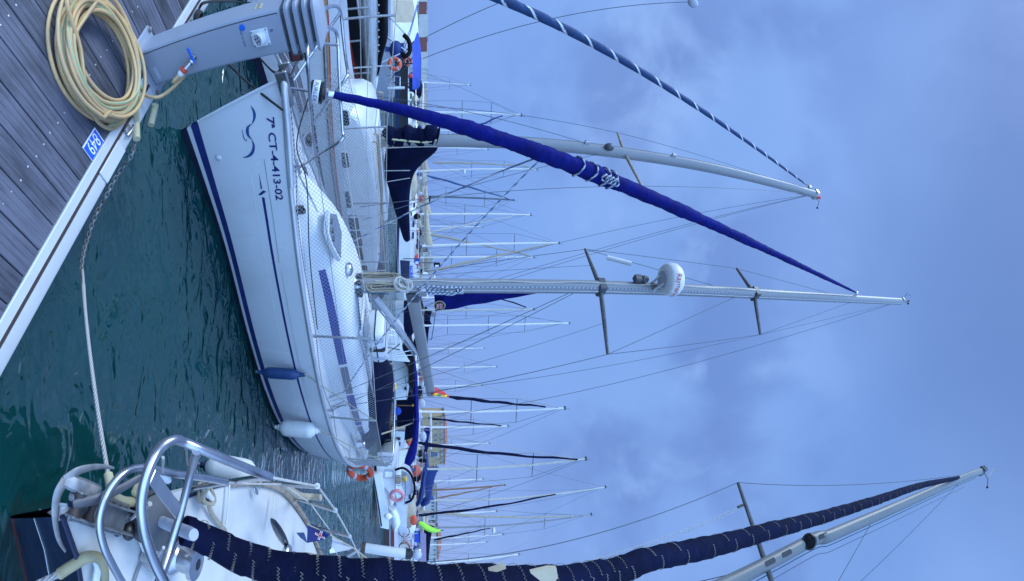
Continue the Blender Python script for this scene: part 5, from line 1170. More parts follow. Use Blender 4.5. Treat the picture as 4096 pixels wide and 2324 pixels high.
fjb, fjt = V((-4.02,5.18,1.1)), PY(3238,748,7.2); fj = (fjt-fjb); dn = fj.normalized(); a1 = dn.orthogonal().normalized(); a2 = dn.cross(a1)
b = MB(); rings = []; nS = 620
for i in range(nS+1):
    t = lerp(.02, .985, i/nS); p = fjb+fj*t; r0 = interp([0,.1,.3,.6,.9,1],[.05,.060,.054,.041,.027,.017], t)
    rings.append([p+(a1*math.cos(2*math.pi*k/28)+a2*math.sin(2*math.pi*k/28))*r0*(.96+.10*((t*21-k/28) % 1.0)+.04*math.sin(t*130)) for k in range(28)])
def stripe(i, j): return 1 if ((i/nS*21-j/28) % 1.0) < .11 else 0
b.loft(rings, rowm=stripe); b.build('furled_jib', [pm('deep_blue_canvas', (.003,.030,.105), .7, var=.25, scale=6, bump=.4, bscale=14), M['whitesail']], l, ang=60)
b = MB(); b.lathe(fjt-dn*.05, dn, [(.03,0),(.05,.03),(.05,.12),(.03,.15)], 12); b.build('halyard_swivel', M['dullsteel'], l)
# boom with its navy cover
def LP(x, yv, o=0): return PU(x, yv, LU+o)
top = [(1748,545),(1748,600),(1690,650),(1655,700),(1641,760),(1637,830),(1639,900),(1641,955)]
bot = [(1552,535),(1545,590),(1538,640),(1540,700),(1555,755),(1575,830),(1596,900),(1612,950)]
b = MB(); g = []
P1 = smooth_path([V((a, c, 0)) for a, c in top], 5); P2 = smooth_path([V((a, c, 0)) for a, c in bot], 5)
for i, (p, q) in enumerate(zip(P1, P2)):
    t_, m_ = LP(p.x, p.y), LP(q.x, q.y); c = (t_+m_)/2; h = (t_-m_)/2; wd_ = .10+.05*math.sin(math.pi*min(1, i/len(P1)*1.2))
    g.append([c+h*math.cos(a)+UV*wd_*math.sin(a)*(1+.12*math.sin(i*.9+3*a)) for a in [2*math.pi*k/16 for k in range(16)]])
b.loft(g); b.build('boom_cover', M['navycanvas'], l, ang=60)
b = MB()
b.tube(smooth_path([LP(1546,556,-.02), LP(1575,543,-.02), LP(1605,552,-.02), LP(1640,543,-.02), LP(1680,550,-.02), LP(1720,541,-.02), LP(1750,546,-.02)], 5), [.10+.045*abs(math.sin(k*.55))+.012*math.sin(k*1.9) for k in range(31)], 12, flat=1.25)
b.build('gathered_sail', M['navycanvas'], l, ang=60)
b = MB(); b.tube([LP(1553,556,-.13), LP(1600,560,-.15), LP(1650,566,-.16), LP(1700,570,-.15), LP(1748,560,-.13)], .016, 6); b.build('cover_lacing', M['foam'], l)
for y0_ in (592,):
    b = MB(); b.tube([LP(1545,y0_,-.17), LP(1748,y0_-6,-.14)], .008, 5); b.build('lazy_line', M['ropewhite'], l)
b = MB(); b.tube([LP(1455,685,-.2), LP(1546,683,-.22), LP(1640,682,-.2)], .008, 5); b.tube([LP(1420,745,-.3), LP(1548,727,-.2), LP(1640,712,-.2)], .008, 5); b.build('lazy_line', M['ropewhite'], l)
b = MB(); b.tube(smooth_path([LP(1478,612), LP(1500,645), LP(1537,672)], 5), .035, 8); b.build('mainsheet_tackle', pm('red_rope', (.25,.08,.06), .8, var=.4, scale=30), l)
coil('rope_coil', M['ropetan'], LP(1515,570,-.12), V((0,0,1)), NV, 9, .40, .17, .012, lm)
b = MB(); b.box(LP(1460,562,-.09), (.03,.14,.20), AX); b.build('mast_panel', M['mastgrey'], lm)
b = MB(); put_text(b, '22', .12, LP(1459,563,-.13), NV, V((0,0,1))); b.build('mast_number', M['black'], lm)

# gangplank stowed along the white yacht's port bow
gp = thing('gangplank', 'dark slatted gangplank with aluminium edges lying along the white yacht\u2019s port bow rail', 'gangplank', PZ(1170,320,.96))
lo_ = [PZ(1098,200,.97), PZ(1146,295,.965), PZ(1195,451,.96)]; up_ = [PZ(1150,186,.97), PZ(1195,268,.965), PZ(1237,446,.96)]
for k0, k1 in ((.04,.47),(.54,.96)):
    b = MB(); b.loft([[lerp(p, q, k0), lerp(p, q, k1), lerp(p, q, k1)-V((0,0,.02)), lerp(p, q, k0)-V((0,0,.02))] for p, q in zip(lo_, up_)]); b.build('tread', M['boards'], gp)
for k in (0,.505,1):
    b = MB(); P_ = [lerp(p, q, k)+V((0,0,-.005)) for p, q in zip(lo_, up_)]; b.tube(P_, .012, 8); b.build('edge_tube', M['alu'], gp)
# ---------------------------------------------------------------- boats across the fairway
def far_yacht(label, name, mast_b, mast_t, Y, bow, L, hm='gelside', mm='farmast', jib=None, jibbase=None, jibtop=None, cover=None, sp=(.45,.72), radar=None, sh=None, fb=1.0, mr_=.10, cab='gel', hood=None, cat='sailing yacht', boomlen=.36, group=None):
    """a moored yacht: mast foot column mast_b, masthead (px, py), Y metres out, bow azimuth in degrees"""
    fx = PY(1700, mast_b, Y); top = PY(mast_t[0], mast_t[1], Y)
    a = math.radians(bow); f = V((math.cos(a), math.sin(a), 0)); s = V((-f.y, f.x, 0)); W = L*.155
    o = V((fx.x, Y, 0))-f*L*.08
    t = thing(name, label, cat, o, group)
    def Q(x, yv, z): return o+f*x*L+s*yv+V((0,0,z))
    XS = [-.5,-.3,-.1,.1,.25,.38,.46,.5]; WS = [.72,.92,1,.98,.84,.55,.25,.02]
    st_ = [-.5+k/20 for k in range(21)]
    b = MB()
    for sd in (-1, 1): b.loft([[Q(x-(.045 if x > .3 else 0)*(1-fz)*(x-.3)/.2, sd*W*interp(XS,WS,x)*(.8+.2*fz), z*(1+.18*max(0,x))) for fz, z in ((0,-.2),(0,0),(.2,.10),(.22,.16),(1,fb))] for x in st_], closed=False, cap0=False, cap1=False, rowm=[1,1,2,0])
    b.poly([Q(-.5, sd*W*.72*k, z) for sd, k, z in ((-1,.8,0),(1,.8,0),(1,1,fb*.91),(-1,1,fb*.91))])
    b.build('hull', [M[hm], M['antifoul'], M['navystripe']], t)
    b = MB(); b.loft([[Q(x, W*interp(XS,WS,x)*k*.98, fb*(1+.18*max(0,x))-.02) for k in (-1,0,1)] for x in st_], closed=False, cap0=False, cap1=False); b.build('deck', M['gel'], t)
    b = MB(); g = []
    for x, w_, h in ((.30,.2,.02),(.22,.5,.2),(.05,.62,.42),(-.12,.66,.48),(-.14,.66,.1)): g.append([Q(x, W*w_*k, fb-.02+h*hz_) for k, hz_ in ((-1,0),(-.93,.8),(-.7,1),(0,1.1),(.7,1),(.93,.8),(1,0))])
    b.loft(g, closed=False, cap0=False, cap1=False); b.build('coachroof', M[cab], t)
    for sd in (-1, 1):
        for x in (-.05,.06):
            b = MB(); b.box(Q(x, sd*W*.615, fb+.22), (L*.06,.05,.13), (f, s, V((0,0,1)))); b.build('window', M['glass'], t)
    mb_ = V((fx.x, Y, fb+.35)); md = top-mb_
    b = MB(); b.tube([mb_, mb_+md*.6, top], [mr_, mr_*.95, mr_*.7], 8); m_ = b.build('mast', M[mm], t)
    dx = s if abs(s.x) > .2 else V((1,0,0))
    tips = []
    for k in sp:
        c = mb_+md*k; h = .95-.25*k; d_ = V((1,.25,0))*h
        b = MB(); b.tube([c-d_, c, c+d_], [.02,.03,.02], 5); b.build('spreader', M['darkspar'], m_); tips.append((c-d_, c+d_))
    b = MB()
    for sd in (0, 1):
        ch = Q(.06, W*.95*(1 if (s.x > 0) == (sd == 1) else -1), fb); b.tube([ch]+[tp_[sd] for tp_ in tips]+[mb_+md*.97], .011, 4); b.tube([ch, mb_+md*(sp[0] if sp else .5)], .009, 4)
    b.tube([Q(.49, 0, fb+.2), mb_+md*.97], .011, 4); b.tube([Q(-.49, 0, fb), top], .011, 4); b.build('rigging', M['wire'], t)
    if jib:
        p = PY(jibbase[0], jibbase[1], Y-.8) if jibbase else Q(.46, 0, fb+.5); q = PY(jibtop[0], jibtop[1], Y-.1) if jibtop else mb_+md*.95
        b = MB(); b.tube([lerp(p, q, k/12)+V((.03*math.sin(k*1.7),0,0)) for k in range(13)], [lerp(.11,.05,k/12)*(1+.15*math.sin(k*2.1)) if k else .05 for k in range(13)], 8); b.build('furled_jib', M[jib], t)
    bm = mb_+V((0,0,.75)); be_ = bm-f*L*boomlen+V((0,0,.05))
    b = MB(); b.tube([bm, be_], .06, 8); b.build('boom', M[mm], t)
    if cover:
        n_ = 12; b = MB(); b.loft([[lerp(bm, be_, k/n_)+V((0,0,.10+lerp(.30,.02,(k/n_)**.5)))+s*.16*math.cos(a_)*(1+.1*math.sin(k*2+a_))+V((0,0,lerp(.42,.15,(k/n_)**.6)*math.sin(a_))) for a_ in [2*math.pi*j/10 for j in range(10)]] for k in range(n_+1)]); b.build('boom_cover', M[cover], t)
    if hood:
        b = MB(); b.loft([[Q(x, W*.68*math.cos(a_), fb+.1+h*max(0, math.sin(a_))**.6) for a_ in [math.pi*j/8 for j in range(9)]] for x, h in ((-.10,.45),(-.16,.95),(-.26,.98))], closed=False, cap0=False, cap1=False); b.build('sprayhood', M[hood], t)
    if radar:
        p = mb_+md*radar; b = MB(); b.lathe(p+V((.28,-.15,0)), (0,0,1), [(.1,0),(.26,.04),(.26,.16),(.15,.24)], 14); b.box(p+V((.14,-.08,-.04)), (.3,.08,.04)); b.build('radar_dome', M['whiteplastic'], m_)
    b = MB(); pl = [Q(.36, sd*W*.58, fb+.68) for sd in (-1,)]+[Q(.5,0,fb+.75)]+[Q(.36, W*.58, fb+.68)]; b.tube(smooth_path(pl, 4), .02, 5)
    for sd in (-1, 1): b.tube([Q(.36, sd*W*.58, fb+.1), Q(.36, sd*W*.58, fb+.68)], .018, 5); b.tube([Q(.36, sd*W*.58, fb+.68), Q(.0, sd*W*.97, fb+.6), Q(-.45, sd*W*.75, fb+.6)], .010, 4)
    b.tube([Q(-.38, -W*.8, fb+.65), Q(-.5, -W*.6, fb+.65), Q(-.5, W*.6, fb+.65), Q(-.38, W*.8, fb+.65)], .018, 5)
    for sd in (-1, 1): b.tube([Q(-.5, sd*W*.6, fb-.1), Q(-.5, sd*W*.6, fb+.65)], .018, 5)
    b.build('guard_rails', M['steel'], t)
    rg = random.Random(int(mast_b*7+Y))
    for k in range(9):
        p = Q(rg.uniform(-.46,.30), rg.uniform(-.8,.8)*W, fb+rg.uniform(.15,.75)); mt = rg.choice(('navycanvas','midblue','darkcanvas','beigesail','darkcanvas','orange','cloth_grey','wood','cloth_grey','red','navygel'))
        b = MB(); b.ball(p, (rg.uniform(.12,.38), rg.uniform(.12,.25), rg.uniform(.12,.30)), None, 8, 6); b.build('deck_bag', M[mt], t)
    b = MB(); b.tube([top, top+V((.12,0,.35))], .015, 4); b.box(top+V((0,0,.04)), (.22,.12,.10)); b.build('masthead_gear', M['black'], m_)
    return t
G = 'yachts moored across the fairway'
FB = [
 dict(label='far dark hulled yacht with white deck and plain mast, leftmost across the fairway', name='moored_yacht', mast_b=452, mast_t=(2083,460), Y=34, bow=-15, L=7.5, hm='blackgel', jib='midblue', jibbase=(1790,556), jibtop=(2010,462), hood='navycanvas', fb=.85),
 dict(label='far white yacht carrying a radar on a pale mast, beyond the navy boom cover', name='moored_yacht', cab='cloth_grey', mast_b=686, mast_t=(2146,677), Y=45, bow=-60, L=10.5, radar=.38, jib='ropetan', jibbase=(1730,650), jibtop=(2115,665), cover='beigesail'),
 dict(label='far yacht with dark mast, navy boom cover and blue furled jib', name='moored_yacht', hm='navygel', mast_b=785, mast_t=(2053,800), Y=44, bow=200, L=10, mm='darkmast', jib='fenderblue', jibbase=(1707,702), jibtop=(2040,797), cover='navycanvas', sp=(.3,.7)),
 dict(label='far white yacht with thin pale mast and beige furled jib leaning from its right', name='moored_yacht', hm='cloth_grey', mast_b=858, mast_t=(2121,859), Y=40, bow=-40, L=10, jib='ropewhite', jibbase=(1690,936), jibtop=(2047,866), cover='beigesail', sp=(.42,)),
 dict(label='far tall masted yacht with beige boom cover and tan jib, left of the main mast', name='moored_yacht', cab='cloth_grey', mast_b=985, mast_t=(2234,972), Y=35, bow=-35, L=11, jib='ropetan', jibbase=(1715,1086), jibtop=(2200,977), cover='beigesail', sp=(.35,.68)),
 dict(label='far yacht with beige jib slanting left and small radar just left of the main mast', name='moored_yacht', hm='blackgel', mast_b=1030, mast_t=(2133,1028), Y=38, bow=215, L=10.5, jib='ropetan', jibbase=(1685,930), jibtop=(2120,1022), cover='beigesail', sp=(.30,.68)),
 dict(label='far yacht with cream mast and navy jib seen behind the blue mainsail', name='moored_yacht', cab='cloth_grey', mast_b=1241, mast_t=(2134,1237), Y=40, bow=205, L=10.5, mm='mastbeige', jib='navycanvas', jibbase=(1800,1128), jibtop=(2105,1228), cover='navycanvas', sp=(.42,), hood='navycanvas'),
 dict(label='far yacht with tall grey mast, three pairs of spreaders and no furled jib', name='moored_yacht', hm='navygel', mast_b=1302, mast_t=(2275,1292), Y=40, bow=-70, L=11.5, sp=(.2,.46,.70), cover='navycanvas', hood='darkcanvas'),
 dict(label='far white motorsailer with dark stripes and navy jib beyond the boom end', name='moored_yacht', mast_b=1646, mast_t=(2257,1632), Y=26.5, bow=212, L=9.5, jib='navycanvas', jibbase=(1795,1586), jibtop=(2182,1626), sp=(.35,.66), fb=1.35, mr_=.07),
 dict(label='far small yacht with short pale mast and navy jib before the ochre building', name='moored_yacht', hm='navygel', mast_b=1708, mast_t=(2030,1704), Y=42, bow=210, L=8.5, jib='navycanvas', jibbase=(1712,1672), jibtop=(2005,1702), sp=(.62,), cover='bluecanvas'),
 dict(label='far white yacht with thick navy jib and cream mast right of the ochre building', name='moored_yacht', cab='cloth_grey', mast_b=1876, mast_t=(2341,1835), Y=25, bow=215, L=9.5, mm='mastbeige', jib='navycanvas', jibbase=(1660,1768), jibtop=(2310,1836), cover='midblue', sp=(.36,.68), mr_=.075),
 dict(label='far white yacht with cream mast and navy jib slanting right past blue boom covers', name='moored_yacht', hm='cloth_grey', mast_b=2000, mast_t=(2420,1948), Y=35, bow=-35, L=10, mm='mastbeige', jib='navycanvas', jibbase=(1640,2062), jibtop=(2222,1976), cover='midblue', sp=(.37,), mr_=.075),
 dict(label='far yacht with white radar dome, beige jib and stern to the grey pontoon', name='moored_yacht', cab='cloth_grey', mast_b=2108, mast_t=(2363,2057), Y=36, bow=100, L=9.5, mm='mastgrey', jib='beigesail', jibbase=(1655,2041), jibtop=(2292,2064), cover='navycanvas', sp=(.38,.72), radar=.42, mr_=.07),
 dict(label='far small yacht with reddish mast and thin brown jib between taller masts', name='moored_yacht', mast_b=1962, mast_t=(2018,1940), Y=52, bow=-30, L=8, mm='wood', jib='wood', jibbase=(1750,1992), jibtop=(1970,1948), sp=()),
 dict(label='far small yacht with a stubby pale mast nearest the big navy jib', name='moored_yacht', mast_b=2252, mast_t=(2074,2217), Y=46, bow=215, L=8.5, sp=(.5,), cover='beigesail'),
 dict(label='far yacht with thin grey mast and navy jib right of the radar dome', name='moored_yacht', mast_b=2150, mast_t=(2010,2137), Y=50, bow=-35, L=9, jib='navycanvas', jibbase=(1735,2158), jibtop=(1960,2112), sp=(.6,)),
]
for d in FB: far_yacht(group=G, **d)
rx = random.Random(21)
for k, (py, tx) in enumerate(((520,1905),(905,1930),(1120,1960),(1190,1985),(1395,1935),(1470,1985),(1545,1925),(1780,1955),(1925,1930),(2055,1985),(2180,1945),(2290,1965),(330,1880),(590,1950))):
    Yd = rx.uniform(55, 72); far_yacht('small distant yacht with a bare pale mast in the farthest row', 'distant_yacht', py, (tx, py+(1162-py)*.012), Yd, rx.choice((-60,-75,100,120,80)), rx.uniform(8,10.5), sp=(rx.uniform(.45,.6),), cover=rx.choice(('navycanvas','midblue','beigesail','whitesail')), cab='gel', group='small yachts in the farthest row')
# ---------------------------------------------------------------- black hulled boat beyond the motorsailer
k_ = thing('black_hulled_yacht', 'black hulled yacht with red stripe, white lowered sail and black boom cover', 'sailing yacht', B(2,9.3,0))
def bh(s, f, side): w_ = 1.2*interp([-3,3,4.3,5.0],[1,1,.75,.15],s); return B(s, 9.3+side*w_*(.8+.2*max(0,f)), .86*f)
g2 = [-3+8*k/24 for k in range(25)]; b = MB(); rows = [-.3,0,.70,.77,1.0]
for side in (-1, 1): b.loft([[bh(s, f, side) for f in rows] for s in g2], closed=False, cap0=False, cap1=False, rowm=[0,0,1,0])
b.poly([bh(5, f, -1) for f in rows]+[bh(5, f, 1) for f in rows[::-1]]); b.build('hull', [M['blackgel'], M['red']], k_)
b = MB(); b.loft([[bh(s, .98, side) for side in (-1, 1)] for s in g2], closed=False, cap0=False, cap1=False); b.build('deck', M['cloth_grey'], k_)
def KP(x, yv, o=0): return PU(x, yv, 8.3+o)
b = MB(); b.tube([KP(1455,-80), KP(1462,120), KP(1470,260), KP(1476,400)], [.10,.10,.08,.05], 10); b.build('boom', M['dullsteel'], k_)
def band(name, up_, lo_, mat, thick=.16):
    b = MB(); g = []; U_ = smooth_path([V((a, c, 0)) for a, c in up_], 5); L2 = smooth_path([V((a, c, 0)) for a, c in lo_], 5)
    for i, (p, q) in enumerate(zip(U_, L2)):
        t_, m_ = KP(p.x, p.y), KP(q.x, q.y); c = (t_+m_)/2; h = (t_-m_)/2
        g.append([c+h*math.cos(a)+UV*thick*math.sin(a)*(1+.15*math.sin(i*.7+2*a)) for a in [2*math.pi*k/14 for k in range(14)]])
    b.loft(g); return b.build(name, M[mat], k_, ang=60)
band('lowered_sail', [(1512,-80),(1514,60),(1516,180),(1514,300),(1505,360),(1492,415)], [(1458,-80),(1460,60),(1468,180),(1474,300),(1480,360),(1486,412)], 'whitesail')
band('boom_cover', [(1553,-80),(1552,60),(1552,140),(1538,200),(1528,240),(1516,290)], [(1512,-80),(1514,60),(1515,140),(1513,200),(1511,240),(1510,285)], 'darkcanvas')
for yv in (20,52,86,120,148,180,205):
    b = MB(); b.ball(KP(1515,yv,-.17), .012); b.build('cover_snap', M['white'], k_)
for yv, x1 in ((30,1475),(162,1440),(290,1480)):
    b = MB(); b.tube([KP(1350,yv+10,-.35), KP(x1,yv,-.35)], .018, 8); b.build('stanchion', M['dullsteel'], k_)
b = MB(); b.tube([KP(1438,-60,-.35), KP(1442,162,-.35), KP(1446,420,-.35)], .008, 5); b.build('lifeline', M['ropewhite'], k_)
wl_ = [PU(1690,235,9.6), PU(2000,140,9.6), PU(2300,72,9.6), PU(2760,8,9.6)]
b = MB(); b.tube([wl_[0], wl_[3]], .007, 5); b.tube([PU(1700,150,9.6), PU(2050,-10,9.6)], .007, 5); b.build('stay', M['wire'], k_)
b = MB(); q = PU(2772,12,9.6); b.ball(q, (.09,.09,.13)); b.box(q-V((.1,0,.05)), (.2,.05,.05)); b.tube([q, q+V((.2,0,.9))], .007, 4); b.build('mast_lamp', M['cloth_grey'], k_)
for u_, n0, lab in ((9.4,6.3,'upper'),):
    pass
# blue stays of the tarpaulin boat
tb = thing('tarpaulin_covered_boat', 'boat under a striped beige and white tarpaulin tent at the far left edge', 'boat', PY(1560,60,15))
Yt = 15; b = MB(); g = []
for py in (-120,-60,0,40,90,135,172):
    g.append([PY(x, py, Yt+dy)+V((0,0,.03*math.sin(py*.09+x*.2))) for x, dy in ((1556,-.9),(1585,-.75),(1620,-.5),(1655,-.2),(1672,.1),(1650,.5),(1600,.9))])
b.loft(g, closed=False, cap0=False, cap1=False, rowm=lambda i, j: 1 if i in (2,3) and j < 3 else 0); b.build('tarpaulin', [pm('pale_tarpaulin', (.52,.56,.46), .7, var=.12, scale=2, bump=.5, bscale=5), M['beigesail']], tb)
b = MB(); q = PY(1590,60,Yt); b.loft([[V((x, Yt+dy, z)) for dy, z in ((-1.2,.75),(-1.0,0),(1.0,0),(1.2,.75))] for x in (-11,-8.6,-7.6)], m=0); b.build('hull', M['gelside'], tb)
for dx in (0,14):
    b = MB(); b.tube([PY(1560,300+dx*3,14), PY(1640,120+dx,14), PY(1672,5+dx,14)], .012, 5); b.build('blue_line', M['ropeblue'], tb)
# bimini boat
bb = thing('bimini_motorboat', 'grey motorboat with bright blue bimini canopy and covered outboard', 'motorboat', PY(1560,280,14))
Yb = 14; b = MB(); g = []
for py, up in ((130,1673),(180,1682),(240,1686),(300,1685),(345,1680),(358,1668)):
    lo = 1650 if py > 150 else 1668
    g.append([PY(lerp(lo, up, k), py, Yb-.9+1.4*j) for k, j in ((0,0),(.6,.15),(1,.4),(1,.7),(.5,1))])
b.loft(g, closed=False, cap0=False, cap1=False); b.build('bimini', M['sky_canvas'], bb)
for p, q in (((1655,165),(1585,250)),((1652,230),(1560,320)),((1655,335),(1575,330)),((1650,255),(1575,250))):
    b = MB(); b.tube([PY(*p, Yb-.5), PY(*q, Yb-.6)], .018, 6); b.build('bimini_strut', M['black'], bb)
b = MB(); hb = PY(1540,300,Yb); b.loft([[V((x, Yb+dy*w_, z)) for dy, z in ((-1,1.0),(-.95,.5),(-.7,0),(.7,0),(.95,.5),(1,1.0))] for x, w_ in ((-9.2,.95),(-7.4,1.0),(-6.6,.8),(-6.2,.25))]); b.build('hull', M['cloth_grey'], bb)
b = MB(); b.ball(PY(1584,200,Yb-.9), (.26,.22,.20)); b.box(PY(1562,198,Yb-.9), (.14,.12,.3)); b.build('outboard_cover', M['midblue'], bb)
b = MB(); b.tube(smooth_path([PY(1615,140,Yb-1), PY(1632,158,Yb-1), PY(1640,185,Yb-1), PY(1636,212,Yb-1), PY(1618,226,Yb-1), PY(1612,212,Yb-1)], 5), .065, 10); b.build('horseshoe_buoy', M['darkcanvas'], bb)
for p, q in (((1545,145),(1625,205)),((1552,60),(1620,135)),((1530,250),(1600,215))):
    b = MB(); b.tube([PY(*p, Yb-1), PY(*q, Yb-1)], .022, 6); b.build('stern_rail', M['steel'], bb)
for yv in (300,340):
    b = MB(); b.tube([PY(1545,yv,Yb-1), PY(1600,yv+8,Yb-1)], .015, 6); b.build('rail_post', M['dullsteel'], bb)
b = MB(); b.tube([PY(1600,308,Yb-1), PY(1600,356,Yb-1)], .015, 6); b.box(PY(1585,352,Yb-1), (.06,.05,.5)); b.build('boarding_ladder', M['whiteplastic'], bb)
lifebuoy('orange lifebuoy lashed to the rail of the bimini motorboat', PY(1578,256,12.7), V((1,0,0)), V((0,.2,1)).normalized(), .15, .055, 'orange')
lifebuoy('pale orange lifebuoy on the cabin behind the bimini motorboat', PY(1632,246,15.5), V((1,0,0)), V((0,.2,1)).normalized(), .12, .04, 'orange')
# ---------------------------------------------------------------- nearer boats across the fairway, right of the mast
def hull_box(name, mats, par, outline, z0, z1, flare=1.06, rowm=None):
    """outline: list of (x, y) plan points"""
    c = sum((V((x, y, 0)) for x, y in outline), V())/len(outline)
    def ring(z, k): return [V((c.x+(x-c.x)*k, c.y+(y-c.y)*k, z)) for x, y in outline]
    b = MB(); b.loft([ring(z0, .86), ring(lerp(z0, z1, .2), .92), ring(lerp(z0, z1, .24), .925), ring(z1*.97, flare), ring(z1, flare)], cap0=False, rowm=rowm or (lambda i, j: [1,1,0,0][i])); return b.build(name, mats, par)
def plan(x, y, ang, L, W, n=16):
    a = math.radians(ang); f = V((math.cos(a), math.sin(a))); s = V((-f.y, f.x)); P_ = []
    xs = [-.5,-.3,0,.2,.35,.45,.5]; ws = [.8,.95,1,.92,.65,.32,.02]
    for xx, ww in zip(xs, ws): P_.append((x+f.x*xx*L+s.x*ww*W/2, y+f.y*xx*L+s.y*ww*W/2))
    for xx, ww in list(zip(xs, ws))[::-1]: P_.append((x+f.x*xx*L-s.x*ww*W/2, y+f.y*xx*L-s.y*ww*W/2))
    return P_
# white motor yacht, stern towards us
my = thing('motor_yacht', 'white motor yacht seen from the stern with script name and black canopy', 'motor yacht', PY(1540,1360,19))
Ym = 19
def MP(x, yv, dy=0): return PY(x, yv, Ym+dy)
b = MB(); A0 = [MP(1528,1278), MP(1534,1440), MP(1640,1448), MP(1610,1400), MP(1596,1320), MP(1572,1284)]
b.loft([A0, [p+V((.2,4.5,0)) for p in A0]]); b.build('hull', M['gel'], my)
b = MB(); b.box((MP(1536,1360,-.35)), (1.75,.8,.10), bev=.03); b.build('swim_platform', M['gel'], my)
for yv in (1318,1340):
    b = MB(); b.tube(smooth_path([MP(1533,yv,-.7), MP(1570,yv+1,-.5), MP(1576,yv+6,-.5), MP(1568,yv+10,-.5), MP(1545,yv+9,-.6)], 4), .018, 6); b.build('boarding_ladder', M['steel'], my)
b = MB(); put_text(b, 'Isled Uks', .16, MP(1595,1360,-.03), V((1,0,0)), V((0,.0,1)), shear=.4, width=.62); b.build('stern_name', M['dullsteel'], my)
b = MB(); b.box(MP(1603,1340,-.02), (.14,.02,.10)); b.build('stern_crest', M['wood'], my)
b = MB(); A = [MP(1612,1380,.2), MP(1640,1375,.2), MP(1655,1430,.2), MP(1655,1560,.2), MP(1635,1540,.2), MP(1632,1470,.2), MP(1608,1440,.2)]; b.loft([A, [p+V((0,3,0)) for p in A]]); b.build('canopy', M['darkcanvas'], my)
for p, q in (((1535,1385),(1600,1400)),((1600,1375),(1535,1425))):
    b = MB(); b.tube([MP(*p,-.5), MP(*q,-.1)], .022, 6); b.build('stern_line', M['ropeblack'], my)
for p in ((1420,1560),(1400,1530)):
    b = MB(); b.tube([MP(1535,1425,-.3), MP(1650,p[0],.1)], .022, 6); b.build('canopy_frame', M['steel'], my)
# white cabin cruiser beside it
cc_ = thing('cabin_cruiser', 'white cabin cruiser with dark hull side and rails between motor yacht and dark blue boat', 'cabin cruiser', PY(1540,1520,20))
Yc = 20.5
def CP(x, yv, dy=0): return PY(x, yv, Yc+dy)
b = MB(); A = [CP(1520,1430), CP(1520,1600), CP(1580,1612), CP(1586,1436)]; b.loft([A, [p+V((0,5,0)) for p in A]]); b.build('hull', M['blackgel'], cc_)
b = MB(); A = [CP(1578,1432,-.2), CP(1566,1452,-.2), CP(1578,1500,-.2), CP(1584,1600,-.2), CP(1628,1598,-.2), CP(1638,1540,-.2), CP(1640,1480,-.2), CP(1616,1432,-.2)]; b.loft([A, [p+V((0,4,0)) for p in A]]); b.build('superstructure', M['gel'], cc_)
b = MB(); A = [CP(1640,1500,-.25), CP(1634,1520,-.25), CP(1628,1532,-.25), CP(1650,1540,-.25), CP(1655,1510,-.25)]; b.loft([A, [p+V((0,.1,0)) for p in A]]); b.build('windscreen', M['glass'], cc_)
b = MB(); b.ball(CP(1622,1556,-.25), (.09,.05,.06)); b.build('window', M['glass'], cc_)
for yv in (1530,1555,1580):
    b = MB(); b.tube([CP(1588,yv,-.5), CP(1630,yv+8,-.5)], .014, 5); b.build('rail_post', M['steel'], cc_)
b = MB(); b.tube([CP(1618,1500,-.5), CP(1628,1560,-.5), CP(1626,1600,-.5)], .014, 5); b.build('side_rail', M['steel'], cc_)
c = CP(1555,1490,-.9); fender('small white fender on the cabin cruiser across the fairway', c, .36, .075, 'fenderwhite', 'black', CP(1588,1490,-.7))
# dark blue ketch with awning
kt = thing('dark_blue_ketch', 'dark blue hulled ketch with varnished rails, white wheelhouse and royal blue boom awning', 'sailing yacht', PY(1540,1700,20))
Yk = 21
def K2(x, yv, dy=0): return PY(x, yv, Yk+dy)
b = MB(); A = [K2(1520,1608), K2(1519,1700), K2(1524,1810), K2(1560,1838), K2(1568,1780), K2(1560,1700), K2(1568,1600)]; b.loft([A, [p+V((0,3.5,0)) for p in A]]); b.build('hull', M['navygel'], kt)
b = MB(); A = [K2(1586,1590,.4), K2(1590,1740,.4), K2(1604,1742,.4), K2(1606,1765,.4), K2(1650,1752,.4), K2(1656,1600,.4), K2(1640,1570,.4)]; b.loft([A, [p+V((0,2,0)) for p in A]]); b.build('side_curtain', M['navycanvas'], kt)
for pts, nm in (([(1562,1602),(1565,1640),(1560,1700),(1562,1760),(1572,1812)],'cap_rail'), ([(1580,1598),(1576,1650),(1575,1700),(1577,1735)],'guard_rail')):
    b = MB(); b.tube(smooth_path([K2(*p,-.06) for p in pts], 5), .030 if nm == 'cap_rail' else .02, 6); b.build(nm, M['wood'], kt)
for yv in (1610,1632,1660,1690,1722):
    b = MB(); b.tube([K2(1561,yv,-.06), K2(1578,yv,-.06)], .016, 5); b.build('rail_post', M['wood'], kt)
for yv in (1562,1621):
    b = MB(); b.tube([K2(1578,yv,-.1), K2(1660,yv+2,-.1)], .028, 6); b.build('awning_post', M['wood'], kt)
b = MB(); A = [K2(1565,1725,-.3), K2(1568,1790,-.3), K2(1575,1800,-.3), K2(1615,1793,-.3), K2(1619,1726,-.3)]; b.loft([A, [p+V((0,1.8,0)) for p in A]]); b.build('wheelhouse', M['gel'], kt)
for y0, y1 in ((1749,1761),(1768,1784)):
    b = MB(); b.loft([[K2(x, yv, -.31-d_) for x, yv in ((1585,y0),(1585,y1),(1602,y1),(1602,y0))] for d_ in (0,.02)]); wf = b.build('wheelhouse_window', M['darkgrey'], kt)
    b = MB(); b.poly([K2(x, yv, -.335) for x, yv in ((1588,y0+2),(1588,y1-2),(1599,y1-2),(1599,y0+2))]); b.build('window_pane', M['glass'], wf)
b = MB(); g = []
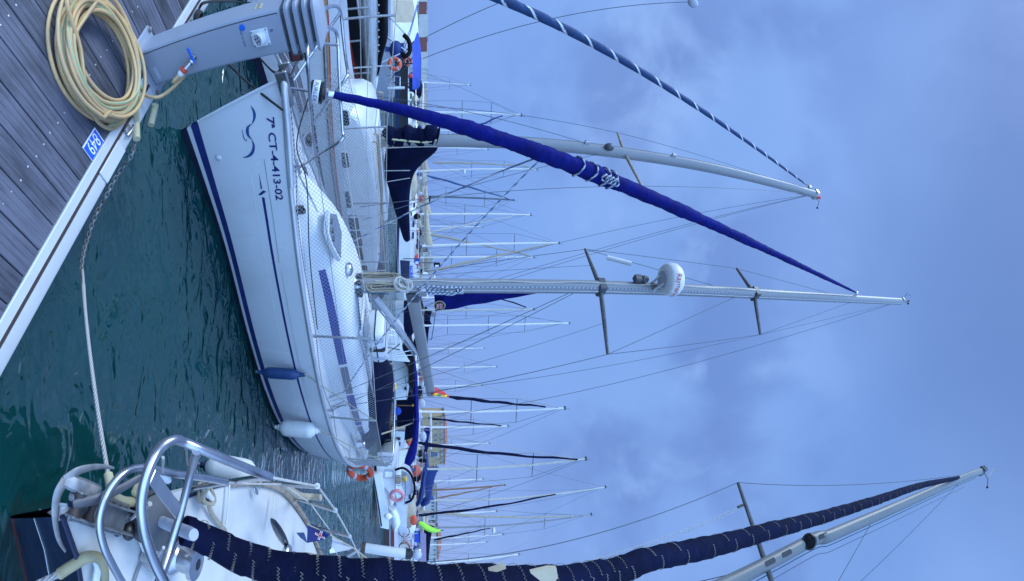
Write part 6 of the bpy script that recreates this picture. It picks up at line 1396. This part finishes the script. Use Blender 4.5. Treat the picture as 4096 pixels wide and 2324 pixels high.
for p, w_ in (((1653,1440),(7)),((1660,1500),(9)),((1664,1600),(9)),((1666,1680),(10)),((1660,1760),(11)),((1650,1800),(16)),((1640,1835),(18)),((1628,1862),(12))):
    c = K2(p[0], p[1], -.3); h = w_/F*Yk; g.append([c+V((0,.30*math.cos(a),h*math.sin(a)*(1.1))) for a in [2*math.pi*k/12 for k in range(12)]])
b.loft(g); b.build('boom_awning', M['bluecanvas'], kt, ang=60)
b = MB(); b.lathe(K2(1590,1642,-.3), V((0,-1,0)), [(.02,0),(.17,.02),(.19,.1),(.02,.14)], 18); b.build('blue_bucket', M['sky_canvas'], kt)
b = MB(); b.ball(K2(1655,1621,-.4), (.06,.05,.10)); b.build('yellow_rope', M['yellow'], kt)
for yv, rr_ in ((1776,.22),(1803,.2)):
    b = MB(); b.ball(K2(1560,yv,-.5), (.17,.17,.34)); b.build('black_fender', M['black'], kt)
b = MB(); b.tube([K2(1465,1755,-3.4), K2(1560,1725,-1), K2(1660,1688,-.2)], .035, 6); tag(b.build('mooring_line', M['ropetan'], ang=60), 'thick tan mooring line slanting up to the dark blue ketch', 'rope')
b = MB(); b.tube([K2(1530,1815,-2), K2(1580,1803,-.8), K2(1650,1790,-.2)], .035, 6); tag(b.build('mooring_line', M['ropetan'], ang=60), 'tan mooring line between the ketch and the white cruiser with pink ring', 'rope')
b = MB(); b.tube([V((4.2,8.0,.95)), V((4.0,12.5,1.02))], .02, 6); 
yk = thing('yellow_cushion', 'yellow cushion hung on the rail behind the navy cockpit cover', 'cushion', PY(1565,1543,17))
b = MB(); b.ball(PY(1566,1543,17), (.24,.12,.20), (V((.85,0,.5)), V((0,1,0)), V((-.5,0,.85))), 16, 10); b.build('cushion', M['yellow'], yk); b = MB(); b.lathe(PY(1560,1543,16.86), V((0,-1,0)), [(.03,0),(.02,.02)], 8); b.build('cushion_button', M['wood'], yk)
# white cruiser with pink ring
pw = thing('white_cruising_yacht', 'white yacht stern on with black spray hood arch and pink ring on its rail', 'sailing yacht', PY(1500,1980,17))
Yp = 17.5
def W2(x, yv, dy=0): return PY(x, yv, Yp+dy)
b = MB(); A = [W2(1490,1898), W2(1500,1960), W2(1512,2040), W2(1522,2110), W2(1555,2118), W2(1555,2050), W2(1535,1965), W2(1525,1895)]
b.loft([A, [p+V((.6,4.5,0)) for p in A], [p+V((2.6,7.5,0)) for p in A]]); b.build('hull', M['gelside'], pw)
b = MB(); b.loft([[W2(1488,1893,-.02), W2(1500,1955,-.02), W2(1514,2042,-.02), W2(1523,2106,-.02)], [W2(1494,1893,-.03), W2(1506,1957,-.03), W2(1520,2042,-.03), W2(1529,2106,-.03)]], closed=False, cap0=False, cap1=False); b.build('boot_stripe', M['black'], pw)
b = MB(); A = [W2(1520,1835,.4), W2(1505,1850,.4), W2(1508,1885,.4), W2(1535,1945,.4), W2(1578,1990,.4), W2(1580,1900,.4), W2(1582,1840,.4), W2(1572,1822,.4)]; b.loft([A, [p+V((.3,3.5,0)) for p in A]]); b.build('transom', M['gel'], pw)
b = MB(); put_text(b, 'MAR', .09, W2(1562,1855,.37), V((1,0,0)), V((0,0,1))); b.build('stern_name', M['navystripe'], pw)
b = MB(); b.loft([[W2(x, yv, .36-d_) for x, yv in ((1536,1880),(1536,1915),(1574,1912),(1574,1882))] for d_ in (0,.03)]); sw_ = b.build('stern_locker', M['cloth_grey'], pw)
b = MB(); b.poly([W2(x, yv, .32) for x, yv in ((1541,1886),(1541,1909),(1570,1907),(1570,1887))]); b.build('locker_door', M['gelside'], sw_)
b = MB(); b.tube(smooth_path([W2(1580,1880,.3), W2(1612,1872,.3), W2(1640,1892,.3), W2(1656,1930,.3), W2(1657,1970,.3), W2(1645,2000,.3), W2(1620,2012,.3)], 6), .05, 8); b.build('hood_arch', M['darkcanvas'], pw)
b = MB(); A = [W2(1605,1880,.4), W2(1636,1896,.4), W2(1650,1932,.4), W2(1650,1972,.4), W2(1625,1985,.4), W2(1605,1940,.4)]; b.loft([A, [p+V((0,.8,0)) for p in A]]); b.build('spray_hood', M['cloth_grey'], pw)
for yv in (1905,1940,1975,2005):
    b = MB(); b.tube([W2(1575,yv,.1), W2(1620,yv+4,.1)], .016, 5); b.build('rail_post', M['steel'], pw)
b = MB(); b.tube([W2(1620,1890,.1), W2(1622,1960,.1), W2(1616,2020,.1)], .016, 5); b.build('stern_rail', M['steel'], pw)
b = MB(); b.ball(W2(1618,1915,.2), (.14,.10,.10)); b.build('yellow_buoy', M['yellow'], pw)
b = MB(); b.box(W2(1592,1918,.2), (.30,.2,.24), bev=.03); b.build('outboard_bracket', M['greywood'], pw)
b = MB(); g = []
for p, w_ in (((1700,1878),10),((1694,1910),9),((1690,1950),10),((1680,2000),12),((1668,2016),6)):
    c = W2(p[0], p[1], .5); h = w_/F*Yp; g.append([c+V((0,.25*math.cos(a),h*math.sin(a))) for a in [2*math.pi*k/10 for k in range(10)]])
b.loft(g); b.build('boom_cover', M['midblue'], pw, ang=60)
b = MB(); g = []
for p, w_ in (((1712,1990),5),((1706,1998),9),((1700,2010),11),((1690,2016),5)):
    c = W2(p[0], p[1], .5); h = w_/F*Yp; g.append([c+V((0,.25*math.cos(a),1.6*h*math.sin(a))) for a in [2*math.pi*k/10 for k in range(10)]])
b.loft(g); b.build('sail_bag', M['midblue'], pw, ang=60)
b = MB(); g = []
for p, w_ in (((1570,2030),14),((1578,2060),22),((1585,2090),20),((1580,2115),8)):
    c = W2(p[0], p[1], .2); h = w_/F*Yp; g.append([c+V((0,.25*math.cos(a),h*math.sin(a)*(1+.15*math.sin(3*a)))) for a in [2*math.pi*k/10 for k in range(10)]])
b.loft(g); b.build('white_cockpit_cover', M['whitesail'], pw, ang=60)
lifebuoy('faded pink lifebuoy on the rail of the white yacht across the fairway', W2(1588,1982,-.25), V((.95,.3,0)).normalized(), V((0,0,1)), .235, .065, 'pink', bands=False)
c = W2(1552,2065,-.3); fender('dirty white fender near the pontoon across the fairway', c, .30, .12, 'fenderwhite', 'fenderwhite', W2(1575,2070,-.2))
# lime kayak, boats with plates
km = thing('lime_sail_bag', 'curved lime green sail bag hanging above the far grey pontoon', 'sail bag', PY(1680,2095,23))
b = MB(); P_ = smooth_path([PY(1675,2090,23), PY(1690,2098,23), PY(1710,2112,23), PY(1738,2122,23), PY(1762,2122,23)], 5); b.tube(P_, [.04+.11*math.sin(math.pi*min(1,(k+2)/(len(P_)+1))) for k in range(len(P_))], 8); b.build('bag', M['lime'], km); b = MB(); b.tube([P_[-1], PY(1775,2121,23)], .02, 5); b.build('bag_strop', M['ropeblack'], km)
pb = thing('plated_motorboat', 'white motorboat with blue registration board beside the main mast', 'motorboat', PY(1610,1090,26))
Yq = 26
def P3(x, yv, dy=0): return PY(x, yv, Yq+dy)
b = MB(); A = [P3(1600,1040), P3(1605,1140), P3(1652,1136), P3(1648,1044)]; b.loft([A, [p+V((-.2,5,0)) for p in A]]); b.build('hull', M['navygel'], pb)
b = MB(); A = [P3(1640,1044,-.06), P3(1634,1138,-.06), P3(1652,1136,-.06), P3(1656,1050,-.06)]; b.loft([A, [p+V((-.2,5,0)) for p in A]]); b.build('topsides', M['gel'], pb)
A = [P3(1634,1136,-.12), P3(1650,1134,-.12), P3(1651,1062,-.12), P3(1641,1064,-.12)]
b = MB(); b.loft([A, [p+V((0,.05,0)) for p in A]]); nb = b.build('registration_board', M['bluesign'], pb)
b = MB(); ctr = sum(A, V())/4; ax_ = (A[0]-A[3]).normalized(); put_text(b, '7\u00aa BA-2-1056-93', .15, ctr-V((0,.02,0)), ax_, V((0,0,1)), width=.92); b.build('board_lettering', M['white'], nb)
b = MB(); A = [P3(1655,1100,.2), P3(1690,1098,.2), P3(1694,1135,.2), P3(1656,1138,.2)]; b.loft([A, [p+V((0,2,0)) for p in A]]); b.build('cabin', M['gel'], pb)
b = MB(); A = [P3(1690,1082,.2), P3(1712,1092,.2), P3(1714,1112,.2), P3(1692,1115,.2)]; b.loft([A, [p+V((0,1.2,0)) for p in A]]); b.build('canopy', M['white'], pb)
b = MB(); A = [P3(1716,1094,.8), P3(1728,1100,.8), P3(1728,1124,.8), P3(1716,1124,.8)]; b.loft([A, [p+V((0,1.2,0)) for p in A]]); b.build('navy_cover', M['navycanvas'], pb)
for x0, y0, x1, y1, mat, lab in ((1657,1036,1678,1058,'sky_canvas','pale blue information panel on the far quay beside the main mast'),(1735,1052,1760,1068,'darkcanvas','dark hanging sign with a pale emblem on a post above the far quay')):
    t = thing('quay_sign', lab, 'sign', PY(x0, (y0+y1)/2, 30)); b = MB(); A = [PY(x, yv, 30) for x, yv in ((x0,y0),(x0,y1),(x1,y1),(x1,y0))]; b.loft([A, [p+V((0,.06,0)) for p in A]]); b.build('panel', M[mat], t)
    c = sum(A, V())/4; b = MB(); b.box(c+V((.06,-.03,0)), ((A[1]-A[0]).length*.45,.02,(A[3]-A[0]).length*.6), bev=.008); b.build('panel_emblem', M['whitesail'], t)
    b = MB(); b.tube([V((A[0].x-.02, 30.05, .6)), V((A[0].x-.02, 30.05, A[3].z))], .03, 6); b.build('sign_post', M['darkgrey'], t)
# ---------------------------------------------------------------- far pontoons, bicycles
b = MB(); b.box((18,26,.36), (12,7,.25)); b.box((2,41.5,.36), (60,2.4,.25)); struct(b.build('far_pontoon', M['cloth_grey'], org=V((0,0,0))))
b = MB()
for x in range(-26, 31, 4): b.box((x,41.5,.12), (2,2,.3))
for x in range(12, 23, 3): b.box((x+1,22.8,.1), (1.8,.5,.32))
struct(b.build('pontoon_float', M['rubber'], org=V((0,0,0))))
b = MB(); b.box((18,22.45,.42), (12,.06,.16)); struct(b.build('pontoon_fender_strip', M['redboot'], org=V((0,0,0))))
def bicycle(label, c, s, frame):
    t = thing('bicycle', label, 'bicycle', c, 'bicycles parked on the far pontoon'); f = V((1,0,0)); R_ = .33
    def Q(x, z): return c+f*x*s+V((0,0,z))
    for x in (-.52,.52):
        b = MB(); b.tube([Q(x+R_*math.cos(a), R_+R_*math.sin(a)) for a in [2*math.pi*k/24 for k in range(24)]], .022, 6, closed=True); wh = b.build('wheel', M['black'], t)
        b = MB()
        for k in range(8): b.tube([Q(x, R_), Q(x+R_*math.cos(k*math.pi/4), R_+R_*math.sin(k*math.pi/4))], .003, 3)
        b.build('spokes', M['steel'], wh)
    b = MB(); b.tube([Q(-.52,R_), Q(-.05,.30), Q(.36,.80), Q(-.20,.78), Q(-.05,.30)], .02, 6); b.tube([Q(-.52,R_), Q(-.18,.72)], .016, 6); b.tube([Q(.52,R_), Q(.36,.80), Q(.33,.95)], .018, 6); b.build('frame', M[frame], t)
    b = MB(); b.ball(Q(-.24,.88), (.13,.07,.035)); b.build('saddle', M['black'], t)
    b = MB(); b.tube([Q(.33,.95)+V((0,-.25,.02)), Q(.33,.95), Q(.33,.95)+V((0,.25,.02))], .014, 6); b.build('handlebar', M['black'], t)
c = PY(1606,2160,27); c.z = .485; bicycle('black bicycle with big wheels leaning on the far grey pontoon', c, 1, 'orange')
c = PY(1606,2222,27.4); c.z = .485; bicycle('silver bicycle standing nearer the big navy jib on the far pontoon', c, -1, 'steel')
t = thing('blue_crate', 'small bright blue crate beside the bicycles on the far pontoon', 'crate', PY(1660,2150,28)); b = MB(); b.box(PY(1668,2146,28), (.55,.4,.35), bev=.03); b.build('crate_body', M['sky_canvas'], t); b = MB(); b.box(PY(1668,2146,28)+V((0,0,.19)), (.6,.45,.05), bev=.01); b.build('crate_lid', M['midblue'], t)
t = thing('lilac_awning', 'flat lilac awning on thin posts over the far pontoon', 'awning', PY(1600,2240,30)); b = MB(); b.loft([[PY(x, yv, 30) for x, yv in ((1682,2128),(1682,2330),(1706,2330),(1704,2134))], [PY(x, yv, 30.1) for x, yv in ((1682,2128),(1682,2330),(1706,2330),(1704,2134))]]); b.build('awning_cloth', pm('lilac_cloth', (.25,.20,.30), .8), t)
for yv in (2140,2230,2310):
    p = PY(1690, yv, 30.05); b = MB(); b.tube([V((p.x,p.y,.485)), p], .03, 6); b.build('awning_post', M['steel'], t)
t = thing('white_marquee', 'clear domed tent cover beside the lilac awning on the far pontoon', 'tent', PY(1650,2215,28.5)); b = MB(); b.ball(PY(1668,2216,28.5), (.32,.3,.32)); b.build('dome', M['cloth_grey'], t); b = MB(); b.tube([PY(1668,2216,28.5)+V((.34*math.cos(a),-.02,.34*math.sin(a))) for a in [math.pi*k/10 for k in range(11)]], .02, 5); b.build('tent_hoop', M['steel'], t)
# deck clutter of the far rows: lockers, lifelines of covered dinghies and small covers
rnd = random.Random(5)
CL = [('covered_dinghy','beigesail'),('covered_dinghy','navycanvas'),('covered_dinghy','whitesail'),('covered_dinghy','midblue')]
spots = [(640,38,'whitesail','white dinghy cover on the far pontoon left of the dark mast'),(740,39,'beigesail','beige dinghy cover beside the dark masted yacht'),(890,37,'whitesail','white dinghy cover behind the tip of the navy boom cover'),(1000,36,'beigesail','beige dinghy cover below the tall masted yacht'),(1190,33,'whitesail','white covered dinghy behind the vang of the main yacht'),(1270,32,'navycanvas','navy covered dinghy under the main boom'),(1900,30,'midblue','blue covered dinghy behind the stern hood arch'),(1950,31,'whitesail','white covered dinghy left of the cream masts'),(2030,29,'beigesail','beige covered dinghy behind the white cockpit cover'),(2085,32,'whitesail','white covered dinghy beside the lime sail bag')]
for py, Yd, mt, lab in spots:
    p = PY(1690, py, Yd); t = thing('covered_dinghy', lab, 'dinghy', V((p.x,Yd,0)), 'covered dinghies across the fairway'); o = V((p.x,Yd,0)); hgt = rnd.uniform(1.25,1.75)
    b = MB(); b.loft([[o+V((x,w_*math.cos(a),.55+hgt*.62*max(0,math.sin(a))**.7*h)) for a in [math.pi*k/10 for k in range(11)]] for x, w_, h in ((-1.25,.3,.5),(-.9,.7,.85),(0,.8,1),(.8,.7,.85),(1.3,.2,.6))], closed=False, cap0=False, cap1=False); b.build('cover', M[mt], t)
    b = MB(); b.loft([[o+V((x,w_*y_,z)) for y_, z in ((-1,.6),(-.7,0),(.7,0),(1,.6))] for x, w_ in ((-1.25,.4),(-.9,.75),(0,.85),(.8,.75),(1.35,.15))]); b.build('hull', M['gelside'], t)
# ---------------------------------------------------------------- quay, breakwater, buildings
b = MB(); b.box((40,101,1.0), (150,22,2.0)); struct(b.build('quay', M['stone'], org=V((0,0,0))))
b = MB(); nx, ny = 180, 10; g = []
for i in range(nx+1):
    x = -175+i*1.0; g.append([V((x, 228+j*1.6, max(-.2, min(4.0, .1+j*1.1)*(1 if j < 8 else 1.1)+1.0*noise.noise(V((x*.5, j*.9, 3)))+.6*noise.noise(V((x*1.7, j*1.9, 9)))))) for j in range(ny+1)])
b.loft(g, closed=False, cap0=False, cap1=False); struct(b.build('breakwater', M['rock'], ang=15, org=V((0,228,0))))
wl = thing('harbour_wall', 'pale and red block wall standing on the breakwater at the far left', 'wall', (-120,224,0))
b = MB(); x = -155
for k, (w_, h) in enumerate(((9,4.2),(6,3.8),(12,4.6),(7,4.0),(9,4.4),(8,3.9))): b.box((x+w_/2,224,h/2+.2), (w_-.3,4,h), m=1 if k in (1,3) else 0); x += w_
b.build('blocks', [M['whitewall'], M['redwall']], wl)
# ochre building
def bldg(name, label, py0, py1, Y, pxb, pxt, roof, wall, wins, roofmat='rooftile', dep=9, gallery=False):
    x0, x1 = PY(1700, py0, Y).x, PY(1700, py1, Y).x; z0, z1 = max(0, PY(pxb, py0, Y).z), PY(pxt, py0, Y).z; zr = PY(roof, py0, Y).z
    t = thing(name, label, 'building', ((x0+x1)/2, Y, 0))
    b = MB(); b.box(((x0+x1)/2, Y+dep/2, (z1+0)/2), (x1-x0, dep, z1)); b.build('wall', M[wall], t)
    b = MB(); e = .6; xm = (x0+x1)/2; rl = (x1-x0)*.22
    if zr > z1+.3: b.add([(x0-e,Y-e,z1),(x1+e,Y-e,z1),(x1+e,Y+dep+e,z1),(x0-e,Y+dep+e,z1),(xm-rl,Y+dep/2,zr),(xm+rl,Y+dep/2,zr)], [(0,1,5,4),(1,2,5),(2,3,4,5),(3,0,4),(3,2,1,0)])
    else: b.box((xm,Y+dep/2,z1+.15), (x1-x0+.5,dep+.5,.3))
    b.build('roof', M[roofmat], t)
    for (a, c, p0, p1) in wins:
        A = [PY(x, yv, Y-.02) for x, yv in ((p0,a),(p0,c),(p1,c),(p1,a))]; b = MB(); b.loft([[p-V((0,.10,0)) for p in A], [p+V((0,.05,0)) for p in A]]); wf = b.build('window', M['whitewall'], t)
        c_ = sum(A, V())/4; b = MB(); b.poly([lerp(p, c_, .18)-V((0,.13,0)) for p in A]); b.build('window_pane', M['shutter'], wf)
    if gallery:
        for k in range(9):
            yv = lerp(py0+6, py1-6, k/8); p, q = PY(pxt-14, yv, Y-.3), PY(pxt-2, yv, Y-.3); b = MB(); b.box((p+q)/2-V((0,.1,0)), (.5,.4,(q-p).z)); b.build('gallery_pillar', M['greywood'], t)
        b = MB(); A = [PY(x, yv, Y-.05) for x, yv in ((pxt-14,py0+3),(pxt-14,py1-3),(pxt-2,py1-3),(pxt-2,py0+3))]; b.loft([A, [p+V((0,.1,0)) for p in A]]); b.build('gallery_opening', M['cloth_grey'], t)
    return t
bldg('ochre_building', 'ochre harbour building with terracotta roof, open gallery and blue shutters', 1662, 1858, 140, 1685, 1778, 1792, 'ochre', [(a, c, 1735, 1750) for a, c in ((1690,1698),(1709,1716),(1736,1745),(1756,1764))]+[(1806,1828,1720,1754)], gallery=True)
bldg('terracotta_roofed_house', 'low white house with terracotta roof near the big navy jib', 2148, 2238, 150, 1690, 1752, 1768, 'whitewall', [(2160+18*k, 2168+18*k, 1735, 1743) for k in range(4)])
bldg('white_kiosk', 'small white kiosk on the far quay left of the main mast', 1008, 1098, 95, 1680, 1718, 1722, 'whitewall', [(1058,1075,1702,1712),(1020,1040,1702,1712)], roofmat='whitewall', dep=5)
bldg('white_arcade', 'long white building with brown band behind the blue boom covers', 1985, 2080, 150, 1690, 1748, 1752, 'whitewall', [(1992+14*k, 2000+14*k, 1725, 1738) for k in range(6)], roofmat='stone')
bldg('low_ochre_house', 'low ochre house behind the pink ring yacht', 1880, 1985, 150, 1690, 1738, 1741, 'ochre', [(1900+20*k, 1908+20*k, 1722, 1732) for k in range(4)], roofmat='whitewall')
bldg('grey_warehouse', 'grey flat roofed warehouse at the right end of the quay', 2236, 2330, 150, 1690, 1738, 1741, 'cloth_grey', [(2250+22*k, 2260+22*k, 1715, 1725) for k in range(3)], roofmat='darkgrey')
bldg('stone_storehouse', 'long low stone storehouse on the far quay between the tan jibs', 838, 1006, 96, 1680, 1708, 1711, 'stone', [(850+30*k, 862+30*k, 1690, 1702) for k in range(5)], roofmat='stone', dep=5)
# trees behind the quay
def tree(label, c, h, w_, seed):
    t = thing('quay_tree', label, 'tree', c, 'trees behind the quay'); rr_ = random.Random(seed)
    b = MB(); b.tube([c, c+V((.1,0,h*.3)), c+V((-.1,0,h*.6))], [.25,.2,.1], 6)
    for k in range(4): a = k*1.6; b.tube([c+V((0,0,h*.35)), c+V((math.cos(a)*w_*.3, math.sin(a)*w_*.3, h*.65))], [.12,.05], 5)
    b.build('trunk', M['greywood'], t)
    b = MB(); clumps = [(rr_.uniform(-1,1)*w_*.42, rr_.uniform(-1,1)*w_*.35, h*rr_.uniform(.45,.9)) for _ in range(16)]
    for k in range(1100):
        cx_, cy_, cz_ = rr_.choice(clumps); p = c+V((cx_+rr_.gauss(0,w_*.10), cy_+rr_.gauss(0,w_*.10), cz_+rr_.gauss(0,h*.07))); a = V((rr_.gauss(0,1), rr_.gauss(0,1), rr_.gauss(0,1))).normalized(); q = a.orthogonal().normalized(); s_ = rr_.uniform(.12,.3)
        b.poly([p+a*s_, p+q*s_*.6, p-a*s_, p-q*s_*.6])
    b.build('crown', M['leaf'], t, ang=0)
for k, (py, h, lab) in enumerate(((1868,5.8,'dark round tree at the right corner of the ochre building'),(2030,5.6,'dark tree behind the long white building'),(2115,5.4,'dark tree between the white building and the terracotta roof'))):
    tree(lab, V((PY(1700,py,165).x,165,.5)), h+2, 7, k)
# second plate, rail cleat and rope near the top of the pontoon
c2 = PZ(763,-6,DK+.004); t = thing('berth_plate', 'corner of a second blue berth plate farther along the pontoon', 'number plate', c2)
b = MB(); b.box(c2+V((0,0,.002)), (.20,.12,.004), (ex,ey,V((0,0,1)))); b.build('backing', M['white'], t); b = MB(); b.box(c2+V((0,0,.0046)), (.19,.11,.002), (ex,ey,V((0,0,1)))); b.build('plate_face', M['bluesign'], t)
c3 = PZ(772,85,hh); t = thing('rail_cleat', 'dark cleat with looped black rope on the rail beyond the pedestal', 'cleat', c3)
b = MB(); b.box(c3+V((0,0,.02)), (.07,.09,.04), AX, bev=.01); b.build('clamp_block', M['dullsteel'], t)
b = MB(); b.tube(smooth_path([c3+V((0,0,.05))-UV*.07, c3+V((0,0,.075)), c3+V((0,0,.05))+UV*.07], 4), .012, 8); b.build('clamp_bar', M['black'], t)
for k in range(3):
    b = MB(); b.tube([c3+V((.05*math.cos(a)+.01*k,.06*math.sin(a),.05+.012*k+.012*math.sin(2*a))) for a in [2*math.pi*j/14 for j in range(14)]], .009, 6, closed=True); b.build('rope_loop', M['ropeblack'], t)
rope('bow_line', [c3+V((0,0,.06)), PZ(798,30,.46), PU(840,6,3.3), PU(960,8,4.6), PU(1075,22,4.9)], .010, 'ropeblack', 'black mooring line from the far rail cleat to the motorsailer\u2019s bow')
